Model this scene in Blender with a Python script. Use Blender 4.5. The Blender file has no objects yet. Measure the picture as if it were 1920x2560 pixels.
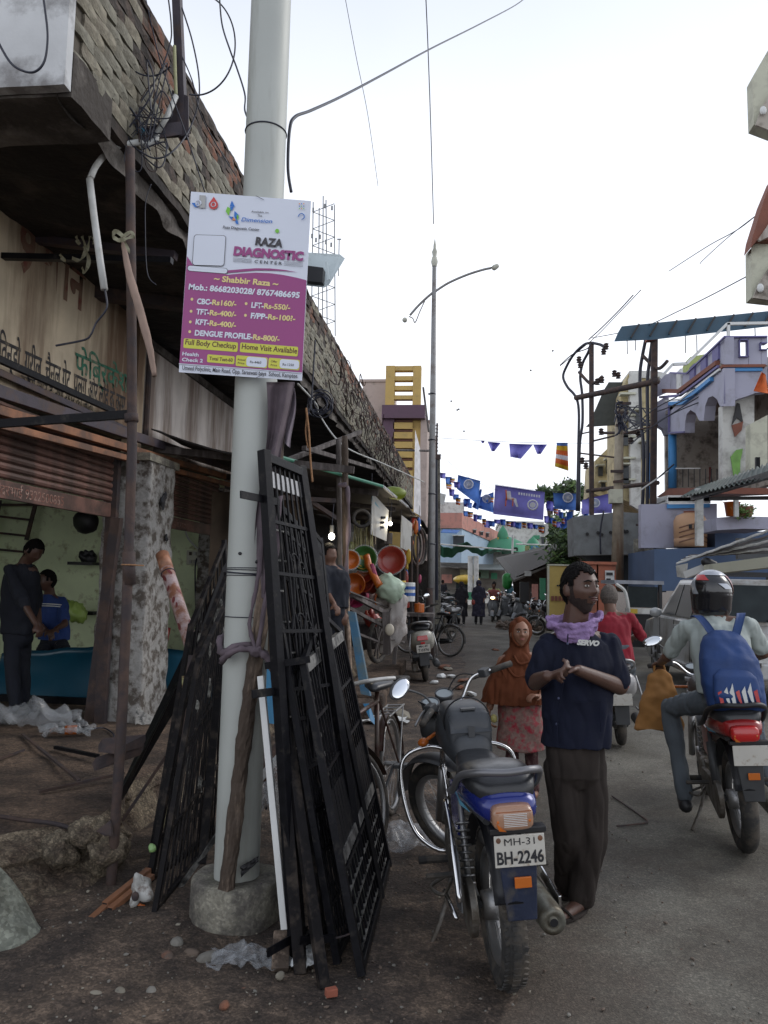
import bpy,math,random
from mathutils import Vector,Matrix,noise
random.seed(7)
SC=bpy.context.scene
COL=SC.collection
R=math.radians
# ------------------------------------------------------------------ camera
H=1.6
FPX=1923.0
YAW,PIT,ROL=R(6.5),R(5.0),R(1.4)
CAMR=Matrix.Rotation(YAW,3,'Z') @ Matrix.Rotation(R(90)+PIT,3,'X') @ Matrix.Rotation(ROL,3,'Z')
cd=bpy.data.cameras.new('camera')
cam=bpy.data.objects.new('camera',cd)
COL.objects.link(cam)
cam.matrix_world=Matrix.Translation((0,0,H)) @ CAMR.to_4x4()
cd.sensor_fit='VERTICAL'
cd.sensor_height=36.0
cd.lens=36.0*FPX/2560.0
cd.clip_start=0.05
cd.clip_end=2000
SC.camera=cam
# ------------------------------------------------------------------ sky, sun, exposure
w=bpy.data.worlds.new('World')
SC.world=w
w.use_nodes=True
nt=w.node_tree
nt.nodes.clear()
SUN_EL,SUN_ROT=R(38),R(62)
sky=nt.nodes.new('ShaderNodeTexSky')
sky.sky_type='NISHITA'
sky.sun_disc=False
sky.sun_elevation=SUN_EL
sky.sun_rotation=SUN_ROT
tc=nt.nodes.new('ShaderNodeTexCoord')
cn=nt.nodes.new('ShaderNodeTexNoise')
cn.inputs['Scale'].default_value=1.6
cn.inputs['Detail'].default_value=4
nt.links.new(tc.outputs['Generated'],cn.inputs['Vector'])
cr=nt.nodes.new('ShaderNodeMapRange')
cr.inputs['From Min'].default_value=.3
cr.inputs['From Max'].default_value=.7
cr.inputs['To Min'].default_value=.80
cr.inputs['To Max'].default_value=1.0
nt.links.new(cn.outputs['Fac'],cr.inputs['Value'])
sep=nt.nodes.new('ShaderNodeSeparateXYZ')
nt.links.new(tc.outputs['Generated'],sep.inputs[0])
el=nt.nodes.new('ShaderNodeMapRange')                       # the deck thins to pale blue high up
el.inputs['From Min'].default_value=.3
el.inputs['From Max'].default_value=.8
el.inputs['To Min'].default_value=1.0
el.inputs['To Max'].default_value=.40
nt.links.new(sep.outputs['Z'],el.inputs['Value'])
mm_=nt.nodes.new('ShaderNodeMath')
mm_.operation='MULTIPLY'
nt.links.new(cr.outputs['Result'],mm_.inputs[0])
nt.links.new(el.outputs['Result'],mm_.inputs[1])
mx=nt.nodes.new('ShaderNodeMixRGB')
mx.inputs['Color2'].default_value=(10.6,10.9,11.6,1)      # overcast cloud deck
nt.links.new(mm_.outputs[0],mx.inputs['Fac'])
nt.links.new(sky.outputs['Color'],mx.inputs['Color1'])
bg=nt.nodes.new('ShaderNodeBackground')
bg.inputs['Strength'].default_value=0.1
nt.links.new(mx.outputs['Color'],bg.inputs['Color'])
wo=nt.nodes.new('ShaderNodeOutputWorld')
nt.links.new(bg.outputs['Background'],wo.inputs['Surface'])
ld=bpy.data.lights.new('sun','SUN')
ld.energy=0.8
ld.angle=R(25)
ld.color=(1,.965,.91)
sun=bpy.data.objects.new('sun',ld)
COL.objects.link(sun)
sd=Vector((math.sin(SUN_ROT)*math.cos(SUN_EL),math.cos(SUN_ROT)*math.cos(SUN_EL),math.sin(SUN_EL)))
sun.rotation_euler=sd.to_track_quat('Z','Y').to_euler()
sun.location=(6,-4,20)
SC.view_settings.view_transform='Standard'
SC.view_settings.look='None'
SC.view_settings.exposure=0.38
SC.view_settings.gamma=1.0
SC.view_settings.use_curve_mapping=False
SC.render.engine='CYCLES'
SC.cycles.use_denoising=True
SC.cycles.max_bounces=6
SC.cycles.diffuse_bounces=4
SC.cycles.glossy_bounces=3
SC.cycles.transmission_bounces=4
SC.cycles.transparent_max_bounces=8
SC.cycles.sample_clamp_indirect=4

# ------------------------------------------------------------------ pixel -> place helpers (used to find real positions)
CC=Vector((0,0,H))
def _ray(px,py):
    return CAMR @ Vector(((px-960)/FPX,(1280-py)/FPX,-1))
def G(px,py,z=0.0):
    d=_ray(px,py);return CC+d*((z-H)/d.z)
def AX(px,py,X):
    d=_ray(px,py);return CC+d*(X/d.x)
def P(px,py,Y):
    d=_ray(px,py);return CC+d*(Y/d.y)
def V(*a):return Vector(a)
rnd=random.uniform

# ------------------------------------------------------------------ materials
def hx(s,k=1.0):
    v=[int(s[i:i+2],16)/255 for i in (0,2,4)]
    return tuple((((c+.055)/1.055)** 2.4 if c > .04045 else c/12.92)*k for c in v)
MATS={}
def mat(name,col,rough=.6,metal=0.,var=.2,scale=6.,bump=.15,bscale=60.,dirt=None,damt=.35,dscale=3.,spec=.5,
        emit=0,alpha=1.,trans=0.,coat=0.,streak=False,bdist=.004):
    if name in MATS:return MATS[name]
    if isinstance(col,str):col=hx(col)
    m=bpy.data.materials.new(name);m.use_nodes=True
    t=m.node_tree;N=t.nodes;L=t.links
    b=N['Principled BSDF']
    b.inputs['Roughness'].default_value=rough
    b.inputs['Metallic'].default_value=metal
    b.inputs['Specular IOR Level'].default_value=spec
    b.inputs['Coat Weight'].default_value=coat
    tcn=N.new('ShaderNodeTexCoord')
    n1=N.new('ShaderNodeTexNoise');n1.inputs['Scale'].default_value=scale;n1.inputs['Detail'].default_value=6
    L.new(tcn.outputs['Object'],n1.inputs['Vector'])
    rp=N.new('ShaderNodeMapRange');rp.inputs['From Min'].default_value=.3;rp.inputs['From Max'].default_value=.7
    rp.inputs['To Min'].default_value=1-var;rp.inputs['To Max'].default_value=1+var
    L.new(n1.outputs['Fac'],rp.inputs['Value'])
    ml=N.new('ShaderNodeVectorMath');ml.operation='SCALE'
    ml.inputs[0].default_value=col[:3]
    L.new(rp.outputs['Result'],ml.inputs['Scale'])
    out=ml.outputs['Vector']
    if dirt is not None:
        if isinstance(dirt,str):dirt=hx(dirt)
        n2=N.new('ShaderNodeTexNoise');n2.inputs['Scale'].default_value=dscale;n2.inputs['Detail'].default_value=9
        n2.inputs['Roughness'].default_value=.65
        src=tcn.outputs['Object']
        if streak:
            mp=N.new('ShaderNodeMapping');mp.inputs['Scale'].default_value=(1,1,.12)
            L.new(src,mp.inputs['Vector']);src=mp.outputs['Vector']
        L.new(src,n2.inputs['Vector'])
        r2=N.new('ShaderNodeMapRange')
        r2.inputs['From Min'].default_value=.62-damt*.5;r2.inputs['From Max'].default_value=.78-damt*.5
        L.new(n2.outputs['Fac'],r2.inputs['Value'])
        mm=N.new('ShaderNodeMixRGB');mm.inputs['Color2'].default_value=(*dirt[:3],1)
        L.new(r2.outputs['Result'],mm.inputs['Fac']);L.new(out,mm.inputs['Color1'])
        out=mm.outputs['Color']
    L.new(out,b.inputs['Base Color'])
    if bump:
        n3=N.new('ShaderNodeTexNoise');n3.inputs['Scale'].default_value=bscale;n3.inputs['Detail'].default_value=5
        L.new(tcn.outputs['Object'],n3.inputs['Vector'])
        bp=N.new('ShaderNodeBump');bp.inputs['Strength'].default_value=bump;bp.inputs['Distance'].default_value=bdist
        L.new(n3.outputs['Fac'],bp.inputs['Height']);L.new(bp.outputs['Normal'],b.inputs['Normal'])
        r3=N.new('ShaderNodeMapRange');r3.inputs['To Min'].default_value=max(0,rough-.12);r3.inputs['To Max'].default_value=min(1,rough+.12)
        L.new(n1.outputs['Fac'],r3.inputs['Value']);L.new(r3.outputs['Result'],b.inputs['Roughness'])
    if emit:
        b.inputs['Emission Color'].default_value=(*col[:3],1);b.inputs['Emission Strength'].default_value=emit
    if alpha < 1:b.inputs['Alpha'].default_value=alpha
    if trans:b.inputs['Transmission Weight'].default_value=trans
    MATS[name]=m
    return m

# ------------------------------------------------------------------ mesh builder
class MB:
    def __init__(s):s.v=[];s.f=[];s.mi=[];s.m=0
    def add(s,vs,fs):
        o=len(s.v);s.v += [tuple(x) for x in vs]
        for f in fs:s.f.append([i+o for i in f]);s.mi.append(s.m)
        return s
    def box(s,c,d,rot=None):
        c=Vector(c);h=Vector(d)/2
        vs=[Vector((x*h.x,y*h.y,z*h.z)) for x in (-1,1) for y in (-1,1) for z in (-1,1)]
        if rot is not None:vs=[rot @ v for v in vs]
        return s.add([c+v for v in vs],[(0,1,3,2),(4,6,7,5),(0,4,5,1),(2,3,7,6),(0,2,6,4),(1,5,7,3)])
    def frm(s,a,b,up=None):
        z=(Vector(b)-Vector(a));l=z.length;z=z/l if l else Vector((0,0,1))
        u=Vector(up) if up is not None else (Vector((0,0,1)) if abs(z.z) < .95 else Vector((0,1,0)))
        x=u.cross(z)
        if x.length < 1e-5:x=Vector((1,0,0)).cross(z)
        x.normalize();y=z.cross(x)
        return x,y,z,l
    def bar(s,a,b,wd,ht=None,up=None):
        ht=ht or wd;a=Vector(a);b=Vector(b);x,y,z,l=s.frm(a,b,up)
        vs=[p+x*(i*wd/2)+y*(j*ht/2) for p in (a,b) for i,j in ((-1,-1),(1,-1),(1,1),(-1,1))]
        return s.add(vs,[(3,2,1,0),(4,5,6,7),(0,1,5,4),(1,2,6,5),(2,3,7,6),(3,0,4,7)])
    def tube(s,pts,r,n=8,cap=True,closed=False):
        pts=[Vector(p) for p in pts];k=len(pts)
        rs=r if isinstance(r,(list,tuple)) else [r]*k
        vs=[];px=None
        for i,p in enumerate(pts):
            if closed:d=pts[(i+1) % k]-pts[i-1]
            else:d=pts[min(i+1,k-1)]-pts[max(i-1,0)]
            if d.length < 1e-9:d=Vector((0,0,1))
            d.normalize()
            if px is None:
                u=Vector((0,0,1)) if abs(d.z) < .9 else Vector((0,1,0));x=u.cross(d).normalized()
            else:
                x=px-d*px.dot(d)
                x=x.normalized() if x.length > 1e-6 else Vector((1,0,0))
            px=x;y=d.cross(x)
            for j in range(n):
                a=2*math.pi*j/n;vs.append(p+(x*math.cos(a)+y*math.sin(a))*rs[i])
        fs=[]
        for i in range(k if closed else k-1):
            i2=(i+1) % k
            for j in range(n):
                j2=(j+1) % n;fs.append((i*n+j,i*n+j2,i2*n+j2,i2*n+j))
        if cap and not closed:fs.append(tuple(range(n))[::-1]);fs.append(tuple((k-1)*n+j for j in range(n)))
        return s.add(vs,fs)
    def cap(s,a,b,r0,r1=None,n=12):# tapered capsule
        r1=r0 if r1 is None else r1;a=Vector(a);b=Vector(b);x,y,z,l=s.frm(a,b)
        rings=[]
        q=max(3,n // 3)
        for i in range(1,q+1):
            t=-math.pi/2+i*(math.pi/2)/q;rings.append((a+z*r0*math.sin(t),r0*math.cos(t)))
        for i in range(0,q):
            t=i*(math.pi/2)/q;rings.append((b+z*r1*math.sin(t),r1*math.cos(t)))
        vs=[a-z*r0]
        for c,r in rings:
            for j in range(n):
                t=2*math.pi*j/n;vs.append(c+(x*math.cos(t)+y*math.sin(t))*r)
        vs.append(b+z*r1)
        fs=[(0,1+(j+1) % n,1+j) for j in range(n)]
        for i in range(len(rings)-1):
            for j in range(n):
                j2=(j+1) % n;o=1+i*n;fs.append((o+j,o+j2,o+n+j2,o+n+j))
        o=1+(len(rings)-1)*n;e=len(vs)-1
        fs += [(o+j,o+(j+1) % n,e) for j in range(n)]
        return s.add(vs,fs)
    def ell(s,c,rad,rot=None,n=14,m=10):# ellipsoid
        c=Vector(c);vs=[]
        for i in range(1,m):
            t=math.pi*i/m
            for j in range(n):
                a=2*math.pi*j/n
                v=Vector((math.sin(t)*math.cos(a)*rad[0],math.sin(t)*math.sin(a)*rad[1],math.cos(t)*rad[2]))
                vs.append(c+(rot @ v if rot is not None else v))
        tp=Vector((0,0,rad[2]));
        if rot is not None:tp=rot @ tp
        vs += [c+tp,c-tp]
        fs=[]
        for i in range(m-2):
            for j in range(n):
                j2=(j+1) % n;fs.append((i*n+j,(i+1)*n+j,(i+1)*n+j2,i*n+j2))
        a,b=len(vs)-2,len(vs)-1
        for j in range(n):
            j2=(j+1) % n;fs.append((a,j,j2));fs.append((b,(m-2)*n+j2,(m-2)*n+j))
        return s.add(vs,fs)
    def loft(s,rings,n=20,cap=True,pw=1.0):# rings: (center, rx, ry, yaw[, tilt matrix])
        vs=[]
        for rg in rings:
            c,rx,ry=Vector(rg[0]),rg[1],rg[2];yw=rg[3] if len(rg) > 3 else 0
            ro=Matrix.Rotation(yw,3,'Z')
            if len(rg) > 4 and rg[4] is not None:ro=rg[4] @ ro
            for j in range(n):
                a=2*math.pi*j/n;ca,sa=math.cos(a),math.sin(a)
                if pw != 1:ca=math.copysign(abs(ca)** pw,ca);sa=math.copysign(abs(sa)** pw,sa)
                vs.append(c+ro @ Vector((rx*ca,ry*sa,0)))
        fs=[]
        for i in range(len(rings)-1):
            for j in range(n):
                j2=(j+1) % n;fs.append((i*n+j,i*n+j2,(i+1)*n+j2,(i+1)*n+j))
        if cap:fs.append(tuple(range(n))[::-1]);fs.append(tuple((len(rings)-1)*n+j for j in range(n)))
        return s.add(vs,fs)
    def lathe(s,prof,o,axis=(0,0,1),n=20,cap=False):
        o=Vector(o);x,y,z,l=s.frm((0,0,0),axis);vs=[]
        for r,h in prof:
            for j in range(n):
                a=2*math.pi*j/n;vs.append(o+z*h+(x*math.cos(a)+y*math.sin(a))*r)
        fs=[]
        for i in range(len(prof)-1):
            for j in range(n):
                j2=(j+1) % n;fs.append((i*n+j,i*n+j2,(i+1)*n+j2,(i+1)*n+j))
        if cap:fs.append(tuple(range(n))[::-1]);fs.append(tuple((len(prof)-1)*n+j for j in range(n)))
        return s.add(vs,fs)
    def torus(s,c,Rr,r,axis=(0,0,1),n=32,m=8,a0=0,a1=2*math.pi,sq=1.0):
        c=Vector(c);x,y,z,l=s.frm((0,0,0),axis)
        full=abs(a1-a0-2*math.pi) < 1e-6;vs=[];k=n if full else n+1
        for i in range(k):
            a=a0+(a1-a0)*i/n;d=x*math.cos(a)+y*math.sin(a)
            for j in range(m):
                b=2*math.pi*j/m;vs.append(c+d*(Rr+r*math.cos(b))+z*(r*sq*math.sin(b)))
        fs=[]
        for i in range(n):
            i2=(i+1) % k
            for j in range(m):
                j2=(j+1) % m;fs.append((i*m+j,i2*m+j,i2*m+j2,i*m+j2))
        return s.add(vs,fs)
    def prism(s,poly,thick):# poly: list of 3d points (planar), extruded along thick vector
        t=Vector(thick);poly=[Vector(p) for p in poly];n=len(poly)
        return s.add(poly+[p+t for p in poly],[tuple(range(n))[::-1],tuple(range(n,2*n))]+
                     [(i,(i+1) % n,n+(i+1) % n,n+i) for i in range(n)])
    def quad(s,a,b,c,d):return s.add([a,b,c,d],[(0,1,2,3)])
    def grid(s,fn,nu,nv,closed=False):
        vs=[fn(i/nu,j/nv) for i in range(nu+1) for j in range(nv+1)]
        return s.add(vs,[(i*(nv+1)+j,(i+1)*(nv+1)+j,(i+1)*(nv+1)+j+1,i*(nv+1)+j+1) for i in range(nu) for j in range(nv)])
    def sheet(s,fn,nu,nv,t):# grid with a real thickness t (vector)
        t=Vector(t);o=len(s.v);s.grid(fn,nu,nv);m=len(s.v)-o
        s.grid(lambda a,b:Vector(fn(a,b))+t,nu,nv)
        for f in s.f[-nu*nv:]:f.reverse()
        W=nv+1
        loop=[j for j in range(W)]+[i*W+nv for i in range(1,nu+1)]+[nu*W+j for j in range(nv-1,-1,-1)]+[i*W for i in range(nu-1,0,-1)]
        for i in range(len(loop)):
            a,b=loop[i],loop[(i+1) % len(loop)];s.f.append([o+b,o+a,o+m+a,o+m+b]);s.mi.append(s.m)
        return s
    def build(s,name,m,parent=None,smooth=False,bevel=0,local=False,remesh=0,post=None,disp=0,dsc=8,subd=0,fold=0):
        me=bpy.data.meshes.new(name)
        vs=s.v
        if parent is not None and not local:
            inv=ROOTM.get(parent.name)
            if inv is not None:vs=[inv @ Vector(v) for v in vs]
        me.from_pydata([tuple(v) for v in vs],[],s.f)
        ms=m if isinstance(m,(list,tuple)) else [m]
        for x in ms:me.materials.append(x)
        if len(ms) > 1:me.polygons.foreach_set('material_index',s.mi)
        if smooth:me.polygons.foreach_set('use_smooth',[True]*len(me.polygons))
        o=bpy.data.objects.new(name,me);COL.objects.link(o)
        if remesh:
            md=o.modifiers.new('r','REMESH');md.mode='VOXEL';md.voxel_size=remesh;md.use_smooth_shade=True
            sm=o.modifiers.new('s','SMOOTH');sm.factor=.5;sm.iterations=post if post is not None else 4
            dg=bpy.context.evaluated_depsgraph_get()
            me2=bpy.data.meshes.new_from_object(o.evaluated_get(dg));o.modifiers.clear();o.data=me2
            bpy.data.meshes.remove(me);me=me2;me.name=name
            if not me.materials:
                for x in ms:me.materials.append(x)
        if disp:
            cn_=[(v.co.copy(),v.normal.copy()) for v in me.vertices];buf=[]
            for q,nn_ in cn_:
                d=noise.noise(q*dsc)+.5*noise.noise(q*dsc*2.3)
                if fold:d += fold*abs(noise.noise(Vector((q.x*17+q.z*3,q.y*17,q.z*5-q.x*4))))*2.4-fold
                buf.extend(q+nn_*(disp*d))
            me.vertices.foreach_set('co',buf);me.update()
        if bevel:
            md=o.modifiers.new('b','BEVEL');md.width=bevel;md.segments=2;md.limit_method='ANGLE';md.angle_limit=R(40)
        if subd:
            md=o.modifiers.new('u','SUBSURF');md.levels=subd;md.render_levels=subd
        if parent is not None:o.parent=parent
        if parent is not None and parent.name in ROOTM:ROOTM[o.name]=ROOTM[parent.name]
        return o
ROOTM={}
def tag(o,label=None,cat=None,group=None,kind=None):
    if label:o['label']=label
    if cat:o['category']=cat
    if group:o['group']=group
    if kind:o['kind']=kind
    return o
def thing(name,label,cat,loc=(0,0,0),rz=0.,group=None,rot=None):
    o=bpy.data.objects.new(name,None);COL.objects.link(o);o.empty_display_size=.1
    m=Matrix.Translation(loc) @ (rot.to_4x4() if rot is not None else Matrix.Rotation(rz,4,'Z'))
    o.matrix_world=m
    ROOTM[o.name]=m.inverted()
    return tag(o,label,cat,group)
def copy_tree(o,parent=None):
    c=o.copy();COL.objects.link(c)
    if parent is not None:c.parent=parent
    for ch in list(o.children):copy_tree(ch,c)
    return c
def place(o,loc,rz=0.,s=1.0,rx=0.,ry=0.):
    o.matrix_world=Matrix.Translation(loc) @ Matrix.Rotation(rz,4,'Z') @ Matrix.Rotation(rx,4,'X') @ Matrix.Rotation(ry,4,'Y') @ Matrix.Scale(s,4)
    return o
def another(src,loc,rz=0.,label=None,group=None,s=1.0,rx=0.,ry=0.):
    c=copy_tree(src);place(c,loc,rz,s,rx,ry)
    if label:c['label']=label
    if group:c['group']=group
    return c
def text(body,mw,size,m,parent,name='lettering',bold=0.,align='LEFT',sx=1.,space=1.,shear=0.,thick=0.0):
    """mw: 4x4 matrix in world space (x right, y up, z out)."""
    cu=bpy.data.curves.new(name,'FONT');cu.body=body;cu.size=size;cu.align_x=align;cu.offset=bold*2.4*size
    cu.space_character=space;cu.shear=shear;cu.resolution_u=3;cu.extrude=thick
    o=bpy.data.objects.new(name,cu);COL.objects.link(o)
    dg=bpy.context.evaluated_depsgraph_get()
    me=bpy.data.meshes.new_from_object(o.evaluated_get(dg));bpy.data.objects.remove(o);bpy.data.curves.remove(cu)
    inv=ROOTM.get(parent.name,Matrix()) if parent is not None else Matrix()
    me.transform(inv @ mw @ Matrix.Diagonal((sx,1,1,1)))
    me.materials.clear();me.materials.append(m)
    o=bpy.data.objects.new(name,me);COL.objects.link(o);o.parent=parent
    return o
def fr(o,x,y,z=None):
    """frame matrix from origin and x, y axes"""
    x=Vector(x).normalized();z_=x.cross(Vector(y)).normalized();y=z_.cross(x)
    m=Matrix((x,y,z_)).transposed().to_4x4();m.translation=Vector(o);return m
def nz(p,s=1.0,o=0.):return noise.noise(Vector(p)*s+Vector((o,o*1.7,o*.3)))
def wire(pts,r,sub=6):
    """catmull-rom through points"""
    pts=[Vector(p) for p in pts];q=[pts[0]]+pts+[pts[-1]];out=[]
    for i in range(1,len(q)-2):
        p0,p1,p2,p3=q[i-1:i+3]
        for k in range(sub):
            t=k/sub
            out.append(.5*((2*p1)+(p2-p0)*t+(2*p0-5*p1+4*p2-p3)*t*t+(3*p1-p0-3*p2+p3)*t** 3))
    out.append(pts[-1]);return out
# ================================================================== materials
m_dirt=mat('dirt',(.105,.076,.055),.93,var=.4,scale=9,bump=1.,bscale=70,dirt=(.045,.033,.026),damt=.42,dscale=3.2,bdist=.012)
m_asph=mat('asphalt',(.150,.140,.115),.9,var=.16,scale=2.4,bump=.9,bscale=130,dirt=(.085,.074,.058),damt=.44,dscale=.9,bdist=.006)
m_plinth=mat('old_concrete',(.145,.098,.068),.88,var=.4,scale=12,bump=1.,bscale=40,dirt=(.05,.034,.025),damt=.42,dscale=3,bdist=.02)
m_mossc=mat('pale_plaster',(.23,.24,.195),.9,var=.25,scale=9,bump=.8,bscale=30,dirt=(.12,.12,.09),damt=.35,dscale=4,bdist=.01)
m_conc=mat('concrete',(.24,.225,.18),.9,var=.2,scale=9,bump=.8,bscale=60,dirt=(.12,.11,.095),damt=.38,dscale=6,bdist=.008)
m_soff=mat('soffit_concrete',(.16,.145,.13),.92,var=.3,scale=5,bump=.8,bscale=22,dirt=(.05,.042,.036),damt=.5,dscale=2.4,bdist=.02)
m_dksoff=mat('dark_soffit',(.055,.043,.036),.95,var=.4,scale=4,bump=.6,bscale=20,dirt=(.018,.015,.013),damt=.5,dscale=2.2,bdist=.02)  # near-black brown for the slab underside, rear wall and far lower wall
m_brick=[mat('brick_grey',(.205,.195,.155),.92,var=.35,scale=14,bump=.8,bscale=50,dirt=(.12,.11,.085),damt=.26,dscale=5,bdist=.012),
           mat('brick_tan',(.235,.215,.165),.92,var=.35,scale=14,bump=.8,bscale=50,dirt=(.15,.13,.10),damt=.24,dscale=5,bdist=.012),
           mat('brick_red',(.23,.095,.055),.92,var=.35,scale=9,bump=.8,bscale=40,dirt=(.10,.075,.06),damt=.4,dscale=7,bdist=.012),
           mat('brick_dark',(.105,.075,.06),.95,var=.35,scale=9,bump=.8,bscale=40,dirt=(.04,.033,.028),damt=.45,dscale=7,bdist=.012)]
m_mort=mat('dark_mortar',(.085,.073,.058),.97,var=.3,scale=20,bump=.8,bscale=60)
m_white=mat('weathered_white_plaster',(.56,.57,.58),.9,var=.12,scale=4,bump=.35,bscale=40,dirt=(.24,.235,.235),damt=.3,dscale=3.4)
m_signw=mat('stained_sign_plaster',(.56,.47,.34),.85,var=.18,scale=3,bump=.25,bscale=40,dirt=(.16,.10,.06),damt=.36,dscale=1.5,streak=True)
m_pinkw=mat('pinkish_plaster',(.58,.53,.49),.88,var=.12,scale=3,bump=.25,bscale=40,dirt=(.22,.17,.14),damt=.38,dscale=2.4,streak=True)
m_greenw=mat('green_distemper_wall',(.62,.70,.46),.85,var=.1,scale=3,bump=.2,bscale=30,dirt=(.26,.25,.14),damt=.16,dscale=6,spec=.3)
m_peel=mat('peeling_plaster',(.40,.39,.37),.9,var=.3,scale=9,bump=.8,bscale=30,dirt=(.09,.075,.062),damt=.40,dscale=9,bdist=.01)
m_shut=mat('rusty_shutter',(.15,.075,.058),.6,.3,var=.25,scale=5,bump=.25,bscale=50,dirt=(.06,.035,.028),damt=.4,dscale=3)
m_orange=mat('red_oxide_steel',(.27,.12,.06),.65,.1,var=.25,scale=5,bump=.2,bscale=60,dirt=(.11,.06,.04),damt=.35,dscale=3)
m_black=mat('black_painted_iron',(.007,.007,.009),.42,.1,var=.3,scale=20,bump=.25,bscale=80,dirt=(.04,.036,.032),damt=.1,dscale=14,spec=.14)
m_dullblk=mat('dull_black_iron',(.009,.008,.009),.6,.1,var=.3,scale=20,bump=.4,bscale=80,dirt=(.05,.04,.033),damt=.22,dscale=12,spec=.15)
m_rust=mat('rusted_iron',(.085,.055,.045),.8,.2,var=.35,scale=9,bump=.5,bscale=80,dirt=(.05,.04,.042),damt=.4,dscale=6)
m_mast=mat('purple_brown_mast',(.055,.045,.058),.6,.2,var=.3,scale=6,bump=.3,bscale=80,dirt=(.08,.05,.04),damt=.3,dscale=5)
m_pvc=mat('pvc_conduit',(.50,.51,.50),.55,var=.1,scale=9,bump=.1,dirt=(.30,.29,.26),damt=.3)
m_wire=mat('black_cable',(.018,.02,.035),.5,var=.1,bump=0)
m_rope=mat('jute_rope',(.28,.15,.075),.95,var=.3,scale=60,bump=.5)
m_cloth_p=mat('mauve_cloth',(.11,.085,.10),.95,var=.3,scale=9,bump=.5,bscale=160)
m_wood=mat('weathered_wood',(.32,.24,.18),.9,var=.4,scale=22,bump=.9,bscale=30,dirt=(.06,.043,.032),damt=.45,dscale=9,streak=True,bdist=.01)
m_woodg=mat('grey_wood',(.13,.115,.11),.92,var=.35,scale=12,bump=.9,bscale=40,dirt=(.055,.045,.042),damt=.4,dscale=8,streak=True)
m_poly=mat('clear_plastic_film',(.42,.44,.46),.2,var=.2,bump=.5,bscale=25,alpha=.30,spec=.8)
m_pole=mat('galvanised_pole_paint',(.42,.44,.415),.55,.1,var=.06,scale=3,bump=.08,bscale=50,dirt=(.28,.285,.25),damt=.2,dscale=4,streak=True)
m_blk=mat('flat_black',(.012,.012,.014),.5,var=.1,bump=0)
m_rubber=mat('tyre_rubber',(.028,.027,.026),.85,var=.3,scale=20,bump=.3,dirt=(.085,.072,.058),damt=.35,dscale=9)
m_chrome=mat('chrome',(.62,.62,.63),.16,1.,var=.06,bump=.05)
m_alu=mat('dull_alloy',(.33,.33,.33),.42,.8,var=.15,bump=.2)
m_greyp=mat('dark_grey_plastic',(.05,.052,.055),.5,var=.15,bump=.1)
m_wpaint=mat('white_paint',(.62,.63,.62),.45,var=.05,bump=.05,dirt=(.35,.34,.31),damt=.12)
m_ink=mat('black_lettering',(.02,.02,.024),.6,var=.1,bump=0)
m_skin=mat('brown_skin',(.13,.066,.043),.5,var=.12,scale=12,bump=.2,bscale=150,spec=.4)
m_skin2=mat('fair_brown_skin',(.24,.115,.07),.5,var=.1,scale=12,bump=.15,bscale=150)
m_skind=mat('dark_brown_skin',(.085,.043,.030),.45,var=.12,scale=12,bump=.2,bscale=150,spec=.5)
m_hair=mat('black_hair',(.006,.005,.005),.75,var=.3,scale=60,bump=1.,bscale=140,bdist=.01,spec=.12)
m_blue=mat('blue_plastic_sheet',(.02,.20,.36),.35,var=.2,scale=3,bump=.2,bscale=10)

# ================================================================== ground and road
def dust_edge(m):
    t=m.node_tree;N=t.nodes;L=t.links;b=N['Principled BSDF']
    src=b.inputs['Base Color'].links[0].from_socket
    tc_=N.new('ShaderNodeTexCoord');sp=N.new('ShaderNodeSeparateXYZ');L.new(tc_.outputs['Object'],sp.inputs[0])
    nn=N.new('ShaderNodeTexNoise');nn.inputs['Scale'].default_value=2.6;nn.inputs['Detail'].default_value=9;nn.inputs['Roughness'].default_value=.7
    L.new(tc_.outputs['Object'],nn.inputs['Vector'])
    a=N.new('ShaderNodeMath');a.operation='MULTIPLY_ADD';a.inputs[1].default_value=-2.6;L.new(nn.outputs['Fac'],a.inputs[0]);L.new(sp.outputs['X'],a.inputs[2])
    c_=N.new('ShaderNodeMath');c_.operation='MULTIPLY_ADD';c_.inputs[1].default_value=.03;L.new(sp.outputs['Y'],c_.inputs[0]);L.new(a.outputs[0],c_.inputs[2])
    mr=N.new('ShaderNodeMapRange');mr.inputs['From Min'].default_value=-1.25;mr.inputs['From Max'].default_value=-.1;mr.inputs['To Min'].default_value=1;mr.inputs['To Max'].default_value=0
    L.new(c_.outputs[0],mr.inputs['Value'])
    mm=N.new('ShaderNodeMixRGB');mm.inputs['Color2'].default_value=(.098,.075,.058,1);L.new(mr.outputs['Result'],mm.inputs['Fac']);L.new(src,mm.inputs['Color1'])
    # sparse pale grit in the surface
    vo=N.new('ShaderNodeTexVoronoi');vo.inputs['Scale'].default_value=75;L.new(tc_.outputs['Object'],vo.inputs['Vector'])
    r4=N.new('ShaderNodeMapRange');r4.inputs['From Min'].default_value=.0;r4.inputs['From Max'].default_value=.55;r4.inputs['To Min'].default_value=1.28;r4.inputs['To Max'].default_value=.8
    L.new(vo.outputs['Distance'],r4.inputs['Value'])
    vm=N.new('ShaderNodeVectorMath');vm.operation='SCALE';L.new(mm.outputs['Color'],vm.inputs[0]);L.new(r4.outputs['Result'],vm.inputs['Scale'])
    L.new(vm.outputs['Vector'],b.inputs['Base Color'])
dust_edge(m_asph)
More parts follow.
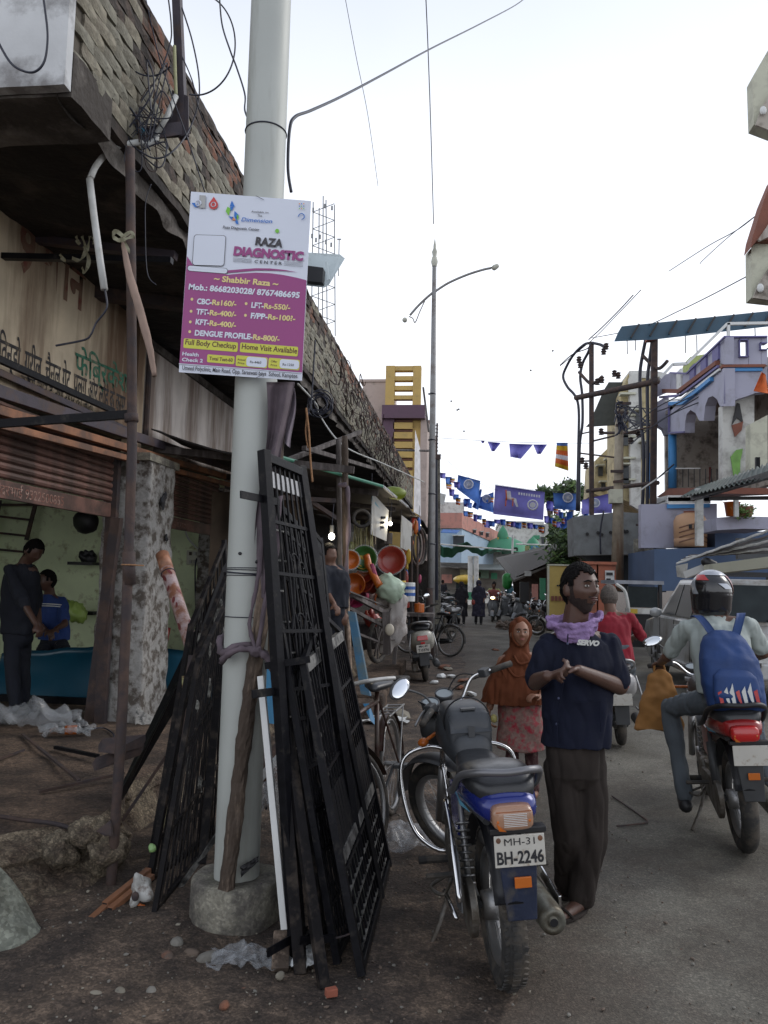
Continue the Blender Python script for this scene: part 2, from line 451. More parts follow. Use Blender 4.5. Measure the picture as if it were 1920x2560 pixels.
def grit(m,sc=70,lo=.72,hi=1.5,big=6):
    t=m.node_tree;N=t.nodes;L=t.links;b=N['Principled BSDF'];src=b.inputs['Base Color'].links[0].from_socket
    tc_=N.new('ShaderNodeTexCoord');prev=src
    for s_,a_,c_ in ((sc,hi,lo),(sc*.37,hi*.9,.88)):
        vo=N.new('ShaderNodeTexVoronoi');vo.inputs['Scale'].default_value=s_;vo.inputs['Randomness'].default_value=1;L.new(tc_.outputs['Object'],vo.inputs['Vector'])
        sp=N.new('ShaderNodeSeparateColor');L.new(vo.outputs['Color'],sp.inputs[0])
        r4=N.new('ShaderNodeMapRange');r4.inputs['From Min'].default_value=.35;r4.inputs['From Max'].default_value=1;r4.inputs['To Min'].default_value=c_;r4.inputs['To Max'].default_value=a_
        L.new(sp.outputs[0],r4.inputs['Value']);vm=N.new('ShaderNodeVectorMath');vm.operation='SCALE';L.new(prev,vm.inputs[0]);L.new(r4.outputs['Result'],vm.inputs['Scale']);prev=vm.outputs['Vector']
    L.new(prev,b.inputs['Base Color'])
grit(m_dirt,110);grit(m_plinth,80,.75,1.35);grit(m_mossc,60,.7,1.2);grit(m_conc,90,.8,1.2);grit(m_asph,150,.85,1.3)
def axis(vals):
    out=[]
    for a,b,n in vals:out += [a+(b-a)*i/n for i in range(n)]
    out.append(vals[-1][1]);return out
def heap(x,y):
    z=0.012*nz((x,y,0),2.2)+.006*nz((x,y,3),9)+.0035*nz((x,y,8),26)
    z += .05*math.exp(-((x+1.75)** 2/.5+(y-3.4)** 2/.8))
    return z
xs=axis([(-70,-8,6),(-8,-3.2,8),(-3.2,.9,116),(.9,6,12),(6,80,8)])
ys=axis([(-20,2,6),(2,6.5,120),(6.5,12,50),(12,60,24),(60,400,8)])
g=MB()
vs=[(x,y,heap(x,y) if (-3.3 < x < 1 and 1.9 < y < 14) else-.004) for x in xs for y in ys]
n_=len(ys)
g.add(vs,[(i*n_+j,(i+1)*n_+j,(i+1)*n_+j+1,i*n_+j+1) for i in range(len(xs)-1) for j in range(n_-1)])
tag(g.build('ground',m_dirt,smooth=True),kind='structure')
def road_edge(y):
    return-.02-.018*max(0,y-3)+.16*nz((0,y,0),.9)+.04*nz((0,y,5),5)+.03*nz((0,y,9),17)
g=MB()
ysr=axis([(-6,2,8),(2,12,160),(12,58,92)])
def rx(u,y):
    e=road_edge(y);return e+(5.4-e)*u** 1.6
us=[i/48 for i in range(49)]
vs=[]
for y in ysr:
    for u in us:
        x=rx(u,y)
        z=.022+.010*nz((x,y,2),.8)+.003*nz((x,y,4),12)
        k=min(1,max(0,(x-road_edge(y))/.35));z=z*k-.022*(1-k)
        vs.append((x,y,z))
W_=len(us)
g.add(vs,[(i*W_+j,i*W_+j+1,(i+1)*W_+j+1,(i+1)*W_+j) for i in range(len(ysr)-1) for j in range(W_-1)])
tag(g.build('road',m_asph,smooth=True),kind='structure')

# gravel: tiny stones over the verge (uncountable)
g=MB()
def stone(mb,c,s,sq=.6,seed=0):
    vs=[]
    t=(1+5** .5)/2
    ico=[(-1,t,0),(1,t,0),(-1,-t,0),(1,-t,0),(0,-1,t),(0,1,t),(0,-1,-t),(0,1,-t),(t,0,-1),(t,0,1),(-t,0,-1),(-t,0,1)]
    fs=[(0,11,5),(0,5,1),(0,1,7),(0,7,10),(0,10,11),(1,5,9),(5,11,4),(11,10,2),(10,7,6),(7,1,8),(3,9,4),(3,4,2),(3,2,6),(3,6,8),(3,8,9),(4,9,5),(2,4,11),(6,2,10),(8,6,7),(9,8,1)]
    ro=Matrix.Rotation(rnd(0,6.3),3,'Z') @ Matrix.Rotation(rnd(-.5,.5),3,'X')
    e=(rnd(.7,1.3),rnd(.6,1),sq)
    for q in ico:
        k=rnd(.75,1.2)*s/1.9
        vs.append(Vector(c)+ro @ Vector((q[0]*k*e[0],q[1]*k*e[1],q[2]*k*e[2])))
    mb.add(vs,fs)
for i in range(6500):
    y=2.1+7*random.random()** 1.8;x=rnd(-2.1,1.1) if random.random() < .75 else rnd(.6,3)
    if x > road_edge(y)+.3 and random.random() < .72:continue
    g.m=random.choice((0,0,0,0,1,1,2))
    stone(g,(x,y,.004+(heap(x,y) if x < road_edge(y)+.02 else .024)),random.choice((.003,.004,.006,.009))*rnd(.6,1.2))
m_st=[mat('pebble_brown',(.12,.09,.07),.95,bump=.2),mat('pebble_grey',(.17,.16,.14),.95,bump=.2),mat('pebble_pale',(.22,.20,.16),.95,bump=.2)]
tag(g.build('gravel',m_st),'loose grit and crumbs strewn over the roadside dirt','gravel',kind='stuff')

# ================================================================== plinth of the left building
top=[G(-250,2125,.25),G(-60,2095,.25),G(60,2072,.25),G(150,2058,.25),G(240,2045,.25),G(283,2010,.25),V(-2.18,4.9,.25),V(-2.1,5.6,.25),V(-2.14,7,.25),V(-2.1,9,.25),V(-1.98,12,.25),V(-2.0,16,.25),V(-2.0,27,.25)]
bot=[G(-250,2430),G(-60,2385),G(60,2350),G(150,2300),G(235,2250),G(300,2180),V(-2.02,4.7,0),V(-1.98,5.6,0),V(-2.0,7,0),V(-1.95,9,0),V(-1.85,12,0),V(-1.85,16,0),V(-1.85,27,0)]
back=[V(-8,3+i*.6,.25) for i in range(9)]+[V(-8,10,.25),V(-8,13,.25),V(-8,18,.25),V(-8,28,.25)]
def cr_(pts,u):
    u=max(0,min(.99999,u))*(len(pts)-1);i=int(u);f=u-i
    return pts[i].lerp(pts[i+1],f)
def plf(u,v):
    if v <= .55:
        q=cr_(top,u).lerp(cr_(back,u),(1-v/.55)** 1.5)
        q.z += .012*nz(q,2.5)-(.03*max(0,(v-.47)/.08)** 2)
        return q
    t=(v-.55)/.45
    q=cr_(top,u).lerp(cr_(bot,u),t)
    a=math.sin(math.pi*min(1,t*1.05))
    k=1.0 if u < .5 else .25
    d=Vector((.35,-.6,.25)) if u < .42 else Vector((1,0,0))
    q=q+d*(a*k*(.11*nz(q,4)+.07*nz(q,10,3)+.03*nz(q,28))-.06*k*max(0,math.sin(t*3.1))*(1 if t > .35 else .2))
    if t > .97:q.z=-.03
    return q
g=MB();g.grid(lambda u,v:plf(u,v*.56),420,36)
m_face=mat('broken_plinth_face',(.20,.16,.11),.95,var=.4,scale=9,bump=1.,bscale=45,dirt=(.075,.052,.036),damt=.40,dscale=4,bdist=.015);grit(m_face,110,.6,1.4)
g2=MB();g2.grid(lambda u,v:plf(u,.545+v*.455),420,44);tag(g2.build('plinth_face',m_face,smooth=True),kind='structure')
pl=g.build('plinth_floor',m_plinth,smooth=True);tag(pl,kind='structure')
m_crum=mat('crumbled_concrete',(.20,.165,.115),.95,var=.35,scale=14,bump=1.,bscale=50,dirt=(.08,.06,.042),damt=.38,dscale=7,bdist=.012);grit(m_crum,120,.6,1.4)
# broken lumps of the plinth edge and the pale plaster skirt at the far left
def lump(nm,c,rad,m,label,cat,rot=0,dsc=6,dd=.06):
    b=MB();b.ell((0,0,0),rad,Matrix.Rotation(rot,3,'Z'),40,26)
    o=b.build(nm,m,smooth=True,disp=dd,dsc=dsc);o.location=c;return tag(o,label,cat)
for x_,y_,s_ in ((70,2200,.10),(110,2250,.07),(150,2120,.09),(265,2120,.08),(175,2245,.05),(215,2075,.08)):lump('broken_concrete_lump',P(x_,y_,3.85),(s_*1.2,s_,s_*.8),m_crum,{70:'crumbling chunk just above the pale plaster ramp',110:'small chunk at the right foot of the pale plaster ramp',150:'chunk high in the broken plinth face',265:'chunk of plinth touching the scaffold pole',175:'smallest chunk fallen at the plinth foot',215:'chunk under the bent rod on the plinth edge'}[x_],'rubble',x_,11,.05)
lump('broken_concrete_lump',G(200,2160,.10)+V(.0,.12,0),(.20,.16,.14),m_crum,'broken lump of old concrete at the crumbling corner of the shop plinth','rubble',.4,9,.05)
b=MB();b.grid(lambda u,v:P(-260+365*u,2110+225*u** 4,3.42).lerp(G(-260+420*u,2475-125*u*u,0),v)+V(0,-.03,.02)*math.sin(v*3.14)+V(.02,-.04,.02)*nz((u*3,v*2,1),1.6),40,24)
tag(b.build('plaster_ramp',m_mossc,smooth=True),kind='structure')
# ================================================================== left building with brick balcony front
XO,XS=-2.03,-3.3
bld=thing('shop_building','old row building with rough brick balcony front over dim open shops','building',(-3.3,6,0))
Z0,Z1=4.17,5.12
MB().box((XO-.077,15.2,(Z0+Z1)/2-.02),(.10,23.5,Z1-Z0-.04)).build('parapet_core',m_mort,bld)
def sofz(x,y):return .03*nz((x,y,0),3)+.015*nz((x,y,4),9)
b=MB();b.sheet(lambda u,v:V(-8+(8+XO-.02)*u,3.9+23.1*v,4.1+sofz(-8+6*u,3.9+23*v)),40,200,(0,0,.14))
b.build('balcony_slab',m_dksoff,bld,smooth=False)
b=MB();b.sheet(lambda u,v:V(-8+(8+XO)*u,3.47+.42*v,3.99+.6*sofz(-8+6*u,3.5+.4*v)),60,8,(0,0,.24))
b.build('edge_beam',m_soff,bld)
b=MB();b.grid(lambda u,v:V(XO-.075+.06*nz((u*60,v*3,1))*(1-v)+.015*nz((u*160,v*9,2)),3.46+23.4*u,3.98+.2*v+.035*nz((u*90,0,4))*(1-v)),420,6)
b.build('slab_edge',m_soff,bld,smooth=True)
b=MB();b.sheet(lambda u,v:V(-8+(8+XO)*u,3.40+.006*nz((u*12,v*5,0),1.5),4.0+3.2*v-(.018*abs(nz((u*40,0,2),1.0)) if v == 0 else 0)),60,20,(0,.06,0))
b.build('white_end_panel',m_white,bld)
# bricks ---------------------------------------------------------
def brick_mesh(k,m):
    L_,Hh=.213,.078
    b=MB();r_=random.Random(k)
    vs=[]
    for x in (0,.036):
        for i in range(4):
            for j in range(3):
                e=(i in (0,3))+(j in (0,2))
                vs.append((x+(r_.uniform(-.007,.006) if x else 0)-(.005*(e > 0)+.004*(e > 1))*(x > 0),(i/3-.5)*L_+r_.uniform(-.004,.004),(j/2-.5)*Hh+r_.uniform(-.004,.004)))
    fs=[]
    for i in range(3):
        for j in range(2):fs.append((12+i*3+j,12+(i+1)*3+j,12+(i+1)*3+j+1,12+i*3+j+1))
    rim=[0,3,6,9,10,11,8,5,2,1]
    for a in range(len(rim)):
        p,q=rim[a],rim[(a+1) % len(rim)];fs.append((p,q,12+q,12+p))
    b.add(vs,fs)
    me=bpy.data.meshes.new('brick');me.from_pydata(b.v,[],b.f);me.materials.append(m);return me
BM=[[brick_mesh(k*10+i,m_brick[k]) for i in range(4)] for k in range(4)]
rest=MB();cnt=0
bl=[]
for cr in range(11):
    z=Z0+.045+cr*.0845
    for i in range(110):
        y=3.57+.108*(cr % 2)+i*.2165
        if y > 26.8:break
        bl.append((y,z,cr))
bl.sort(key=lambda t:t[0])
for y,z,cr in bl:
    r0=random.random()
    pk=3 if r0 < (.55 if cr >= 8 else .10) else 2 if (cr >= 8 and r0 < .9) else (2 if r0 > .982 else (0 if r0 < .55 else 1))
    if 4.5 < y < 4.95 and cr in (5,6):pk=2
    dx=rnd(-.007,.008)-(.02 if cr == 10 and random.random() < .4 else 0)
    dz=.012*nz((y,z,0),1.2)
    if cnt < 300:
        o=bpy.data.objects.new('brick',random.choice(BM[pk]));COL.objects.link(o);o.parent=bld
        o.location=ROOTM[bld.name] @ V(XO-.04+dx,y,z+dz);o.rotation_euler=(rnd(-.04,.04),0,rnd(-.03,.03));cnt += 1
    else:
        me=random.choice(BM[pk]);rest.m=pk
        rest.add([v.co+V(XO-.04+dx,y,z+dz) for v in me.vertices],[tuple(p.vertices) for p in me.polygons])
o=rest.build('brickwork',m_brick,bld);o['kind']='stuff'
# coping: ragged dark cement on top
b=MB();b.sheet(lambda u,v:V(XO-.14+.125*v+.012*nz((u*100,v,0)),3.42+23.5*u,5.10+.02*nz((u*120,v*2,3))+.012*nz((u*400,v*2,3))),500,2,(0,0,.03))
b.build('coping',m_brick[3],bld)
# walls ----------------------------------------------------------
b=MB();b.box((XS-.08,5.0,3.52),(.16,4.12,1.24));b.build('sign_wall',m_signw,bld)
b=MB();b.box((XS-.10,9.0,3.42),(.16,3.2,1.0));b.build('plain_wall',m_pinkw,bld)
b=MB();b.box((XS-.04,7.17,3.42),(.13,.16,1.3));b.build('rain_pipe_band',m_signw,bld)
b=MB();b.tube([V(XS+.03,7.33,2.9),V(XS+.03,7.33,3.95)],.03,8);b.build('rusty_drain_pipe',m_rust,bld)
b=MB();b.box((XS-.5,9.0,3.97),(1.0,3.3,.08));b.build('wall_cap',m_soff,bld)
b=MB();b.box((XS-.10,19.0,2.1),(.16,16.4,4.0));b.build('rear_shop_wall',m_dksoff,bld)
b=MB();b.box((-5.6,10.05,1.6),(4.5,.12,2.75));b.build('inner_back_wall',m_greenw,bld)
b=MB();b.box((-7.6,7.0,1.6),(.12,7.0,2.75));b.build('inner_side_wall',m_greenw,bld)
b=MB();b.box((-5.5,6.4,2.98),(4.2,7.2,.1));b.build('inner_ceiling',m_soff,bld)
# pillars
def pillar(x0,x1,y0,y1,z0,z1,nm='pillar'):
    b=MB()
    def f(u,v):
        per=[(x0,y1),(x0,y0),(x1,y0),(x1,y1),(x0,y1)]
        t=min(u,.9999)*4;i=int(t);fr_=t-i
        x=per[i][0]*(1-fr_)+per[i+1][0]*fr_;y=per[i][1]*(1-fr_)+per[i+1][1]*fr_
        z=z0+(z1-z0)*v
        k=.020*nz((x,y,z),4)+.016*nz((x,y,z),11)+(.03*(1-v)** 4)
        cx,cy=(x0+x1)/2,(y0+y1)/2
        d=Vector((x-cx,y-cy,0)).normalized()
        return V(x,y,z)+d*k
    b.grid(f,64,60);return b.build(nm,m_peel,bld,smooth=True)
pillar(-3.42,-2.97,6.82,7.4,.2,2.66)
pillar(-3.55,-3.25,9.75,10.5,.2,2.75)
pillar(-3.6,-3.3,3.3,3.6,.2,2.75)
MB().box((-3.2,7.1,2.68),(.5,.72,.07)).build('pillar_cap',m_conc,bld)
# grimy patches of missing plaster on the pillar
for (zz,yy,s) in ((2.35,7.12,.05),(2.28,7.08,.07),(1.95,7.2,.04)):
    b=MB();b.ell((-2.945,yy,zz),(.012,s*.7,s),None,10,8);b.build('black_stain',m_ink,bld,disp=.02,dsc=30)
# door frames / shutter guides
for y in (6.72,7.5,9.68):
    b=MB();b.box((-3.28,y,1.45),(.10,.06,2.5));b.build('shutter_guide',m_rust,bld)
b=MB();b.bar(G(225,1805,.25),V(-3.2,6.66,2.1),.09,.07);b.build('leaning_guide',m_rust,bld)

# roll-up shutters -------------------------------------------------
def shutter(y0,y1,label,txt,tsize):
    t=thing('roll_up_shutter',label,'shutter',(XS,(y0+y1)/2,2.1))
    n=9;z=2.24;ob=None
    for k in range(n):
        if ob is None:
            b=MB()
            pr_=[(0.0,0),(.018,.012),(.024,.030),(.018,.048),(0.0,.058)]
            vs=[(x,yy,zz) for yy in (-(y1-y0)/2,(y1-y0)/2) for x,zz in pr_]
            b.add(vs,[(i,i+5,i+6,i+1) for i in range(4)]+[(0,4,9,5)])
            ob=b.build('slat',m_shut,t,local=True);o=ob
        else:
            o=ob.copy();COL.objects.link(o)
        o.location=(0.02,0,z-2.1+k*.060)
    MB().box((XS+.02,(y0+y1)/2,2.165),(.035,y1-y0,.13)).build('bottom_rail',m_shut,t,bevel=.004)
    text(txt,fr(V(XS+.04,y0+(y1-y0)*.30,2.125),(0,1,0),(0,0,1)),tsize,mat('faded_white_lettering',(.33,.24,.20),.8,dirt=(.17,.07,.05),damt=.5,dscale=40),t,sx=1.05)
    return t
shutter(4.2,6.66,'wide rusty brown shutter rolled half up, phone number painted on its rail','हैदरभाई 9322500855',.105)
shutter(7.55,9.64,'narrow rusty shutter rolled up beyond the peeling pillar','रजा 7700951101',.085)

# steel canopy rails along the shop front --------------------------
def rail(a,b_,w_,h_,m,lab,nm='steel_rail'):
    bb=MB();bb.bar(a,b_,w_,h_,(0,0,1));o=bb.build(nm,m,bevel=.003);return tag(o,lab,'steel rail','steel rails across the shop fronts')
XR=-3.12
rail(AX(-60,960,XR+.05),AX(600,1178,XR),.05,.085,m_mast,'blue grey steel rail running above the two orange rails')
rail(AX(-60,1010,XR),AX(600,1203,XR),.07,.062,m_orange,'upper orange steel rail above the shutters')
rail(AX(-60,1048,XR),AX(600,1219,XR),.06,.05,m_orange,'lower orange steel rail just over the shutters')
rail(AX(-60,872,-3.2),AX(284,1028,-3.2),.035,.05,m_black,'black square bar slanting across the Hindi lettering')
rail(AX(-60,905,-3.24),AX(332,1082,-3.24),.03,.05,m_mast,'dark flat bar along the foot of the Hindi sign wall')
# short upright of the canopy
# ladder-like dark purlins under the slab
for (a,c,w_,m,lab) in ((P(-40,584,5.3),P(440,640,5.3),.07,m_mast,'dark joist under the balcony slab, upper one'),
                        (P(-40,640,4.9),P(430,652,4.9),.05,m_black,'thin dark joist crossing above the sign wall')):
    bb=MB();bb.bar(a,c,w_,w_*.8);tag(bb.build('joist',m),lab,'joist')
bb=MB();bb.bar(V(-6,5,4.03),V(-2.6,6.6,4.05),.12,.1);tag(bb.build('joist',m_rust),'brown slanting timber under the slab near the white plaster end','joist')
bb=MB();bb.bar(P(-40,1062,3.9),P(338,1035,3.9),.03,.045,(0,0,1));tag(bb.build('cross_bar',m_black),'black bar clamped level to the rusty scaffold pole','bar')

# painted sign lettering (flat paint on the wall)
m_gr=mat('green_sign_paint',(.03,.15,.09),.8,bump=0,dirt=(.20,.17,.12),damt=.25,dscale=12)
m_bk=mat('black_sign_paint',(.03,.028,.03),.8,bump=0,dirt=(.2,.16,.11),damt=.22,dscale=12)
m_rd=mat('faded_red_sign_paint',(.18,.05,.035),.85,bump=0,dirt=(.20,.12,.08),damt=.5,dscale=9)
def wtext(s,pa,pb,size,m,bold=0,sx=1.0):
    a=AX(*pa,XS+.004);c=AX(*pb,XS+.004);return text(s,fr(a,c-a,(0,0,1)),size,m,bld,'sign_lettering',bold,sx=sx)
wtext('फेिब्रकेशन',(188,932),(345,992),.27,m_gr,.005,1.05)
wtext('-िवन्डो. ग्रील. चैनल गेट. पलंग और लोहे के काम',(-12,903),(318,1040),.27,m_bk,.004,.43)
wtext('9 शान',(45,665),(190,765),.52,m_rd,.012,.8)
wtext('बनाये जाते है तथा रिपेर की जाती',(52,968),(215,1028),.15,m_bk,.001,.62)
wtext('हर तरह के गेट शटर आर्डर',(262,1052),(330,1085),.075,m_bk,.001,.7)
# ================================================================== concrete ring, white pole, poster
PC=V(-1.073,3.66,0)
b=MB()
b.lathe([(.09,.02),(.09,.195),(.17,.200),(.198,.197),(.208,.185),(.211,.05),(.205,-.04)],PC,n=64)
ring=b.build('concrete_ring',m_conc,smooth=True,disp=.012,dsc=12)
tag(ring,'squat round concrete footing at the base of the big white pole','footing')
po=thing('utility_pole','thick off white tubular pole rising through the picture with a poster on it','pole',PC)
b=MB();b.lathe([(.106,.05),(.105,1.0),(.103,3.0),(.101,7.5)],PC,n=40);b.build('shaft',m_pole,po,smooth=True)
b=MB();b.torus(PC+V(0,0,3.86),.104,.004,n=40);b.torus(PC+V(0,0,1.405),.107,.0025,n=40)
for k in range(5):b.torus(PC+V(0,0,1.60+.009*k),.1065,.0022,(rnd(-.05,.05),rnd(-.05,.05),1),n=40,m=6)
b.build('binding_wire',m_wire,po)
for (px,py,s) in ((600,1384,.02),(642,1405,.03),(645,1425,.035),(652,2035,.02),(640,1485,.02)):
    q=P(px,py,3.553);dx=q.x-PC.x;q.y=PC.y-math.sqrt(max(.0001,.1055** 2-dx*dx))
    b=MB();b.ell(q,(s*.5,.004,s*.35),Matrix.Rotation(math.atan2(dx,-(q.y-PC.y)),3,'Z'),10,6);b.build('stain',m_ink,po,disp=.004,dsc=40)
# strip of dark cloth lying on the ring and black flap on the pole
b=MB();b.grid(lambda u,v:P(560+95*u,2258-50*u+14*v-10*math.sin(u*3),3.50+.06*u)+V(0,0,.008*nz((u*4,v*3,1),2)),20,5)
tag(b.build('cloth_strip',m_cloth_p,smooth=True),'strip of dark cloth lying on the concrete footing','cloth')
b=MB();b.grid(lambda u,v:P(602+44*u,2165-25*u+24*v*(1.2-u*.6),3.53)+V(0,.02*nz((u*5,v*4,2),1),0),16,8)
tag(b.build('black_flap',m_blk,smooth=True),'ragged black rubber flap stuck low on the white pole','flap')

# ---- poster
PY_=3.50
def wp(X,Y,e=0.):return P(440+X/4.253,460+Y/4.253,PY_-e)
PXM=PY_/FPX/4.253
pt=thing('poster','white and magenta diagnostic centre price poster hung askew on the white pole','poster',wp(700,1000))
m_pw=mat('poster_white',(.66,.70,.80),.35,var=.03,bump=.03,scale=3)
m_pm=mat('poster_magenta',(.30,.045,.20),.35,var=.04,bump=.03,scale=3)
m_py=mat('poster_yellow',(.60,.60,.06),.4,var=.03,bump=0)
m_pcr=mat('poster_cream_print',(.75,.62,.26),.4,var=.03,bump=0)
m_pink=mat('poster_dark_print',(.035,.03,.04),.4,var=.03,bump=0)
m_pbr=mat('poster_maroon_print',(.09,.012,.012),.4,var=.03,bump=0)
m_pbl=mat('poster_blue_print',(.02,.16,.55),.4,var=.03,bump=0)
m_pgn=mat('poster_green_print',(.18,.52,.05),.4,var=.03,bump=0)
m_prd=mat('poster_red_print',(.55,.05,.05),.4,var=.03,bump=0)
m_por=mat('poster_orange_print',(.75,.25,.03),.4,var=.03,bump=0)
bow=lambda x:0
b=MB();b.sheet(lambda u,v:wp(160+1275*u-130*v+32*u*v,80+100*u+1920*v-9*u*v,.003*math.sin(u*3.1)),10,14,(0,.004,0))
b.build('board',m_pw,pt,smooth=False)
def flat(poly,m,e=.0065,nm='print',par=None,curve=True):
    b=MB();pp=[wp(x,y,e+(.003)) for x,y in poly];b.add(pp,[tuple(range(len(pp)))]);o=b.build(nm,m,par or pt)
    return o
mag=[(117,768),(140,800),(165,840),(178,862),(545,965),(700,950),(850,942),(1000,948),(1150,968),(1280,995),(1386,1022),(1342,2005),(36,1905)]
flat(mag,m_pm,.004,'magenta_field')
flat([(545,918),(700,905),(850,895),(1000,897),(1150,912),(1300,940),(1150,925),(1000,918),(850,918),(700,932),(545,945)],m_pm,.004,'magenta_swoosh')
def rr(x0,y0,x1,y1,sl,r=16,n=4):
    pts=[]
    for cx,cy,a0 in ((x0+r,y0+r,180),(x1-r,y0+r,270),(x1-r,y1-r,0),(x0+r,y1-r,90)):
        for k in range(n+1):
            a=R(a0+90*k/n);x=cx+r*math.cos(a);y=cy+r*math.sin(a);pts.append((x-(y-y0)*.065,y+(x-x0)*sl))
    return pts
S=.0785
flat(rr(84,1640,660,1742,S),m_py,.0055);flat(rr(684,1684,1300,1786,S),m_py,.0055)
flat(rr(334,1810,624,1894,S),m_py,.0055);flat(rr(640,1820,975,1934,S),m_py,.0055);flat(rr(986,1846,1318,1956,S),m_py,.0055)
flat(rr(752,1834,968,1936,S,30),m_pw,.007);flat(rr(1106,1860,1312,1956,S,30),m_pw,.007)
flat(rr(122,862,552,924,S,30),m_ink,.005);flat(rr(126,866,548,920,S,28),m_pw,.0062)
flat(rr(192,536,532,864,.03,30),m_pink,.0035,'panel_border');flat(rr(197,541,527,859,.03,27),m_pw,.0045,'blank_panel')
_g={}
def pt_(s,x0,y0,x1,y1,cap,m,bold=0.,shear=0.,e=.009,space=1.0):
    a,c=wp(x0,y0,e),wp(x1,y1,e)
    size=cap*PXM/.72
    o=text(s,Matrix(),size,m,None,'lettering',bold*1.5+.002,shear=shear,space=space)
    xs_=[v.co.x for v in o.data.vertices];w_=max(xs_)-min(xs_);k=(c-a).length/w_
    mw=fr(a,c-a,wp(0,0)-wp(0,100))
    o.data.transform(ROOTM[pt.name] @ mw @ Matrix.Diagonal((k,1,1,1)) @ Matrix.Translation((-min(xs_),0,0)));o.parent=pt
    return o
pt_('RAZA',840,645,1130,672,92,m_pink,.012)
pt_('DIAGNOSTIC',608,752,1350,812,98,m_pm,.016)
pt_('CENTER',832,838,1125,860,36,m_pink,.004,space=1.5)
pt_('~ Shabbir Raza ~',400,1030,1085,1090,66,m_pcr,.008)
pt_('Mob.: 8668203028/ 8767486695',132,1118,1312,1212,66,m_pw,.009)
for (t1,t2,x0,y0,xm,ym,x1,y1) in (('CBC-','Rs160/-',220,1272,378,1283,640,1302),('TFT-','Rs-400/-',213,1382,352,1393,638,1414),('KFT-','Rs-400/-',205,1490,350,1503,636,1528),
                                       ('DENGUE PROFILE-','Rs-800/-',197,1608,812,1652,1098,1676),('LFT-','Rs-550/-',798,1312,930,1322,1212,1340),('F/PP-','Rs-100?-',792,1425,972,1438,1266,1458)):
    pt_(t1,x0,y0,xm,ym,62,m_pw,.010);pt_(t2,xm+4,ym,x1,y1,60,m_pcr,.008)
for (x,y) in ((170,1225),(160,1353),(152,1466),(146,1570),(746,1272),(738,1396)):
    flat([(x+15*math.cos(R(a)),y+16*math.sin(R(a))) for a in range(0,360,36)],m_pcr,.0055,'bullet')
pt_('Full Body Checkup',96,1704,636,1750,62,m_pbr,.004);pt_('Home Visit Available',697,1752,1286,1802,62,m_pbr,.004)
pt_('Total Test-60',352,1870,600,1890,40,m_pbr,.005)
pt_('Health',66,1820,240,1834,40,m_pw,.006);pt_('Check 2',62,1882,284,1898,40,m_pw,.006)
pt_('Actual',652,1875,736,1881,24,m_pbr,.002);pt_('Price',656,1912,726,1917,24,m_pbr,.002)
pt_('Offer',1008,1896,1076,1901,24,m_pbr,.002);pt_('Price',1006,1934,1072,1939,24,m_pbr,.002)
pt_('Rs-4460',786,1903,905,1912,28,m_pink,.003,e=.0105);pt_('Rs-1250',1132,1930,1252,1938,28,m_pink,.003,e=.0105)
pt_('Umeed Polyclinic, Main Road, Opp. Saraswati boys  School, Kamptee.',64,1972,1296,2062,48,m_pink,.003)
flat([(30,1906),(1342,2006),(1339,2012),(30,1912)],m_pw,.0056)
pt_('Appointment Book Today',148,905,526,932,30,m_pink,.002)
pt_('Raza Diagnostic Center',498,470,886,498,32,m_pink,.003)
pt_('Available on',800,300,982,312,22,m_pink,.001);pt_('The',864,345,914,349,26,m_pink,.001)
pt_('Dimension',692,395,1020,415,48,m_pbl,.001,shear=.2)
for k in range(4):
    flat([(605,783+k*13),(806,797+k*13),(806,800+k*13),(605,786+k*13)],m_pink,.0055,'rule');flat([(1146,823+k*13),(1350,837+k*13),(1350,840+k*13),(1146,826+k*13)],m_pink,.0055,'rule')
# small logos: microscope block, blood drop, folded ribbon, hands
flat([(250,118),(316,122),(310,256),(246,250)],m_alu,.0055,'logo');flat([(164,200),(215,200),(250,240),(200,244)],m_pbl,.0055,'logo')
b=MB();b.torus(wp(238,205,.010),30*PXM,8*PXM,(0,1,0),n=16,m=4);b.build('logo',m_pw,pt)
flat([(402,135)]+[(397+50*math.cos(R(a)),220+48*math.sin(R(a))) for a in range(-35,216,18)],m_prd,.0055,'logo')
b=MB();b.torus(wp(397,218,.010),26*PXM,5*PXM,(0,1,0),n=16,m=4);b.build('logo',m_pw,pt)
flat([(594,175),(625,240),(570,240)],m_pbl,.0055,'logo');flat([(548,240),(580,262),(560,335),(528,290)],m_pgn,.0055,'logo');flat([(572,245),(615,242),(585,290)],m_pbl,.0055,'logo')
flat([(622,285),(668,330),(640,395),(618,340)],m_pbl,.0055,'logo');flat([(556,342),(612,350),(600,385)],m_pbl,.0055,'logo');flat([(600,350),(640,385),(590,385)],m_por,.0055,'logo');flat([(625,395),(655,385),(664,428),(640,422)],m_pbl,.0055,'logo');flat([(650,320),(668,345),(655,385),(640,360)],m_pgn,.0055,'logo')
flat([(1075+22*math.cos(R(a)),498+22*math.sin(R(a))) for a in range(0,360,30)],m_pgn,.0055,'logo')
for x in (1313,1335,1358):
    for k in range(3):flat([(x-6,204+k*26),(x+6,205+k*26),(x+6,215+k*26),(x-6,214+k*26)],(m_pbl,m_pgn,m_por)[(k+x) % 3],.0055,'logo')
b=MB();b.torus(wp(1333,345,.010),34*PXM,5*PXM,(0,1,0),n=16,m=4,a0=0,a1=4.6);b.build('logo',m_pbl,pt)
b=MB();b.tube([wp(850,125,.012),wp(930,165,.012),wp(905,150,.012)],.0012,5);b.tube([wp(850,2062,.012),wp(910,2030,.012),wp(915,2000,.012)],.0012,5);b.build('tie_wire',m_wire,pt)

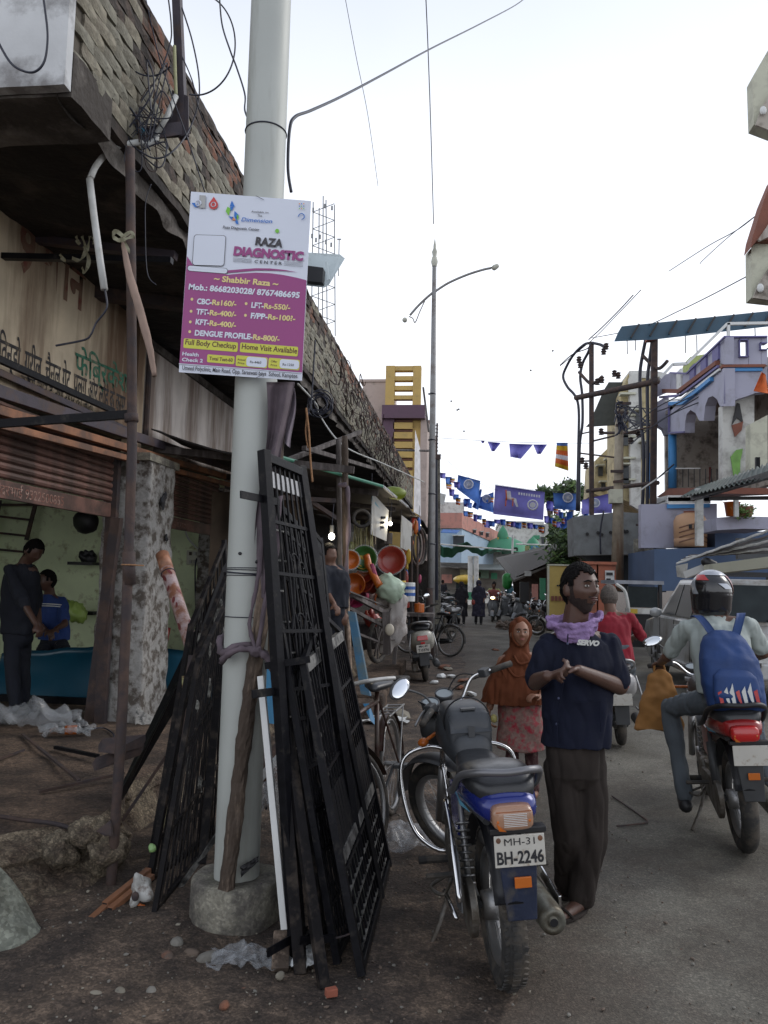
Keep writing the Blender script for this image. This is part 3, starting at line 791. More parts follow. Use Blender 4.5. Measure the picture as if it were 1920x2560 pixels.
# ---- translucent sheet and dark box jutting out behind the poster
fl=thing('lamp_reflector','tilted pale translucent sheet with a dark box jutting out behind the poster','light fitting',P(800,680,3.75))
pp=[P(750,630,3.8),P(850,636,3.8),P(862,646,3.8),P(822,712,3.72),P(810,719,3.72),P(750,712,3.72)]
b=MB();b.prism(pp,(0,.006,.002));b.build('sheet',mat('milky_plastic',(.60,.68,.70),.3,var=.1,alpha=.9),fl)
b=MB();b.prism([P(740,660,3.70),P(808,669,3.70),P(806,706,3.68),P(740,700,3.68)],(0,.06,0));b.build('box',m_blk,fl)
b=MB();b.bar(P(815,655,3.70),P(822,700,3.70),.012,.01);b.build('rib',mat('milky_plastic','ffffff'),fl)
b=MB();b.bar(P(700,690,3.64),P(770,700,3.74),.03,.02);b.build('bracket',m_mast,fl)

# ---- timber post strapped to the pole, cloth wrapped round
b=MB()
pts=[P(563,2240,3.50),P(586,2060,3.50),P(610,1850,3.52),P(634,1680,3.53),P(660,1500,3.56),P(680,1300,3.60),P(700,970,3.66)]
b.tube(wire(pts,0,10),[.035+.002*math.sin(i*.7) for i in range(61)],18)
tag(b.build('timber_post',m_wood,smooth=False,disp=.007,dsc=45),'rough brown timber post tied with cloth against the white pole','post')
cl=thing('wrapped_cloth','mauve grey cloth wound round the timber post and knotted about the pole','cloth',P(680,1400,3.5))
def hang(u,v):
    y0=955+540*v;x=(697-42*v)+(u-.5)*(62-26*v)+9*math.sin(v*7+u*2)
    return P(x,y0,3.55-.03*math.cos(u*9+v*3)-.02*math.sin(u*3.1))
b=MB();b.sheet(hang,22,50,(0,.006,0));b.build('hanging_cloth',m_cloth_p,cl,smooth=True)
def hang2(u,v):
    return P(722+14*u-6*v+5*math.sin(v*5),958+150*v+12*u,3.62-.02*math.cos(u*6+v*4))
b=MB();b.sheet(hang2,10,20,(0,.006,0));b.build('hanging_cloth',mat('grey_mauve_cloth',(.19,.16,.19),.95,var=.2,bump=.4,bscale=150),cl,smooth=True)
for k,(zp,thick) in enumerate(((1648,.020),)):
    pts=[]
    for i in range(18):
        a=-2.4+3.6*i/17
        pts.append(PC+V(math.sin(a)*.122,-math.cos(a)*.122-(.05 if 8 < i < 15 else 0),1.28+.03*math.sin(i*.6)-.03*(i/17)))
    b=MB();b.tube(pts,[.012+.007*math.sin(i)** 2 for i in range(18)],8);b.build('strap',m_cloth_p,cl,smooth=True,disp=.01,dsc=30)
kn=P(640,1628,3.47)
b=MB();b.ell(kn,(.032,.026,.026));b.tube(wire([kn,kn+V(.05,0,-.02),kn+V(.075,.01,-.08),kn+V(.085,.02,-.12)],0),.016,8);b.tube(wire([kn,kn+V(-.06,0,.01),kn+V(-.13,.01,-.02),kn+V(-.18,.06,-.06)],0),.014,8)
b.build('knot',m_cloth_p,cl,smooth=True,disp=.012,dsc=35)
b=MB();b.tube(wire([P(655,1320,3.5),P(648,1430,3.5),P(625,1560,3.5),P(640,1625,3.47)],0),.010,7);b.tube(wire([P(700,1240,3.5),P(690,1380,3.5),P(665,1500,3.5),P(645,1620,3.47)],0),.012,7)
b.build('cloth_tail',m_cloth_p,cl,smooth=True,disp=.008,dsc=30)
b=MB();b.bar(P(652,1690,3.40),P(712,2322,3.30),.028,.028)
tag(b.build('white_square_bar',m_wpaint,bevel=.002),'slim white square bar leaning beside the foot of the pole','bar')

# ================================================================== rusty scaffold pole, stick, ribbon, mast, conduit
sc=thing('scaffold_pole','rusty upright scaffold pipe holding up the balcony corner','pole',G(275,2240))
b=MB();b.tube(wire([G(275,2240,-.02),P(303,1820,3.82),P(326,1250,3.85),P(330,1000,3.88),P(325,372,3.95)],0,8),.026,14);b.build('pipe',m_rust,sc,smooth=True,disp=.002,dsc=20)
b=MB();b.tube([P(322,1380,3.84),P(323,1462,3.84)],.033,14);b.build('coupler',m_rust,sc,smooth=True);b=MB();b.tube([P(328,1035,3.87),P(329,1055,3.87)],.036,14);b.build('coupler',m_rust,sc,smooth=True)
b=MB();b.torus(P(322,1412,3.84),.035,.004,n=20);b.tube([P(325,1412,3.81),P(360,1414,3.83)],.004,6);b.build('tie',m_rope,sc)
sk=thing('hanging_stick','pale wooden stick tied by a ribbon to the scaffold pipe','stick',P(310,600,3.8))
b=MB();b.tube(wire([P(306,592,3.8),P(322,680,3.78),P(345,760,3.76),P(372,860,3.74),P(386,940,3.72)],0),[.010+.012*min(1,i/8)-.010*max(0,(i-16)/8) for i in range(25)],10)
b.build('shaft',mat('pale_driftwood',(.30,.215,.175),.9,var=.15,scale=10,bump=.5),sk,smooth=True,disp=.003,dsc=30)
m_rib=mat('olive_ribbon',(.23,.22,.15),.7,var=.2,bump=.3)
def ribbon(mb,pts,wd):
    pts=wire(pts,0,5)
    vs=[]
    for i,p in enumerate(pts):
        d=(pts[min(i+1,len(pts)-1)]-pts[max(i-1,0)]).normalized();s_=d.cross(V(.2,1,.1)).normalized()*wd/2
        s_=Matrix.Rotation(.6*math.sin(i*.8),3,d) @ s_
        vs += [p-s_,p+s_]
    mb.add(vs,[(2*i,2*i+1,2*i+3,2*i+2) for i in range(len(pts)-1)])
b=MB();ribbon(b,[P(310,592,3.77),P(290,578,3.76),P(282,590,3.77),P(296,600,3.75),P(312,598,3.74),P(332,590,3.74)],.022)
ribbon(b,[P(308,596,3.75),P(318,618,3.76),P(325,632,3.75)],.016);ribbon(b,[P(310,590,3.75),P(328,580,3.75),P(337,596,3.75)],.018)
b.build('ribbon',m_rib,sk)
rb=thing('tied_ribbons','pale cloth strips knotted on the dark joist under the balcony','ribbon',P(210,610,4.6))
b=MB()
for q in ([(190,590),(198,610),(192,600)],[(205,590),(214,625),(200,650),(180,645)],[(225,590),(218,622),(205,640)],[(210,615),(222,650),(212,682),(205,668)],[(150,635),(155,645),(164,652)],[(232,592),(236,610)]):
    ribbon(b,[P(x,y,4.75) for x,y in q],.026)
b.build('strip',m_rib,rb)
ms=thing('cable_mast','dark purple square mast with a plate bracket fixed to the brick balcony','mast',P(452,330,4.35))
b=MB();b.bar(P(458,345,4.42),P(436,-160,4.42),.052);b.build('upright',m_mast,ms)
b=MB();b.bar(P(325,340,4.25),P(472,318,4.42),.08,.012,(0,1,.2));b.build('arm',m_mast,ms)
b=MB();b.prism([P(430,225,4.40),P(470,240,4.40),P(472,340,4.40),P(395,345,4.40),P(395,310,4.40),P(425,285,4.40)],(0,.01,0));b.build('gusset_plate',m_mast,ms)
b=MB();b.tube(wire([P(322,345,4.24),P(345,330,4.22),P(352,318,4.22),P(348,335,4.22),P(362,325,4.22)],0),.012,6);b.build('blue_twine',mat('blue_twine',(.06,.22,.33),.8),ms)
cdt=thing('conduit','bent grey white plastic conduit hanging from the mast down the balcony corner','conduit',P(300,360,4.1))
b=MB();b.tube(wire([P(436,115,4.36),P(438,180,4.36),P(440,238,4.34)],0),.011,8);b.build('yellow_sleeve',mat('yellowed_pvc',(.36,.36,.20),.6,var=.2),cdt,smooth=True)
b=MB();b.tube([P(440,240,4.34),P(418,290,4.3),P(392,335,4.26)],.017,10);b.tube(wire([P(392,335,4.26),P(388,350,4.25),P(368,362,4.22),P(348,355,4.2)],0),.017,10)
b.tube(wire([P(348,355,4.2),P(320,360,4.15),P(285,368,4.1),P(262,388,4.05),P(240,415,4.02),P(226,445,4.0)],0),.018,10);b.tube([P(224,448,4.0),P(235,540,3.98),P(250,650,3.96),P(261,724,3.95)],.020,10)
b.build('tube',m_pvc,cdt,smooth=True)
b=MB();b.tube(wire([P(262,722,3.95),P(268,760,3.95),P(262,780,3.95),P(240,808,3.96),P(228,835,3.96),P(210,850,3.97),P(140,864,4.0)],0),.006,6);b.build('tail_cable',m_wire,cdt)

# ---- cables
def cable(pts,r,lab,name='cable',m=None,grp=None,sub=8):
    b=MB();b.tube(wire(pts,0,sub),r,6);return tag(b.build(name,m or m_wire,smooth=True),lab,'cable',grp)
def loopc(cx,cy,rx_,ry_,Y,a0,a1,n=16,ph=0):return [P(cx+rx_*math.cos(R(a0+(a1-a0)*i/n)),cy+ry_*math.sin(R(a0+(a1-a0)*i/n)),Y+.03*math.sin(i)) for i in range(n+1)]
cable([P(104,-30,3.3),P(112,20,3.3),P(119,90,3.3),P(112,150,3.3),P(90,178,3.3),P(60,178,3.3),P(25,155,3.3),P(-10,95,3.3)],.006,'dark cable hanging in a deep loop before the white plaster end')
cable(loopc(375,85,80,105,4.2,50,300),.005,'smaller coil of black cable hanging over the bricks left of the mast')
cable(loopc(490,110,98,128,4.3,-100,100),.005,'large open loop of black cable against the sky right of the mast')
cable([P(548,-20,4.2),P(555,60,4.2),P(575,125,4.1),P(592,170,4.1),P(612,235,4.0),P(612,275,3.9),P(624,305,3.78)],.005,'thin black cable dropping from the sky on to the left side of the white pole')
cable([P(455,20,4.4),P(480,100,4.4),P(497,190,4.4),P(495,260,4.4),P(470,330,4.35),P(430,380,4.2),P(388,396,4.15),P(345,375,4.1)],.005,'black cable curving down the right of the mast to the slab corner')
cable([P(450,130,4.4),P(480,200,4.4),P(500,280,4.4),P(540,360,4.7),P(590,440,5.2)],.004,'thin cable running down along the brick coping')
cable([P(365,0,4.3),P(378,60,4.3),P(400,150,4.3),P(430,240,4.25),P(470,350,4.25),P(512,480,4.3)],.004,'thin straight cable crossing the bricks towards the poster')
cable([P(420,-10,4.3),P(428,60,4.3),P(425,110,4.3),P(395,190,4.3),P(350,260,4.25),P(325,340,4.2)],.005,'cable curling down over the bricks into the wire snarl')
tb=thing('wire_tangle','snarl of old black wires bunched on the slab corner under the mast','wires',P(340,310,4.2))
for i in range(26):
    cx,cy=rnd(300,400),rnd(200,400);Y=4.15+rnd(-.05,.12)
    pts=[P(345+rnd(-40,30),330+rnd(-20,40),Y),P(cx+rnd(-30,30),cy+rnd(-60,20),Y),P(cx+rnd(-20,60),cy+rnd(-80,40),Y+.05),P(345+rnd(-30,60),330+rnd(-60,60),Y)]
    b=MB();b.tube(wire(pts,0,6),rnd(.002,.005),5);b.build('wire',m_wire if i % 4 else m_rust,tb)
cable([P(320,365,4.1),P(321,450,4.1),P(324,555,4.1)],.003,'straight brown string hanging beside the scaffold pipe','string',m_rope)
cable([P(378,460,4.3),P(365,500,4.3),P(363,560,4.3),P(368,680,4.3),P(390,712,4.3)],.003,'kinked thin wire hanging under the slab behind the scaffold pipe')
cable([P(414,860,8.2),P(425,950,8.2),P(430,1020,8.2),P(418,1070,8.2),P(410,1125,8.2)],.004,'thin wires straggling down the plain plaster wall')
cable([P(420,865,8.2),P(436,900,8.2),P(425,940,8.2),P(432,1000,8.2),P(420,1060,8.2),P(430,1045,8.2)],.006,'knotted dark wire hanging from a hook on the plain plaster wall')
b=MB();b.torus(P(418,905,8.2),.10,.016,(0,1,0),n=20,a0=-1.2,a1=1.6);tag(b.build('wall_hook',m_rust),'curved rusty hook at the top of the plain plaster wall','hook')
# overhead service lines
cable([P(1330,-20,14),P(1290,12,13),P(1200,60,10),P(1080,120,8),P(960,185,6),P(860,238,4.8),P(780,275,4.0),P(738,292,3.78),P(724,325,3.72),P(720,420,3.72),P(728,480,3.72)],.009,'thick twisted overhead cable sweeping up from the white pole to the top right')
cable([P(862,-10,9),P(890,140,9.5),P(920,290,10.5),P(945,465,12)],.004,'faint thin line falling through the sky left of the street lamp')
cable([P(1064,-20,12),P(1070,120,13),P(1077,320,14.5),P(1084,560,16)],.009,'straight dark line dropping from the top on to the street lamp tip')
cable([P(1935,500,14),P(1850,570,15),P(1770,615,17),P(1672,678,20)],.010,'upper twisted service line coming in from the cream building')
cable([P(1935,505,14),P(1830,585,15),P(1760,648,16),P(1750,660,16)],.008,'short frayed service line ending in mid air by the cream building')
cable([P(1935,655,13),P(1850,700,15),P(1770,742,17),P(1700,776,19),P(1600,820,21.5),P(1480,845,23.5)],.012,'lower service line from the cream building to the rusty poles')
cable([P(1602,725,20),P(1540,790,22),P(1480,850,24),P(1400,915,27)],.012,'service line slanting down past the left rusty pole')
# ================================================================== stacked iron gates and grilles
def gate(label,BL,BR,TR,TL,nv=9,hz=(.12,.32,.5,.68,.86),st=.035,bar_=.010,group='iron gates leaning in a row by the pole',m=None,panel=None,name='iron_gate',flat_top=None,xtra=None,cat='gate'):
    m=m or m_black
    BL,BR,TR,TL=map(Vector,(BL,BR,TR,TL))
    t=thing(name,label,cat,BL,group=group)
    nrm=(BR-BL).cross(TL-BL).normalized()
    def at(u,v):return BL.lerp(BR,u).lerp(TL.lerp(TR,u),v)
    for u in (0,1):
        b=MB();b.bar(at(u,0),at(u,1),st,st,nrm);b.build('stile',m,t,bevel=.0015)
    for v in (.02,.985):
        b=MB();b.bar(at(0,v),at(1,v),st*.9,st*.9,nrm);b.build('rail',m,t,bevel=.0015)
    for v in hz:
        b=MB();b.bar(at(0,v),at(1,v),.016,.016,nrm);b.build('crossbar',m,t)
    for i in range(nv):
        u=(i+1)/(nv+1)
        b=MB();b.bar(at(u,.02),at(u,.985),bar_,bar_,nrm);b.build('bar',m,t)
    if panel:
        b=MB();p=[at(0.03,panel[0]),at(.97,panel[0]),at(.97,panel[1]),at(.03,panel[1])];b.prism(p,nrm*.003);b.build('panel',m,t)
    if xtra:xtra(t,at,nrm,m)
    return t
def scroll(t,at,nrm,m,u,v,r,flip=1,r0=.3):
    c=at(u,v);x=(at(u+.01,v)-c).normalized();y=(at(u,v+.01)-c).normalized()
    pts=[]
    for i in range(20):
        a=i/19*4.6;rr_=r*(1-.75*i/19);pts.append(c+(x*math.cos(a)*flip+y*math.sin(a))*rr_)
    b=MB();b.tube(pts,.006,6);b.build('scroll',m,t,smooth=True)
def deco(t,at,nrm,m):
    b=MB();b.prism([at(.03,.925),at(.97,.925),at(.97,.96),at(.03,.96)],nrm*-.012);b.build('top_band',m_chrd,t)
    for k,v in enumerate((.46,.60,.73)):
        b=MB();b.tube(wire([at(.3,v-.12),at(.42,v-.05),at(.45,v+.02),at(.4,v+.06)],0),.007,6);b.build('curl',m,t,smooth=True)
        b=MB();b.tube(wire([at(.75,v-.12),at(.62,v-.05),at(.58,v+.02),at(.64,v+.06)],0),.007,6);b.build('curl',m,t,smooth=True)
        scroll(t,at,nrm,m,.5,v+.045,.035);scroll(t,at,nrm,m,.68,v+.03,.03,-1)
    for i in range(12):b=MB();v=.12+.065*i;b.bar(at(.1,v)-nrm*.014,at(.3+.1*(i % 3),v)-nrm*.014,.008,.006,nrm);b.build('crosspiece',m_worn_glint,t)  # short pale bars added as painted glints on the leaf
    x=(at(.5,.5)-at(.4,.5)).normalized()
    for v in (.895,.50,.03):
        q=at(0,v)-nrm*.01;b=MB();b.bar(q-x*.17,q+x*.10,.034,.008,nrm);b.build('hinge_strap',m,t,bevel=.001)
m_chrd=mat('pale_grey_steel',(.30,.30,.31),.4,.5,var=.2,bump=.2)  # paler grey for the band under the top rail
m_worn_glint=mat('worn_glint_grey_steel',(.27,.265,.25),.5,.5,var=.3,bump=.3,dirt=(.05,.05,.05),damt=.4,dscale=12)  # paler than the iron: worn steel plus painted-in glints
g_main=gate('tall black gate leaf with scrollwork and a pale band under its top rail',V(-.70,3.30,.03),V(-.46,3.72,.03),P(750,1166,3.72),P(660,1126,3.40),7,(.2,.35,.5,.62,.74,.85),.045,.009,xtra=deco)
gate('tall plain barred black gate right behind the scrolled leaf',V(-.62,3.45,.02),V(-.42,3.95,.02),P(762,1330,3.95),P(672,1225,3.55),14,(.1,.3,.45,.6,.8,.93),.035,.008)
gate('narrow slatted black gate standing farthest behind in the row',V(-.86,4.3,.02),V(-.72,4.85,.02),P(800,1345,4.85),P(774,1308,4.3),11,(.55,.8,.94),.03,.012)
gate('dark wide grille sandwiched between the scrolled leaf and the gabled gate',V(-.52,3.28,.02),V(-.46,4.2,.02),P(815,1600,4.2),P(700,1560,3.42),20,(.15,.3,.42,.55,.7,.85),.03,.008)
def gable(t,at,nrm,m):
    pk=at(.55,1.13)
    for u in (0,1):
        b=MB();b.bar(at(u,1.0),pk,.028,.02,nrm);b.build('gable_rail',m,t)
    b=MB();b.bar(at(0,.985),at(1,.985),.055,.03,nrm);b.build('grey_top_rail',m_worn_glint,t)
    for u,v,r,f in ((.35,1.035,.04,1),(.7,1.035,.04,-1),(.52,1.06,.035,1),(.52,1.01,.03,-1)):scroll(t,at,nrm,m,u,v,r,f)
    for i in range(14):
        v=.06+i*.066
        for u0,u1 in ((.04,.17),(.83,.96)):
            b=MB();b.bar(at(u0,v)-nrm*.012,at(u1,v+.012)-nrm*.012,.010,.008,nrm);b.build('crosspiece',m_worn_glint,t)  # dash pieces with the glint put into their paler colour
    for k in range(4):
        v=.05+k*.06
        b=MB();b.bar(at(.05,v),at(.95,v),.010,.010,nrm);b.build('crossbar',m_worn_glint,t)
    for i in range(9):b=MB();u=.1+.09*i;b.bar(at(u,.02)-nrm*.012,at(u,.33)-nrm*.012,.007,.007,nrm);b.build('lower_bar',mat('mud_green_bar',(.11,.12,.10),.7,var=.3,bump=.3),t)
    b=MB();b.bar(at(.02,.34),at(.98,.34),.05,.02,nrm);b.build('mud_rail',m_worn_glint,t)
gate('black gate with a gabled scroll top and dark lower panel, nearest the motorcycle',V(-.41,3.22,.01),G(973,2165,.01),P(851,1580,4.35),P(758,1658,3.42),17,(.3,.62,.8),.032,.009,panel=(.35,.55),xtra=gable)
# cross straps binding them
for (a,c,lab) in ((P(662,1665,3.36),P(775,1648,3.38),'flat black strap bolted across the gates at mid height'),(P(750,2352,3.2),P(838,2345,3.28),'short flat iron strap low across the gate feet')):
    b=MB();b.bar(a,c,.03,.008,(0,1,0));tag(b.build('iron_strap',m_black),lab,'strap')
b=MB();b.tube(wire([P(838,2345,3.28),P(860,2340,3.28),P(892,2328,3.25)],0),.004,5);tag(b.build('binding_wire',m_rust),'rusty wire tying the gate feet together','wire')
# loose section bars among the gates
for i,(a,c,w_,lab) in enumerate(((V(-.66,3.22,0),P(690,1660,3.45),.05,'black box section standing left of the tall gate'),(V(-.545,3.12,0),P(700,1700,3.5),.045,'black box section whose foot stands nearest the camera'),
                              (V(-.60,3.35,0),P(735,1650,3.6),.04,'black angle bar between the two tall gates'))):
    b=MB();b.bar(a,c,w_,w_*.7);tag(b.build('steel_section',m_dullblk,bevel=.002),lab,'steel bar')
b=MB();b.tube([P(826,1760,3.85),P(862,1960,3.78),P(885,2040,3.75)],.012,6);tag(b.build('pale_streaked_bar',mat('streaked_white',(.30,.30,.27),.8,var=.4,bump=.6,dirt=(.04,.04,.04),damt=.45,dscale=20)),'pale streaked bar among the dark gates','bar')  # pale bar mottled with dark, among black ones

# left stack -------------------------------------------------------
LG='old black window grilles stacked left of the pole'
def rough(t,at,nrm,m):
    for k in range(6):
        u,v=rnd(.1,.9),rnd(.3,.95)
        b=MB();q=at(u,v);b.ell(q,(.014,.008,rnd(.03,.07)),None,10,8);b.build('flaking_paint',m_fl,t,disp=.012,dsc=40)
m_fl=mat('flaking_grey_paint',(.24,.24,.22),.85,var=.4,bump=.8,dirt=(.05,.045,.04),damt=.4,dscale=30)
gate('grille with close vertical rods, its foot farthest left on the dirt',G(385,2290,.02),G(548,2085,.02),P(574,1480,4.9),P(497,1645,3.9),15,(.3,.62,.9),.025,.009,LG,m_dullblk,name='window_grille',xtra=rough,cat='grille')
gate('grille with rust blooms leaning second in the left stack',V(-1.60,3.9,.02),V(-1.5,5.0,.02),P(566,1430,5.0),P(470,1690,4.2),12,(.2,.5,.8),.03,.010,LG,m_dullblk,name='window_grille',xtra=rough,cat='grille')
def orn(t,at,nrm,m):
    for v in (.35,.6,.85):
        for u,f in ((.3,1),(.6,-1),(.8,1)):scroll(t,at,nrm,m,u,v,.05,f)
    rough(t,at,nrm,m)
gate('ornamental curled grille leaning third in the left stack',V(-1.75,4.3,.05),V(-1.6,5.4,.1),P(560,1350,5.5),P(478,1560,4.8),8,(.25,.5,.75),.03,.010,LG,m_dullblk,name='window_grille',xtra=orn,cat='grille')
for (poly,lab) in (([P(262,2050,4.5),P(300,2010,4.62),P(420,1790,4.9),P(562,1560,5.2),P(570,1400,5.3),P(556,1420,5.2),P(478,1640,4.9),P(400,1800,4.7)],'tall dark sheet iron slab leaning behind the left grilles'),
                    ([P(380,1840,4.9),P(430,1790,5.0),P(500,1640,5.2),P(470,1650,5.1),P(405,1760,4.95)],'smaller dark sheet offcut leaning near the curled grille')):
    b=MB();b.prism(poly,(0,.006,0));tag(b.build('sheet_iron',m_black),lab,'sheet metal')
for i,(a,c,r,m,lab) in enumerate(((P(545,2085,4.0),P(402,2285,3.85),.012,m_worn_glint,'pale angle bar slanting down under the left grilles'),
        (P(455,1900,4.5),P(405,2070,4.3),.014,mat('yellowed_flaky_bar',(.33,.28,.15),.9,var=.4,bump=.8),'yellowish flaking bar upright in the left stack'),
        (P(480,1640,4.6),P(425,2010,4.2),.018,m_rust,'brown rusted bar upright in the left stack'),
        (P(415,1890,4.5),P(300,2060,4.4),.010,m_rust,'thin brown rod slanting to the plinth edge'),
        (P(520,1560,4.8),P(455,2100,4.2),.02,m_dullblk,'thick dark bar at the heart of the left stack'),
        (P(548,1700,4.4),P(505,2160,3.95),.02,m_dullblk,'dark bar of the left stack closest to the white pole'))):
    b=MB();b.bar(a,c,r*2,r*1.6);tag(b.build('loose_bar',m),lab,'bar')
b=MB();b.prism([P(408,2275,3.9),P(466,2290,3.85),P(474,2235,4.1),P(432,2230,4.1)],(0,0,.02));tag(b.build('rubber_mat_scrap',m_black),'black slab lying on the dirt left of the round footing','slab')
fv=thing('rolled_vinyl','roll of floral patterned vinyl propped on the left grilles','roll',P(440,1500,5.6))
m_vin=mat('floral_vinyl',(.42,.33,.33),.45,var=.1,bump=.05,dirt=(.22,.09,.05),damt=.42,dscale=9)
a,c=P(406,1388,5.7),P(486,1636,5.2)
b=MB();b.tube([a.lerp(c,i/8) for i in range(9)],.050,20);b.build('roll',m_vin,fv,smooth=True)
b=MB();b.torus(a.lerp(c,.20),.052,.004,c-a,n=20);b.build('tie',m_wire,fv)
b=MB();b.tube([a.lerp(c,-.005),a.lerp(c,.16)],.0515,20);b.build('brown_end',mat('brown_vinyl',(.30,.14,.08),.5,var=.3,scale=20),fv,smooth=True)
d_=(c-a).normalized();xx=d_.cross(V(0,1,0)).normalized();yy=d_.cross(xx)
for k in range(26):
    tt=.2+.78*random.random();an=rnd(2.6,6.4);r_=xx*math.cos(an)+yy*math.sin(an)
    if r_.y > .2:r_=-r_
    q=a.lerp(c,tt)+r_*.0502
    tg=r_.cross(d_);b=MB();sx_,sy_=rnd(.008,.014),rnd(.02,.03);th=rnd(-.8,.8)
    e1=(d_*math.cos(th)+tg*math.sin(th));e2=r_.cross(e1)
    b.add([q+r_*.001+e1*sy_*math.cos(z)+e2*sx_*math.sin(z) for z in [i*.7 for i in range(9)]],[tuple(range(9))])
    b.build('leaf_print',mat('maroon_leaf_print',(.16,.03,.03),.5,bump=0),fv)
b=MB();b.prism([P(455,1690,4.6),P(480,1688,4.6),P(474,1732,4.6),P(456,1728,4.6)],(0,-.004,0));tag(b.build('paper_label',mat('old_paper_label',(.45,.45,.22),.8,var=.3,dirt=(.12,.06,.03),damt=.4,dscale=30)),'stained yellow green paper label stuck in the left stack','label')
# ================================================================== two wheelers
m_plate=mat('number_plate_white',(.52,.50,.45),.5,var=.06,bump=.05,dirt=(.28,.20,.13),damt=.14,dscale=30)
m_seat=mat('black_vinyl_seat',(.022,.023,.026),.33,var=.15,scale=20,bump=.2,bscale=120,dirt=(.05,.048,.045),damt=.2)
m_engine=mat('dusty_alloy',(.16,.15,.135),.55,.5,var=.3,bump=.3,dirt=(.09,.075,.058),damt=.4,dscale=12)
m_gbag=mat('grey_vinyl_cover',(.042,.046,.052),.5,var=.2,scale=10,bump=.35,bscale=30)
m_lensc=mat('frosted_lamp_lens',(.34,.19,.12),.15,var=.2,bump=.3,bscale=90,spec=.8)
m_lensr=mat('red_lamp_lens',(.45,.015,.015),.2,var=.05,bump=.1,spec=.8)
m_lenso=mat('amber_lamp_lens',(.50,.13,.02),.25,var=.1,bump=.1)
m_glassf=mat('dial_glass',(.20,.23,.24),.12,var=.1,bump=0,spec=1)
m_mirror=mat('mirror_glass',(.8,.82,.84),.04,1.,var=0.02,bump=0)
def mx_steer(ang,head,rake=R(25)):
    ax=Vector((0,-math.sin(rake),math.cos(rake)))
    return Matrix.Translation(head) @ Matrix.Rotation(ang,4,ax) @ Matrix.Translation(-Vector(head))
def xf(mb,M_):mb.v=[tuple(M_ @ Vector(v)) for v in mb.v];return mb
def wheel(t,c,rr_,tw,M_=None,detail=1,drum=True,disc=False,nsp=32,alloy=False,fat=False):
    M_=M_ or Matrix()
    c=Vector(c);ro=rr_-tw*.5
    b=MB();b.torus(c,ro,tw*.5,(1,0,0),n=56,m=12,sq=1.0)
    if detail > 1:
        for i in range(60):
            a=2*math.pi*i/60
            for s_,w_ in ((-.55,.026),(0,.03),(.55,.026)):
                aa=a+(.05 if s_ else 0);d=Vector((0,math.cos(aa),math.sin(aa)));q=c+d*(rr_-(.012 if s_ else .0005))+V(s_*tw*.55,0,0)
                ro_=Matrix((V(1,0,0),d.cross(V(1,0,0)).normalized()*-1,d)).transposed() @ Matrix.Rotation(.35 if s_ > 0 else-.35 if s_ < 0 else 0,3,'Z')
                b.box(q,(w_,.018,.008),ro_)
    wh=xf(b,M_).build('tyre',m_rubber,t,local=True,smooth=detail < 2)
    b=MB();b.torus(c,rr_-tw*1.0,tw*.30,(1,0,0),n=40,m=8,sq=1.3);xf(b,M_).build('rim',m_alu if not alloy else m_greyp,wh,local=True,smooth=True)
    if detail:
        b=MB();b.lathe([(.0,-tw*.7),(.055 if drum else .03,-tw*.7),(.06 if drum else .03,-.02),(.06 if drum else .03,.02),(.04,tw*.7),(0,tw*.7)],c,(1,0,0),20)
        xf(b,M_).build('hub',m_alu,wh,local=True,smooth=True)
        b=MB()
        if alloy:
            for i in range(5):
                a=2*math.pi*i/5;b.bar(c,c+V(0,math.cos(a),math.sin(a))*(rr_-tw),.03,.03,(1,0,0))
        else:
            for i in range(nsp):
                a=2*math.pi*i/nsp;s_=.03 if i % 2 else-.03;a2=a+(.35 if i % 4 < 2 else-.35)
                b.tube([c+V(s_,.045*math.cos(a2),.045*math.sin(a2)),c+V(0,(rr_-tw)*math.cos(a),(rr_-tw)*math.sin(a))],.0016,4,cap=False)
        o=xf(b,M_).build('spokes',m_alu if not alloy else m_greyp,wh,local=True);
        if not alloy:o['kind']='stuff'
    return wh
def ptext(t,s,c,right,up,cap,m,bold=.01,width=None):
    a=MB;o=text(s,Matrix(),cap/.72,m,None,'lettering',bold)
    xs_=[v.co.x for v in o.data.vertices];w_=max(xs_)-min(xs_);k=(width or w_)/w_
    r_=Vector(right).normalized();mw=fr(Vector(c)-r_*(w_*k/2),r_,up)
    o.data.transform(mw @ Matrix.Diagonal((k,1,1,1)) @ Matrix.Translation((-min(xs_),0,0)));o.parent=t;return o

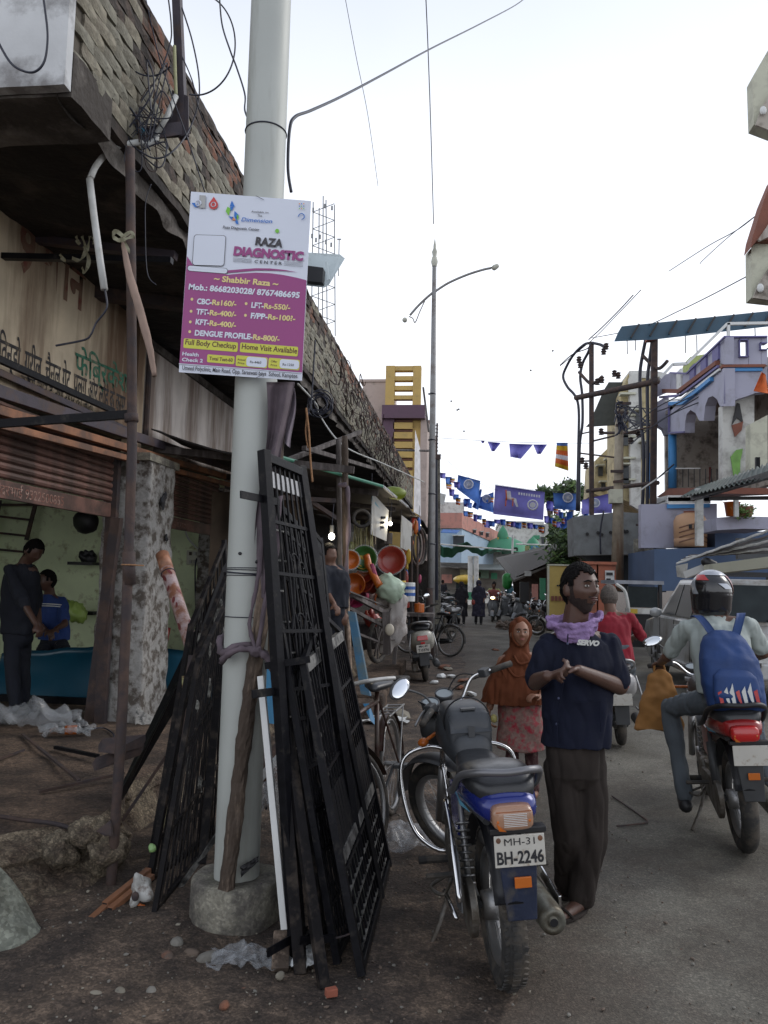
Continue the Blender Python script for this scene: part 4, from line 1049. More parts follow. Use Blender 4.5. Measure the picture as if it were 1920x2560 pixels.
def motorbike(label,body=m_blk,steer=0.,plate=('MH-31','BH-2246'),detail=2,bag=True,guard=True,group=None,tail_m=None,flap=None,mirror=(-1,),name='motorcycle',lens=None,rail_m=None):
    t=thing(name,label,'motorcycle',group=group)
    L=dict(local=True)
    tail_m=tail_m or body;lens=lens or m_lensc
    hd=V(0,.98,.86);S=mx_steer(steer,hd)
    wheel(t,(0,0,.305),.305,.10,None,detail)
    wheel(t,(0,1.27,.305),.300,.078,S,min(detail,1) if detail < 2 else 1)
    # frame, swingarm, shocks
    b=MB()
    for s_ in (-1,1):
        b.tube([V(.085*s_,0,.305),V(.085*s_,.48,.36)],.017,8)
        b.tube(wire([V(.07*s_,-.22,.70),V(.09*s_,.1,.68),V(.09*s_,.42,.60),V(.06*s_,.5,.36)],0,4),.014,8)
    b.tube([V(0,.92,.86),V(0,.82,.45),V(0,.7,.22)],.02,8);b.tube([V(0,.95,.9),V(0,.45,.72)],.025,8)
    b.build('frame',m_greyp,t,**L)
    for s_ in (-1,1):
        b=MB();b.tube([V(.115*s_,.02,.33),V(.115*s_,.14,.68)],.013,8)
        for k in range(9 if detail > 1 else 0):b.torus(V(.115*s_,.035+.095*k/9,.38+.24*k/9),.026,.005,(0,.1,.25),n=14,m=5)
        if detail < 2:b.tube([V(.115*s_,.04,.38),V(.115*s_,.12,.62)],.027,8)
        b.build('shock_absorber',m_alu if detail > 1 else m_greyp,t,smooth=True,**L)
    # engine
    b=MB();b.box((0,.60,.33),(.22,.34,.20));b.lathe([(0,-.13),(.09,-.13),(.10,-.1),(.10,.1),(.09,.13),(0,.13)],(0,.56,.34),(1,0,0),20)
    b.build('engine',m_engine,t,bevel=.01,**L)
    for k in range(5 if detail else 0):
        b=MB();b.box((0,.74+.01*k,.44+.035*k),(.17,.17,.012));b.build('cooling_fin',m_engine,t,**L)
    b=MB();b.box((0,.76,.52),(.12,.12,.22));b.build('cylinder',m_engine,t,**L)
    # chain case (left), saree guard
    b=MB();pr_=[]
    for i in range(13):
        a=R(90+180*i/12);pr_.append((-.02+.105*math.cos(a),.305+.105*math.sin(a)))
    for i in range(9):
        a=R(-90+180*i/8);pr_.append((.47+.06*math.cos(a),.33+.06*math.sin(a)))
    b.prism([V(-.135,y,z) for y,z in pr_],(.03,0,0));b.build('chain_case',m_engine,t,bevel=.006,**L)
    if guard:
        b=MB();b.tube(wire([V(-.17,.22,.66),V(-.18,.0,.58),V(-.18,-.14,.38)],0),.010,8);b.tube([V(-.18,-.02,.27),V(-.19,.26,.27)],.009,8);b.build('leg_guard_tube',m_chrome,t,smooth=True,**L)
        b=MB();b.prism([V(-.168,.18,.62),V(-.172,-.10,.52),V(-.175,-.14,.34),V(-.172,.02,.30)],(.006,0,0));b.build('guard_plate',m_greyp,t,**L)
    # muffler on the right
    b=MB();b.lathe([(.0,0),(.018,.0),(.02,.012),(.030,.0),(.052,.004),(.056,.03),(.055,.40),(.035,.52),(.018,.60),(.0,.60)],V(.205,-.05,.235),V(-.05,.99,.06),24)
    mf=b.build('muffler',mat('dusty_muffler',(.20,.20,.17),.5,.6,var=.2,bump=.3,dirt=(.11,.095,.07),damt=.4,dscale=10),t,smooth=True,**L)
    b=MB();b.lathe([(0,-.002),(.017,-.002)],V(.205,-.05,.235),V(-.05,.99,.06),14);b.build('outlet',m_blk,mf,**L)
    b=MB();b.bar(V(.262,.05,.27),V(.25,.32,.31),.012,.05);b.build('heat_shield',m_chrome,mf,bevel=.003,**L)
    b=MB();b.tube(wire([V(.18,.5,.26),V(.13,.75,.26),V(.06,.88,.38),V(.02,.84,.52)],0),.018,8);b.build('exhaust_pipe',m_alu,t,smooth=True,**L)
    # footrests and stands
    for s_,y,z in ((-1,.55,.30),(1,.55,.30),(-1,.22,.35),(1,.24,.36)):
        b=MB();b.tube([V(.10*s_,y,z),V(.27*s_,y,z)],.018 if y > .4 else .013,8);b.build('footrest',m_rubber,t,**L)
    b=MB();b.tube(wire([V(-.12,.50,.25),V(-.18,.42,.12),V(-.25,.34,.02)],0),.010,8);b.box((-.26,.33,.012),(.05,.05,.012));b.build('side_stand',m_engine,t,**L)
    b=MB();b.tube(wire([V(-.15,.3,.30),V(-.20,.22,.27),V(-.24,.34,.26),V(-.16,.42,.27)],0),.008,6,);b.build('foot_lever',m_engine,t,smooth=True,**L)
    # fender, flap, plate, lamp
    b=MB()
    def fend(u,v):
        a=R(20+140*u);x=(v-.5)*.15;rr_=.345-.02*(2*v-1)** 2
        return V(x,rr_*math.cos(a),.31+rr_*math.sin(a)*1.05)
    b.sheet(fend,20,6,(0,0,.004));b.build('rear_fender',m_blk,t,smooth=True,**L)
    fm=flap or mat('navy_mudflap',(.018,.026,.055),.5,var=.2,bump=.3,dirt=(.07,.065,.06),damt=.25,dscale=10)
    b=MB();b.prism([V(-.055,-.335,.59),V(.085,-.335,.59),V(.078,-.315,.37),V(-.030,-.315,.37)],(0,.012,0));fl_=b.build('mudflap',fm,t,bevel=.004,**L)
    b=MB();b.box((.028,-.339,.515),(.062,.010,.038));b.build('reflector',m_lenso,fl_,bevel=.002,**L)
    b=MB();b.box((.02,-.325,.700),(.21,.05,.022));b.build('plate_bracket',m_blk,t,bevel=.004,**L)
    b=MB();b.box((.02,-.355,.633),(.186,.006,.112));pl_=b.build('number_plate',m_plate,t,bevel=.003,**L)
    if plate:
        ptext(pl_,plate[0],(.02,-.3595,.654),(1,0,0),(0,0,1),.026,m_ink,.0,.112)
        ptext(pl_,plate[1],(.02,-.3595,.590),(1,0,0),(0,0,1),.044,m_ink,.012,.172)
        for s_ in (-1,1):
            b=MB();b.ell((.02+.077*s_,-.359,.673),(.009,.003,.010),None,8,6);b.build('rusty_bolt',m_orange,pl_,**L)
    # tail cowl: lofted along y
    def ring(y,z,w_,h_):return (V(0,y,z),w_,h_,0,Matrix.Rotation(R(90),3,'X'))
    b=MB();b.loft([ring(-.34,.765,.075,.040),ring(-.32,.77,.10,.052),ring(-.22,.775,.125,.066),ring(0,.755,.132,.07),ring(.22,.70,.12,.085),ring(.34,.66,.09,.09)],24,pw=.75)
    tc_=b.build('tail_cowl',tail_m,t,smooth=True,**L)
    for s_ in (-1,1):
        b=MB();b.prism([V(.128*s_,.15,.715),V(.137*s_,-.02,.73),V(.128*s_,-.20,.735),V(.137*s_,-.02,.712)],(.004*s_,0,0));b.build('decal',mat('pale_blue_decal',(.10,.30,.42),.4),tc_,**L)
    b=MB();b.loft([ring(-.382,.752,.060,.030),ring(-.375,.752,.073,.040),ring(-.33,.757,.078,.046)],24,pw=.5);lm=b.build('tail_lamp',lens,t,smooth=True,**L)
    for s_ in (-1,1):
        b=MB();b.ell((.058*s_,-.381,.745),(.005,.003,.006),None,8,6);b.build('screw',m_lenso,lm,**L)
    if lens is m_lensc:
        for k in range(8):b=MB();b.box((.006,-.3835,.728+.006*k),(.085,.002,.002));b.build('lens_rib',m_wpaint,lm,**L)
        b=MB();b.box((0,-.3815,.7785),(.13,.002,.004));b.build('lens_rib',mat('amber_edge',(.35,.12,.05),.3),lm,**L)
    b=MB();b.prism([V(-.066,-.380,.742),V(-.045,-.384,.724),V(-.03,-.384,.712),V(-.056,-.380,.714)],(0,-.003,0));b.build('amber_corner',m_lenso,lm,**L)
    # seat
    b=MB();b.loft([ring(-.30,.815,.06,.02),ring(-.28,.825,.105,.045),ring(-.18,.838,.135,.058),ring(-.02,.832,.140,.055),ring(.08,.805,.135,.05),ring(.20,.785,.115,.05),ring(.38,.79,.09,.045),ring(.46,.80,.07,.03)],28,pw=.7)
    b.build('seat',m_seat,t,smooth=True,**L)
    b=MB();b.tube(wire([V(-.165,.06,.745),V(-.165,-.06,.79),V(-.155,-.18,.865),V(-.10,-.31,.905),V(0,-.335,.905),V(.10,-.31,.905),V(.155,-.18,.865),V(.165,-.06,.79),V(.165,.06,.745)],0,6),.015,10)
    b.build('grab_rail',rail_m or mat('silver_grey_rail',(.17,.17,.18),.4,.6,var=.1,bump=.1),t,smooth=True,**L)
    # side panels, tank
    for s_ in (-1,1):
        b=MB();b.prism([V(.10*s_,.12,.68),V(.10*s_,.42,.70),V(.10*s_,.40,.52),V(.10*s_,.24,.50)],(.02*s_,0,0));b.build('side_panel',tail_m,t,bevel=.008,**L)
    b=MB();b.loft([ring(.40,.80,.07,.06),ring(.46,.82,.10,.09),ring(.60,.84,.122,.11),ring(.78,.85,.128,.12),ring(.90,.86,.105,.10),ring(.96,.86,.07,.07)],26,pw=.8)
    b.build('fuel_tank',m_gbag if bag else body,t,smooth=True,**L)
    if bag:
        b=MB();b.loft([ring(.44,.87,.088,.06),ring(.47,.90,.104,.085),ring(.62,.93,.108,.075),ring(.80,.935,.10,.06),ring(.86,.92,.08,.03)],24,pw=.45);tb_=b.build('tank_bag',m_gbag,t,smooth=True,**L)
        b=MB();b.sheet(lambda u,v:V(-.098+.196*u,.435+.06*(1-v)+.004*math.sin(u*9),.90+.075*(1-v)** .7),8,5,(0,-.006,0));b.build('bag_flap',m_gbag,tb_,smooth=True,**L)
        b=MB();b.box((0,.425,.905),(.03,.008,.05));b.build('buckle',m_greyp,tb_,**L);b=MB();b.box((0,.50,.998),(.07,.04,.008));b.build('buckle',m_greyp,tb_,**L)
        b=MB();b.torus((0,.55,.935),.112,.004,(0,1,.1),n=24,m=5);b.build('bag_seam',m_blk,tb_,**L)
    # fork, front fender, head lamp, handlebar (all steer)
    for s_ in (-1,1):
        b=MB();b.tube([V(.085*s_,1.27,.305),V(.085*s_,1.10,.62)],.024,10);xf(b,S).build('fork_leg',m_alu,t,smooth=True,**L)
        b=MB();b.tube([V(.085*s_,1.10,.62),V(.085*s_,.97,.90)],.016,10);xf(b,S).build('fork_tube',m_chrome if detail > 1 else m_alu,t,smooth=True,**L)
    b=MB();b.sheet(lambda u,v:V((v-.5)*.12,1.27-.345*math.cos(R(15+150*u)),.305+(.345-.02*(2*v-1)** 2)*math.sin(R(15+150*u))),18,5,(0,0,.004));xf(b,S).build('front_fender',m_blk if body is m_blk else m_blk,t,smooth=True,**L)
    b=MB();b.box((0,.955,.905),(.24,.07,.025));b.box((0,1.0,.80),(.22,.06,.03));b.lathe([(.0,0),(.02,0),(.02,.03),(0,.03)],(0,.955,.917),n=14);xf(b,S).build('triple_clamp',m_alu,t,bevel=.004,**L)
    b=MB();b.loft([(V(0,1.03,.82),.075,.075,0,Matrix.Rotation(R(90),3,'X')),(V(0,1.10,.82),.10,.10,0,Matrix.Rotation(R(90),3,'X')),(V(0,1.16,.82),.10,.10,0,Matrix.Rotation(R(90),3,'X'))],20);hl=xf(b,S).build('headlamp',m_greyp if detail > 1 else m_alu,t,smooth=True,**L)
    b=MB();b.loft([(V(0,1.16,.82),.092,.092,0,Matrix.Rotation(R(90),3,'X')),(V(0,1.18,.82),.06,.06,0,Matrix.Rotation(R(90),3,'X'))],20);xf(b,S).build('lens',m_glassf,hl,smooth=True,**L)
    for s_ in (-1,1):
        b=MB();ax_=V(0,.42,-1)*-1;b.lathe([(0,-.07),(.035,-.07),(.048,-.02),(.052,.0),(.050,.008),(.044,.006)],V(.058*s_,1.05,.985),ax_,20);dd=xf(b,S).build('dial_pod',m_greyp,t,smooth=True,**L)
        b=MB();b.lathe([(0,.003),(.044,.003)],V(.058*s_,1.05,.985),ax_,20);xf(b,S).build('dial_face',m_glassf,dd,**L)
    hb=[V(-.37,.80,1.015),V(-.26,.84,1.03),V(-.18,.93,1.02),V(-.09,.96,.94),V(0,.96,.93),V(.09,.96,.94),V(.18,.93,1.02),V(.26,.84,1.03),V(.37,.80,1.015)]
    b=MB();b.tube(wire(hb,0,5),.011,10);xf(b,S).build('handlebar',m_chrome,t,smooth=True,**L)
    for s_ in (-1,1):
        b=MB();b.tube([V(.25*s_,.845,1.028),V(.375*s_,.798,1.014)],.0175,12);xf(b,S).build('grip',m_rubber,t,smooth=True,**L)
        b=MB();b.box((.225*s_,.87,1.03),(.05,.05,.045));xf(b,S).build('switch_box',m_greyp,t,bevel=.006,**L)
        b=MB();b.tube(wire([V(.20*s_,.90,1.03),V(.27*s_,.90,1.02),V(.36*s_,.87,1.0)],0),.006,6);xf(b,S).build('lever',m_alu,t,smooth=True,**L)
        b=MB();b.tube([V(.10*s_,1.02,.84),V(.20*s_,1.02,.84)],.010,8);b.ell((.22*s_,1.02,.84),(.03,.03,.022));xf(b,S).build('indicator',m_lenso,t,smooth=True,**L)
        if detail > 1:
            b=MB();b.tube(wire([V(.20*s_,.91,1.03),V(.16*s_,1.02,1.04),V(.05*s_,1.06,.93),V(.02*s_,1.0,.8)],0),.004,5);b.tube(wire([V(.22*s_,.9,1.01),V(.12*s_,1.04,.98),V(.04*s_,1.05,.85)],0),.004,5);xf(b,S).build('cable',m_blk,t,**L)
    for s_ in mirror:
        b=MB();b.tube(wire([V(.20*s_,.88,1.04),V(.22*s_,.90,1.10),V(.30*s_,.92,1.17)],0),.006,6);mr=xf(b,S).build('mirror',m_greyp,t,**L)
        b=MB();b.ell((.33*s_,.925,1.185),(.075,.010,.042),Matrix.Rotation(.3*s_,3,'Y') @ Matrix.Rotation(-.5,3,'X'));xf(b,S).build('mirror_shell',m_greyp,mr,smooth=True,**L)
        b=MB();b.ell((.33*s_,.918,1.185),(.066,.006,.035),Matrix.Rotation(.3*s_,3,'Y') @ Matrix.Rotation(-.5,3,'X'));xf(b,S).build('mirror_glass',m_mirror,mr,smooth=True,**L)
    if guard:
        for s_ in (-1,1):
            b=MB();b.tube(wire([V(.04*s_,.90,.72),V(.16*s_,.93,.74),V(.29*s_,.93,.68),V(.30*s_,.90,.50),V(.24*s_,.84,.32),V(.10*s_,.78,.26),V(.08*s_,.80,.48),V(.09*s_,.86,.66)],0,6),.011,8);b.build('crash_guard',m_chrome,t,smooth=True,**L)
    return t

bike=motorbike('dusty motorcycle with blue tail and plate MH-31 BH-2246 parked beside the gates',steer=R(42),tail_m=mat('metallic_blue',(.012,.022,.17),.25,.2,var=.1,bump=.03,coat=.5,dirt=(.02,.025,.08),damt=.2))
place(bike,(.160,3.28,.0),R(10),ry=R(-4.5))
# white spray of paint lettering off; other riders' machines are built with the people below

def scooter(label,body,steer=0.,plate=None,detail=1,group=None,apron=None,name='scooter',lit=False,railm=None):
    apron=apron or body
    t=thing(name,label,'scooter',group=group);L=dict(local=True)
    hd=V(0,1.02,.8);S=mx_steer(steer,hd)
    wheel(t,(0,0,.22),.22,.09,None,detail,alloy=True);wheel(t,(0,1.25,.22),.22,.085,S,detail,alloy=True)
    def ring(y,z,w_,h_):return (V(0,y,z),w_,h_,0,Matrix.Rotation(R(90),3,'X'))
    b=MB();b.loft([ring(-.30,.66,.05,.04),ring(-.27,.64,.13,.09),ring(-.12,.60,.175,.13),ring(.10,.56,.185,.15),ring(.32,.52,.17,.15),ring(.44,.46,.13,.12),ring(.48,.40,.08,.06)],28,pw=.75);bd=b.build('body',body,t,smooth=True,**L)
    b=MB();b.loft([ring(-.26,.755,.09,.02),ring(-.22,.765,.12,.04),ring(-.02,.775,.145,.05),ring(.14,.75,.14,.045),ring(.40,.745,.11,.045),ring(.50,.73,.06,.02)],26,pw=.75);b.build('seat',m_seat,t,smooth=True,**L)
    b=MB();b.box((0,.62,.27),(.30,.42,.06));b.box((0,.15,.24),(.16,.40,.12));b.build('floorboard',m_greyp,t,bevel=.02,**L)
    def apr(u,v):
        x=(u-.5)*2;hw=.19*(.55+.45*math.sin(min(1,v*1.15)*2.6));return V(x*hw,.86+.12*v+.10*(1-x*x),.27+.60*v)
    b=MB();b.sheet(apr,14,14,(0,.02,0));b.build('leg_shield',apron,t,smooth=True,**L)
    b=MB();b.sheet(lambda u,v:V((v-.5)*.13,1.25-.26*math.cos(R(0+170*u)),.22+(.265-.03*(2*v-1)** 2)*math.sin(R(170*u))),16,6,(0,0,.005));xf(b,S).build('front_fender',apron,t,smooth=True,**L)
    for s_ in (-1,1):b=MB();b.tube([V(.06*s_,1.25,.22),V(.04*s_,1.10,.55)],.018,8);xf(b,S).build('fork_leg',m_greyp,t,**L)
    b=MB();b.tube([V(0,1.12,.5),V(0,1.0,.92)],.03,10);b.ell((0,1.0,.96),(.17,.09,.075));xf(b,S).build('handle_cowl',apron,t,smooth=True,**L)
    b=MB();b.ell((0,1.075,.965),(.085,.03,.05));hl=xf(b,S).build('headlamp',mat('lit_headlamp',(1.,.62,.25),.3,bump=0,emit=9) if lit else m_glassf,t,smooth=True,**L)
    for s_ in (-1,1):
        b=MB();b.tube([V(.10*s_,.99,.97),V(.34*s_,.90,.99)],.011,8);xf(b,S).build('handlebar',m_alu,t,**L)
        b=MB();b.tube([V(.23*s_,.943,.983),V(.35*s_,.897,.991)],.018,10);xf(b,S).build('grip',m_rubber,t,smooth=True,**L)
        b=MB();b.tube([V(.16*s_,.98,.98),V(.20*s_,.97,1.12)],.006,6);mr=xf(b,S).build('mirror',m_greyp,t,**L)
        b=MB();b.ell((.22*s_,.97,1.15),(.055,.012,.035));xf(b,S).build('mirror_glass',m_mirror,mr,smooth=True,**L)
        b=MB();b.loft([ring(-.24,.62,.03,.04),ring(-.26,.62,.025,.035)],14);b.v=[(x+.105*s_,y,z) for x,y,z in b.v];b.build('indicator',m_lenso,t,smooth=True,**L)
        b=MB();b.tube(wire([V(.155*s_,-.22,.70),V(.19*s_,-.30,.50),V(.185*s_,-.1,.36),V(.19*s_,.2,.34)],0),.009,6);b.build('bumper_tube',railm or m_alu,t,smooth=True,**L)
    b=MB();b.prism([V(-.07,-.312,.665),V(.07,-.312,.665),V(.075,-.325,.60),V(-.075,-.325,.60)],(0,.05,0));b.build('tail_lamp',m_lensr,t,bevel=.006,**L)
    b=MB();b.tube(wire([V(-.155,.10,.73),V(-.165,-.12,.78),V(-.12,-.28,.845),V(0,-.32,.86),V(.12,-.28,.845),V(.165,-.12,.78),V(.155,.10,.73)],0,5),.013,8);b.build('grab_rail',railm or m_alu,t,smooth=True,**L)
    b=MB();b.prism([V(-.07,-.30,.52),V(.07,-.30,.52),V(.065,-.30,.25),V(-.065,-.30,.25)],(0,.012,0));b.build('mudflap',m_greyp,t,bevel=.004,**L)
    b=MB();b.box((0,-.335,.49),(.19,.006,.11));pl_=b.build('number_plate',m_plate,t,bevel=.003,**L)
    b=MB();b.box((0,-.315,.565),(.06,.03,.03));b.build('plate_lamp',m_lensr,t,bevel=.004,**L)
    if plate:
        ptext(pl_,plate[0],(0,-.3395,.507),(1,0,0),(0,0,1),.030,m_ink,.012,.12);ptext(pl_,plate[1],(0,-.3395,.455),(1,0,0),(0,0,1),.034,m_ink,.012,.15)
    b=MB();b.lathe([(0,0),(.045,0),(.05,.03),(.05,.3),(0,.34)],(.17,-.18,.25),(0,1,0),16);b.build('muffler',m_greyp,t,smooth=True,**L)
    b=MB();b.box((-.14,.0,.22),(.08,.34,.12));b.build('engine_case',m_engine,t,bevel=.02,**L)
    return t
m_scw=mat('scooter_white',(.42,.41,.36),.35,var=.06,bump=.03,coat=.3,dirt=(.25,.23,.2),damt=.2)
sc1=scooter('white scooter with chrome rails and plate MH 49 T.0376 parked by the market stall',m_scw,R(18),('MH 49','T.0376'),1,apron=m_blk,railm=mat('silver_tube',(.42,.42,.42),.35,.6))
place(sc1,(-.68,12.45,0),R(6),s=1.12,ry=R(-7))
# ================================================================== bicycle
def bicycle(label,frame_m,detail=1,steer=0.,group=None,saddle=True,bar_m=None):
    t=thing('bicycle',label,'bicycle',group=group);L=dict(local=True)
    hd=V(0,.92,.80);S=mx_steer(steer,hd,R(20));wr=.335
    def wh(c,M_):
        c=Vector(c);b=MB();b.torus(c,wr-.018,.018,(1,0,0),n=48,m=8);w_=xf(b,M_).build('tyre',m_rubber,t,smooth=True,**L)
        b=MB();b.torus(c,wr-.042,.010,(1,0,0),n=40,m=6,sq=1.6);xf(b,M_).build('rim',m_alu,w_,smooth=True,**L)
        b=MB()
        for i in range(28):
            a=2*math.pi*i/28;a2=a+(.4 if i % 4 < 2 else-.4);s_=.03 if i % 2 else-.03
            b.tube([c+V(s_,.02*math.cos(a2),.02*math.sin(a2)),c+V(0,(wr-.045)*math.cos(a),(wr-.045)*math.sin(a))],.0012,3,cap=False)
        b.tube([c+V(-.05,0,0),c+V(.05,0,0)],.018,8)
        o=xf(b,M_).build('spokes',m_alu,w_,**L);o['kind']='stuff'
        b=MB();b.sheet(lambda u,v:c+V((v-.5)*.055,-(wr+.018)*math.cos(R(-5+160*u)),(wr+.018-.008*(2*v-1)** 2)*math.sin(R(-5+160*u))) if c.y < .5 else c+V((v-.5)*.055,-(wr+.018)*math.cos(R(15+130*u)),(wr+.018)*math.sin(R(15+130*u))),18,4,(0,0,.002));xf(b,M_).build('mudguard',frame_m,t,smooth=True,**L)
    wh((0,0,wr),Matrix());wh((0,1.08,wr),S)
    for nm,a,c,r in (('down_tube',(0,.90,.72),(0,.44,.29),.016),('top_tube',(0,.90,.80),(0,.30,.80),.014),('seat_tube',(0,.44,.29),(0,.28,.86),.016),('head_tube',(0,.89,.70),(0,.93,.86),.02)):
        b=MB();b.tube([a,c],r,8);b.build(nm,frame_m,t,smooth=True,**L)
    for s_ in (-1,1):
        b=MB();b.tube([V(.02*s_,.44,.29),V(.06*s_,0,wr)],.009,6);b.tube([V(.06*s_,0,wr),V(.015*s_,.30,.80)],.008,6);b.build('stay',frame_m,t,**L)
        b=MB();b.tube(wire([V(.05*s_,1.08,wr),V(.05*s_,1.0,.58),V(.03*s_,.96,.72)],0),.011,6);xf(b,S).build('fork_blade',frame_m,t,**L)
        b=MB();b.bar(V(.06*s_,.44,.29),V(.09*s_,.44+.12*s_,.29-.10*s_),.012,.018);b.box((.145*s_,.44+.12*s_,.29-.10*s_),(.09,.075,.022));b.build('pedal',m_greyp,t,**L)
    b=MB();b.tube([V(0,.93,.84),V(0,.91,.98)],.012,8);xf(b,S).build('stem',m_chrome,t,**L)
    hb=[V(-.26,.70,.955),V(-.25,.80,.975),V(-.17,.93,.99),V(0,.945,.985),V(.17,.93,.99),V(.25,.80,.975),V(.26,.70,.955)]
    b=MB();b.tube(wire(hb,0,5),.012,8);xf(b,S).build('handlebar',bar_m or m_chrome,t,smooth=True,**L)
    for s_ in (-1,1):b=MB();b.tube([V(.252*s_,.79,.972),V(.262*s_,.67,.952)],.017,10);xf(b,S).build('grip',m_rubber,t,smooth=True,**L)
    if saddle:
        b=MB();b.loft([(V(0,.10,.90),.05,.02,0,Matrix.Rotation(R(90),3,'X')),(V(0,.14,.905),.11,.035,0,Matrix.Rotation(R(90),3,'X')),(V(0,.24,.90),.095,.035,0,Matrix.Rotation(R(90),3,'X')),(V(0,.36,.895),.04,.028,0,Matrix.Rotation(R(90),3,'X')),(V(0,.41,.89),.02,.015,0,Matrix.Rotation(R(90),3,'X'))],20);b.build('saddle',m_seat,t,smooth=True,**L)
    b=MB()
    for s_ in (-1,1):b.tube([V(.05*s_,.18,.68),V(.06*s_,-.30,.69)],.006,6);b.tube([V(.06*s_,-.02,wr),V(.06*s_,-.26,.69)],.005,6)
    for y in (-.28,-.15,0,.12):b.tube([V(-.06,y,.69),V(.06,y,.69)],.005,6)
    b.build('carrier',m_alu,t,**L)
    b=MB();b.prism([V(.045,.52,.36),V(.045,.52,.22),V(.045,0,.30),V(.045,-.04,.36),V(.045,.0,.40)],(.02,0,0));b.build('chain_case',frame_m,t,bevel=.01,**L)
    return t
m_bik=mat('maroon_black_enamel',(.045,.018,.014),.4,.2,var=.2,bump=.1,dirt=(.06,.045,.035),damt=.35,dscale=10)
m_whbar=mat('peeling_chrome',(.58,.57,.54),.35,.3,var=.2,bump=.2)
bic=bicycle('old maroon roadster bicycle propped between the gates and the motorcycle',m_bik,steer=R(-25),bar_m=m_whbar)
place(bic,(-.50,5.42,0),R(174),ry=R(5))
bic2=bicycle('bicycle leaning on the foot of the street lamp, rear wheel to the road',mat('dark_cycle_enamel',(.02,.02,.02),.4,.2),steer=R(20))
place(bic2,(-.42,16.5,0),R(60),ry=R(8))

# ================================================================== people
def headpt(th,ph,s,off=0.0,fem=False):
    """th from top 0..pi, ph around, ph=0 is forward (+Y)"""
    d=Vector((math.sin(th)*math.sin(ph),math.sin(th)*math.cos(ph),math.cos(th)))
    x,y,z=d
    r=Vector((x*.076,y*.095,z*.118))
    if z <-.1:r.x *= 1-.26*min(1,(-z-.1)/.8);r.y *= 1-.10*min(1,(-z-.1)/.8) if y > 0 else 1-.35*min(1,(-z-.1)/.8)
    if y > .3 and z >-.8:r.y -= .006*(y-.3)
    def gb(cx,cz,wx,wz):return math.exp(-((x-cx)/wx)** 2-((z-cz)/wz)** 2) if y > 0 else 0
    k=0
    k += .024*gb(0,-.17,.14,.11)+.014*gb(0,.02,.09,.18)
    k += .007*(gb(.17,-.20,.09,.07)+gb(-.17,-.20,.09,.07))
    k -= .013*(gb(.37,.06,.2,.12)+gb(-.37,.06,.2,.12))
    k += .006*(gb(.35,.25,.28,.09)+gb(-.35,.25,.28,.09))
    k += .006*(gb(.62,-.2,.2,.2)+gb(-.62,-.2,.2,.2))
    k += .010*gb(0,-.44,.24,.045)+.011*gb(0,-.55,.20,.045)-.006*gb(0,-.495,.22,.022)
    k += .012*gb(0,-.80,.25,.15)
    return (r+d*(k+off))*s
def head_mb(b,M3,c,s,n=56,m=44):
    vs=[]
    for i in range(m+1):
        for j in range(n):vs.append(Vector(c)+M3 @ headpt(math.pi*(i+.001)/(m+.002),2*math.pi*j/n,s))
    b.add(vs,[(i*n+j,(i+1)*n+j,(i+1)*n+(j+1) % n,i*n+(j+1) % n) for i in range(m) for j in range(n)]+[tuple(range(n)),tuple(range(m*n,m*n+n))[::-1]])
    for sx in (-1,1):
        b.ell(Vector(c)+M3 @ V(.079*sx,-.006,-.008)*s,(.010*s,.020*s,.031*s),M3 @ Matrix.Rotation(.25*sx,3,'Z'),12,8)
def face_dir(d,up=(0,0,1)):
    y=Vector(d).normalized();x=y.cross(Vector(up)).normalized();z=x.cross(y);return Matrix((x,y,z)).transposed()
def head_patch(b,M3,c,s,cond,off,n=48,m=36,jit=.002):
    idx={}
    vs=[];fs=[]
    def vid(i,j,o_):
        k=(i,j % n,o_)
        if k not in idx:
            ph=2*math.pi*(j % n)/n
            if ph > math.pi:ph -= 2*math.pi
            idx[k]=len(vs);vs.append(Vector(c)+M3 @ headpt(math.pi*(i+.001)/(m+.002),ph,s,(off+rnd(-jit,jit)) if o_ else-.004))
        return idx[k]
    cells=set()
    for i in range(m):
        for j in range(n):
            th=math.pi*(i+.5)/m;ph=2*math.pi*(j+.5)/n
            if ph > math.pi:ph -= 2*math.pi
            if cond(th,ph):cells.add((i,j))
    for (i,j) in cells:
        fs.append((vid(i,j,1),vid(i+1,j,1),vid(i+1,j+1,1),vid(i,j+1,1)))
        for (di,dj,a,c_) in ((-1,0,(i,j),(i,j+1)),(1,0,(i+1,j+1),(i+1,j)),(0,-1,(i+1,j),(i,j)),(0,1,(i,j+1),(i+1,j+1))):
            if (i+di,(j+dj) % n) not in cells:fs.append((vid(*a,1),vid(*c_,1),vid(*c_,0),vid(*a,0)))
    b.add(vs,fs)
def hairc(th,ph):
    line=1.02-.22*abs(ph) if abs(ph) < .7 else (.87+(abs(ph)-.7)*.9)
    if 1.18 < abs(ph) < 1.45:line=1.50
    return th < line if abs(ph) < 1.45 else th < 1.25+min(.95,(abs(ph)-1.45)*1.6)
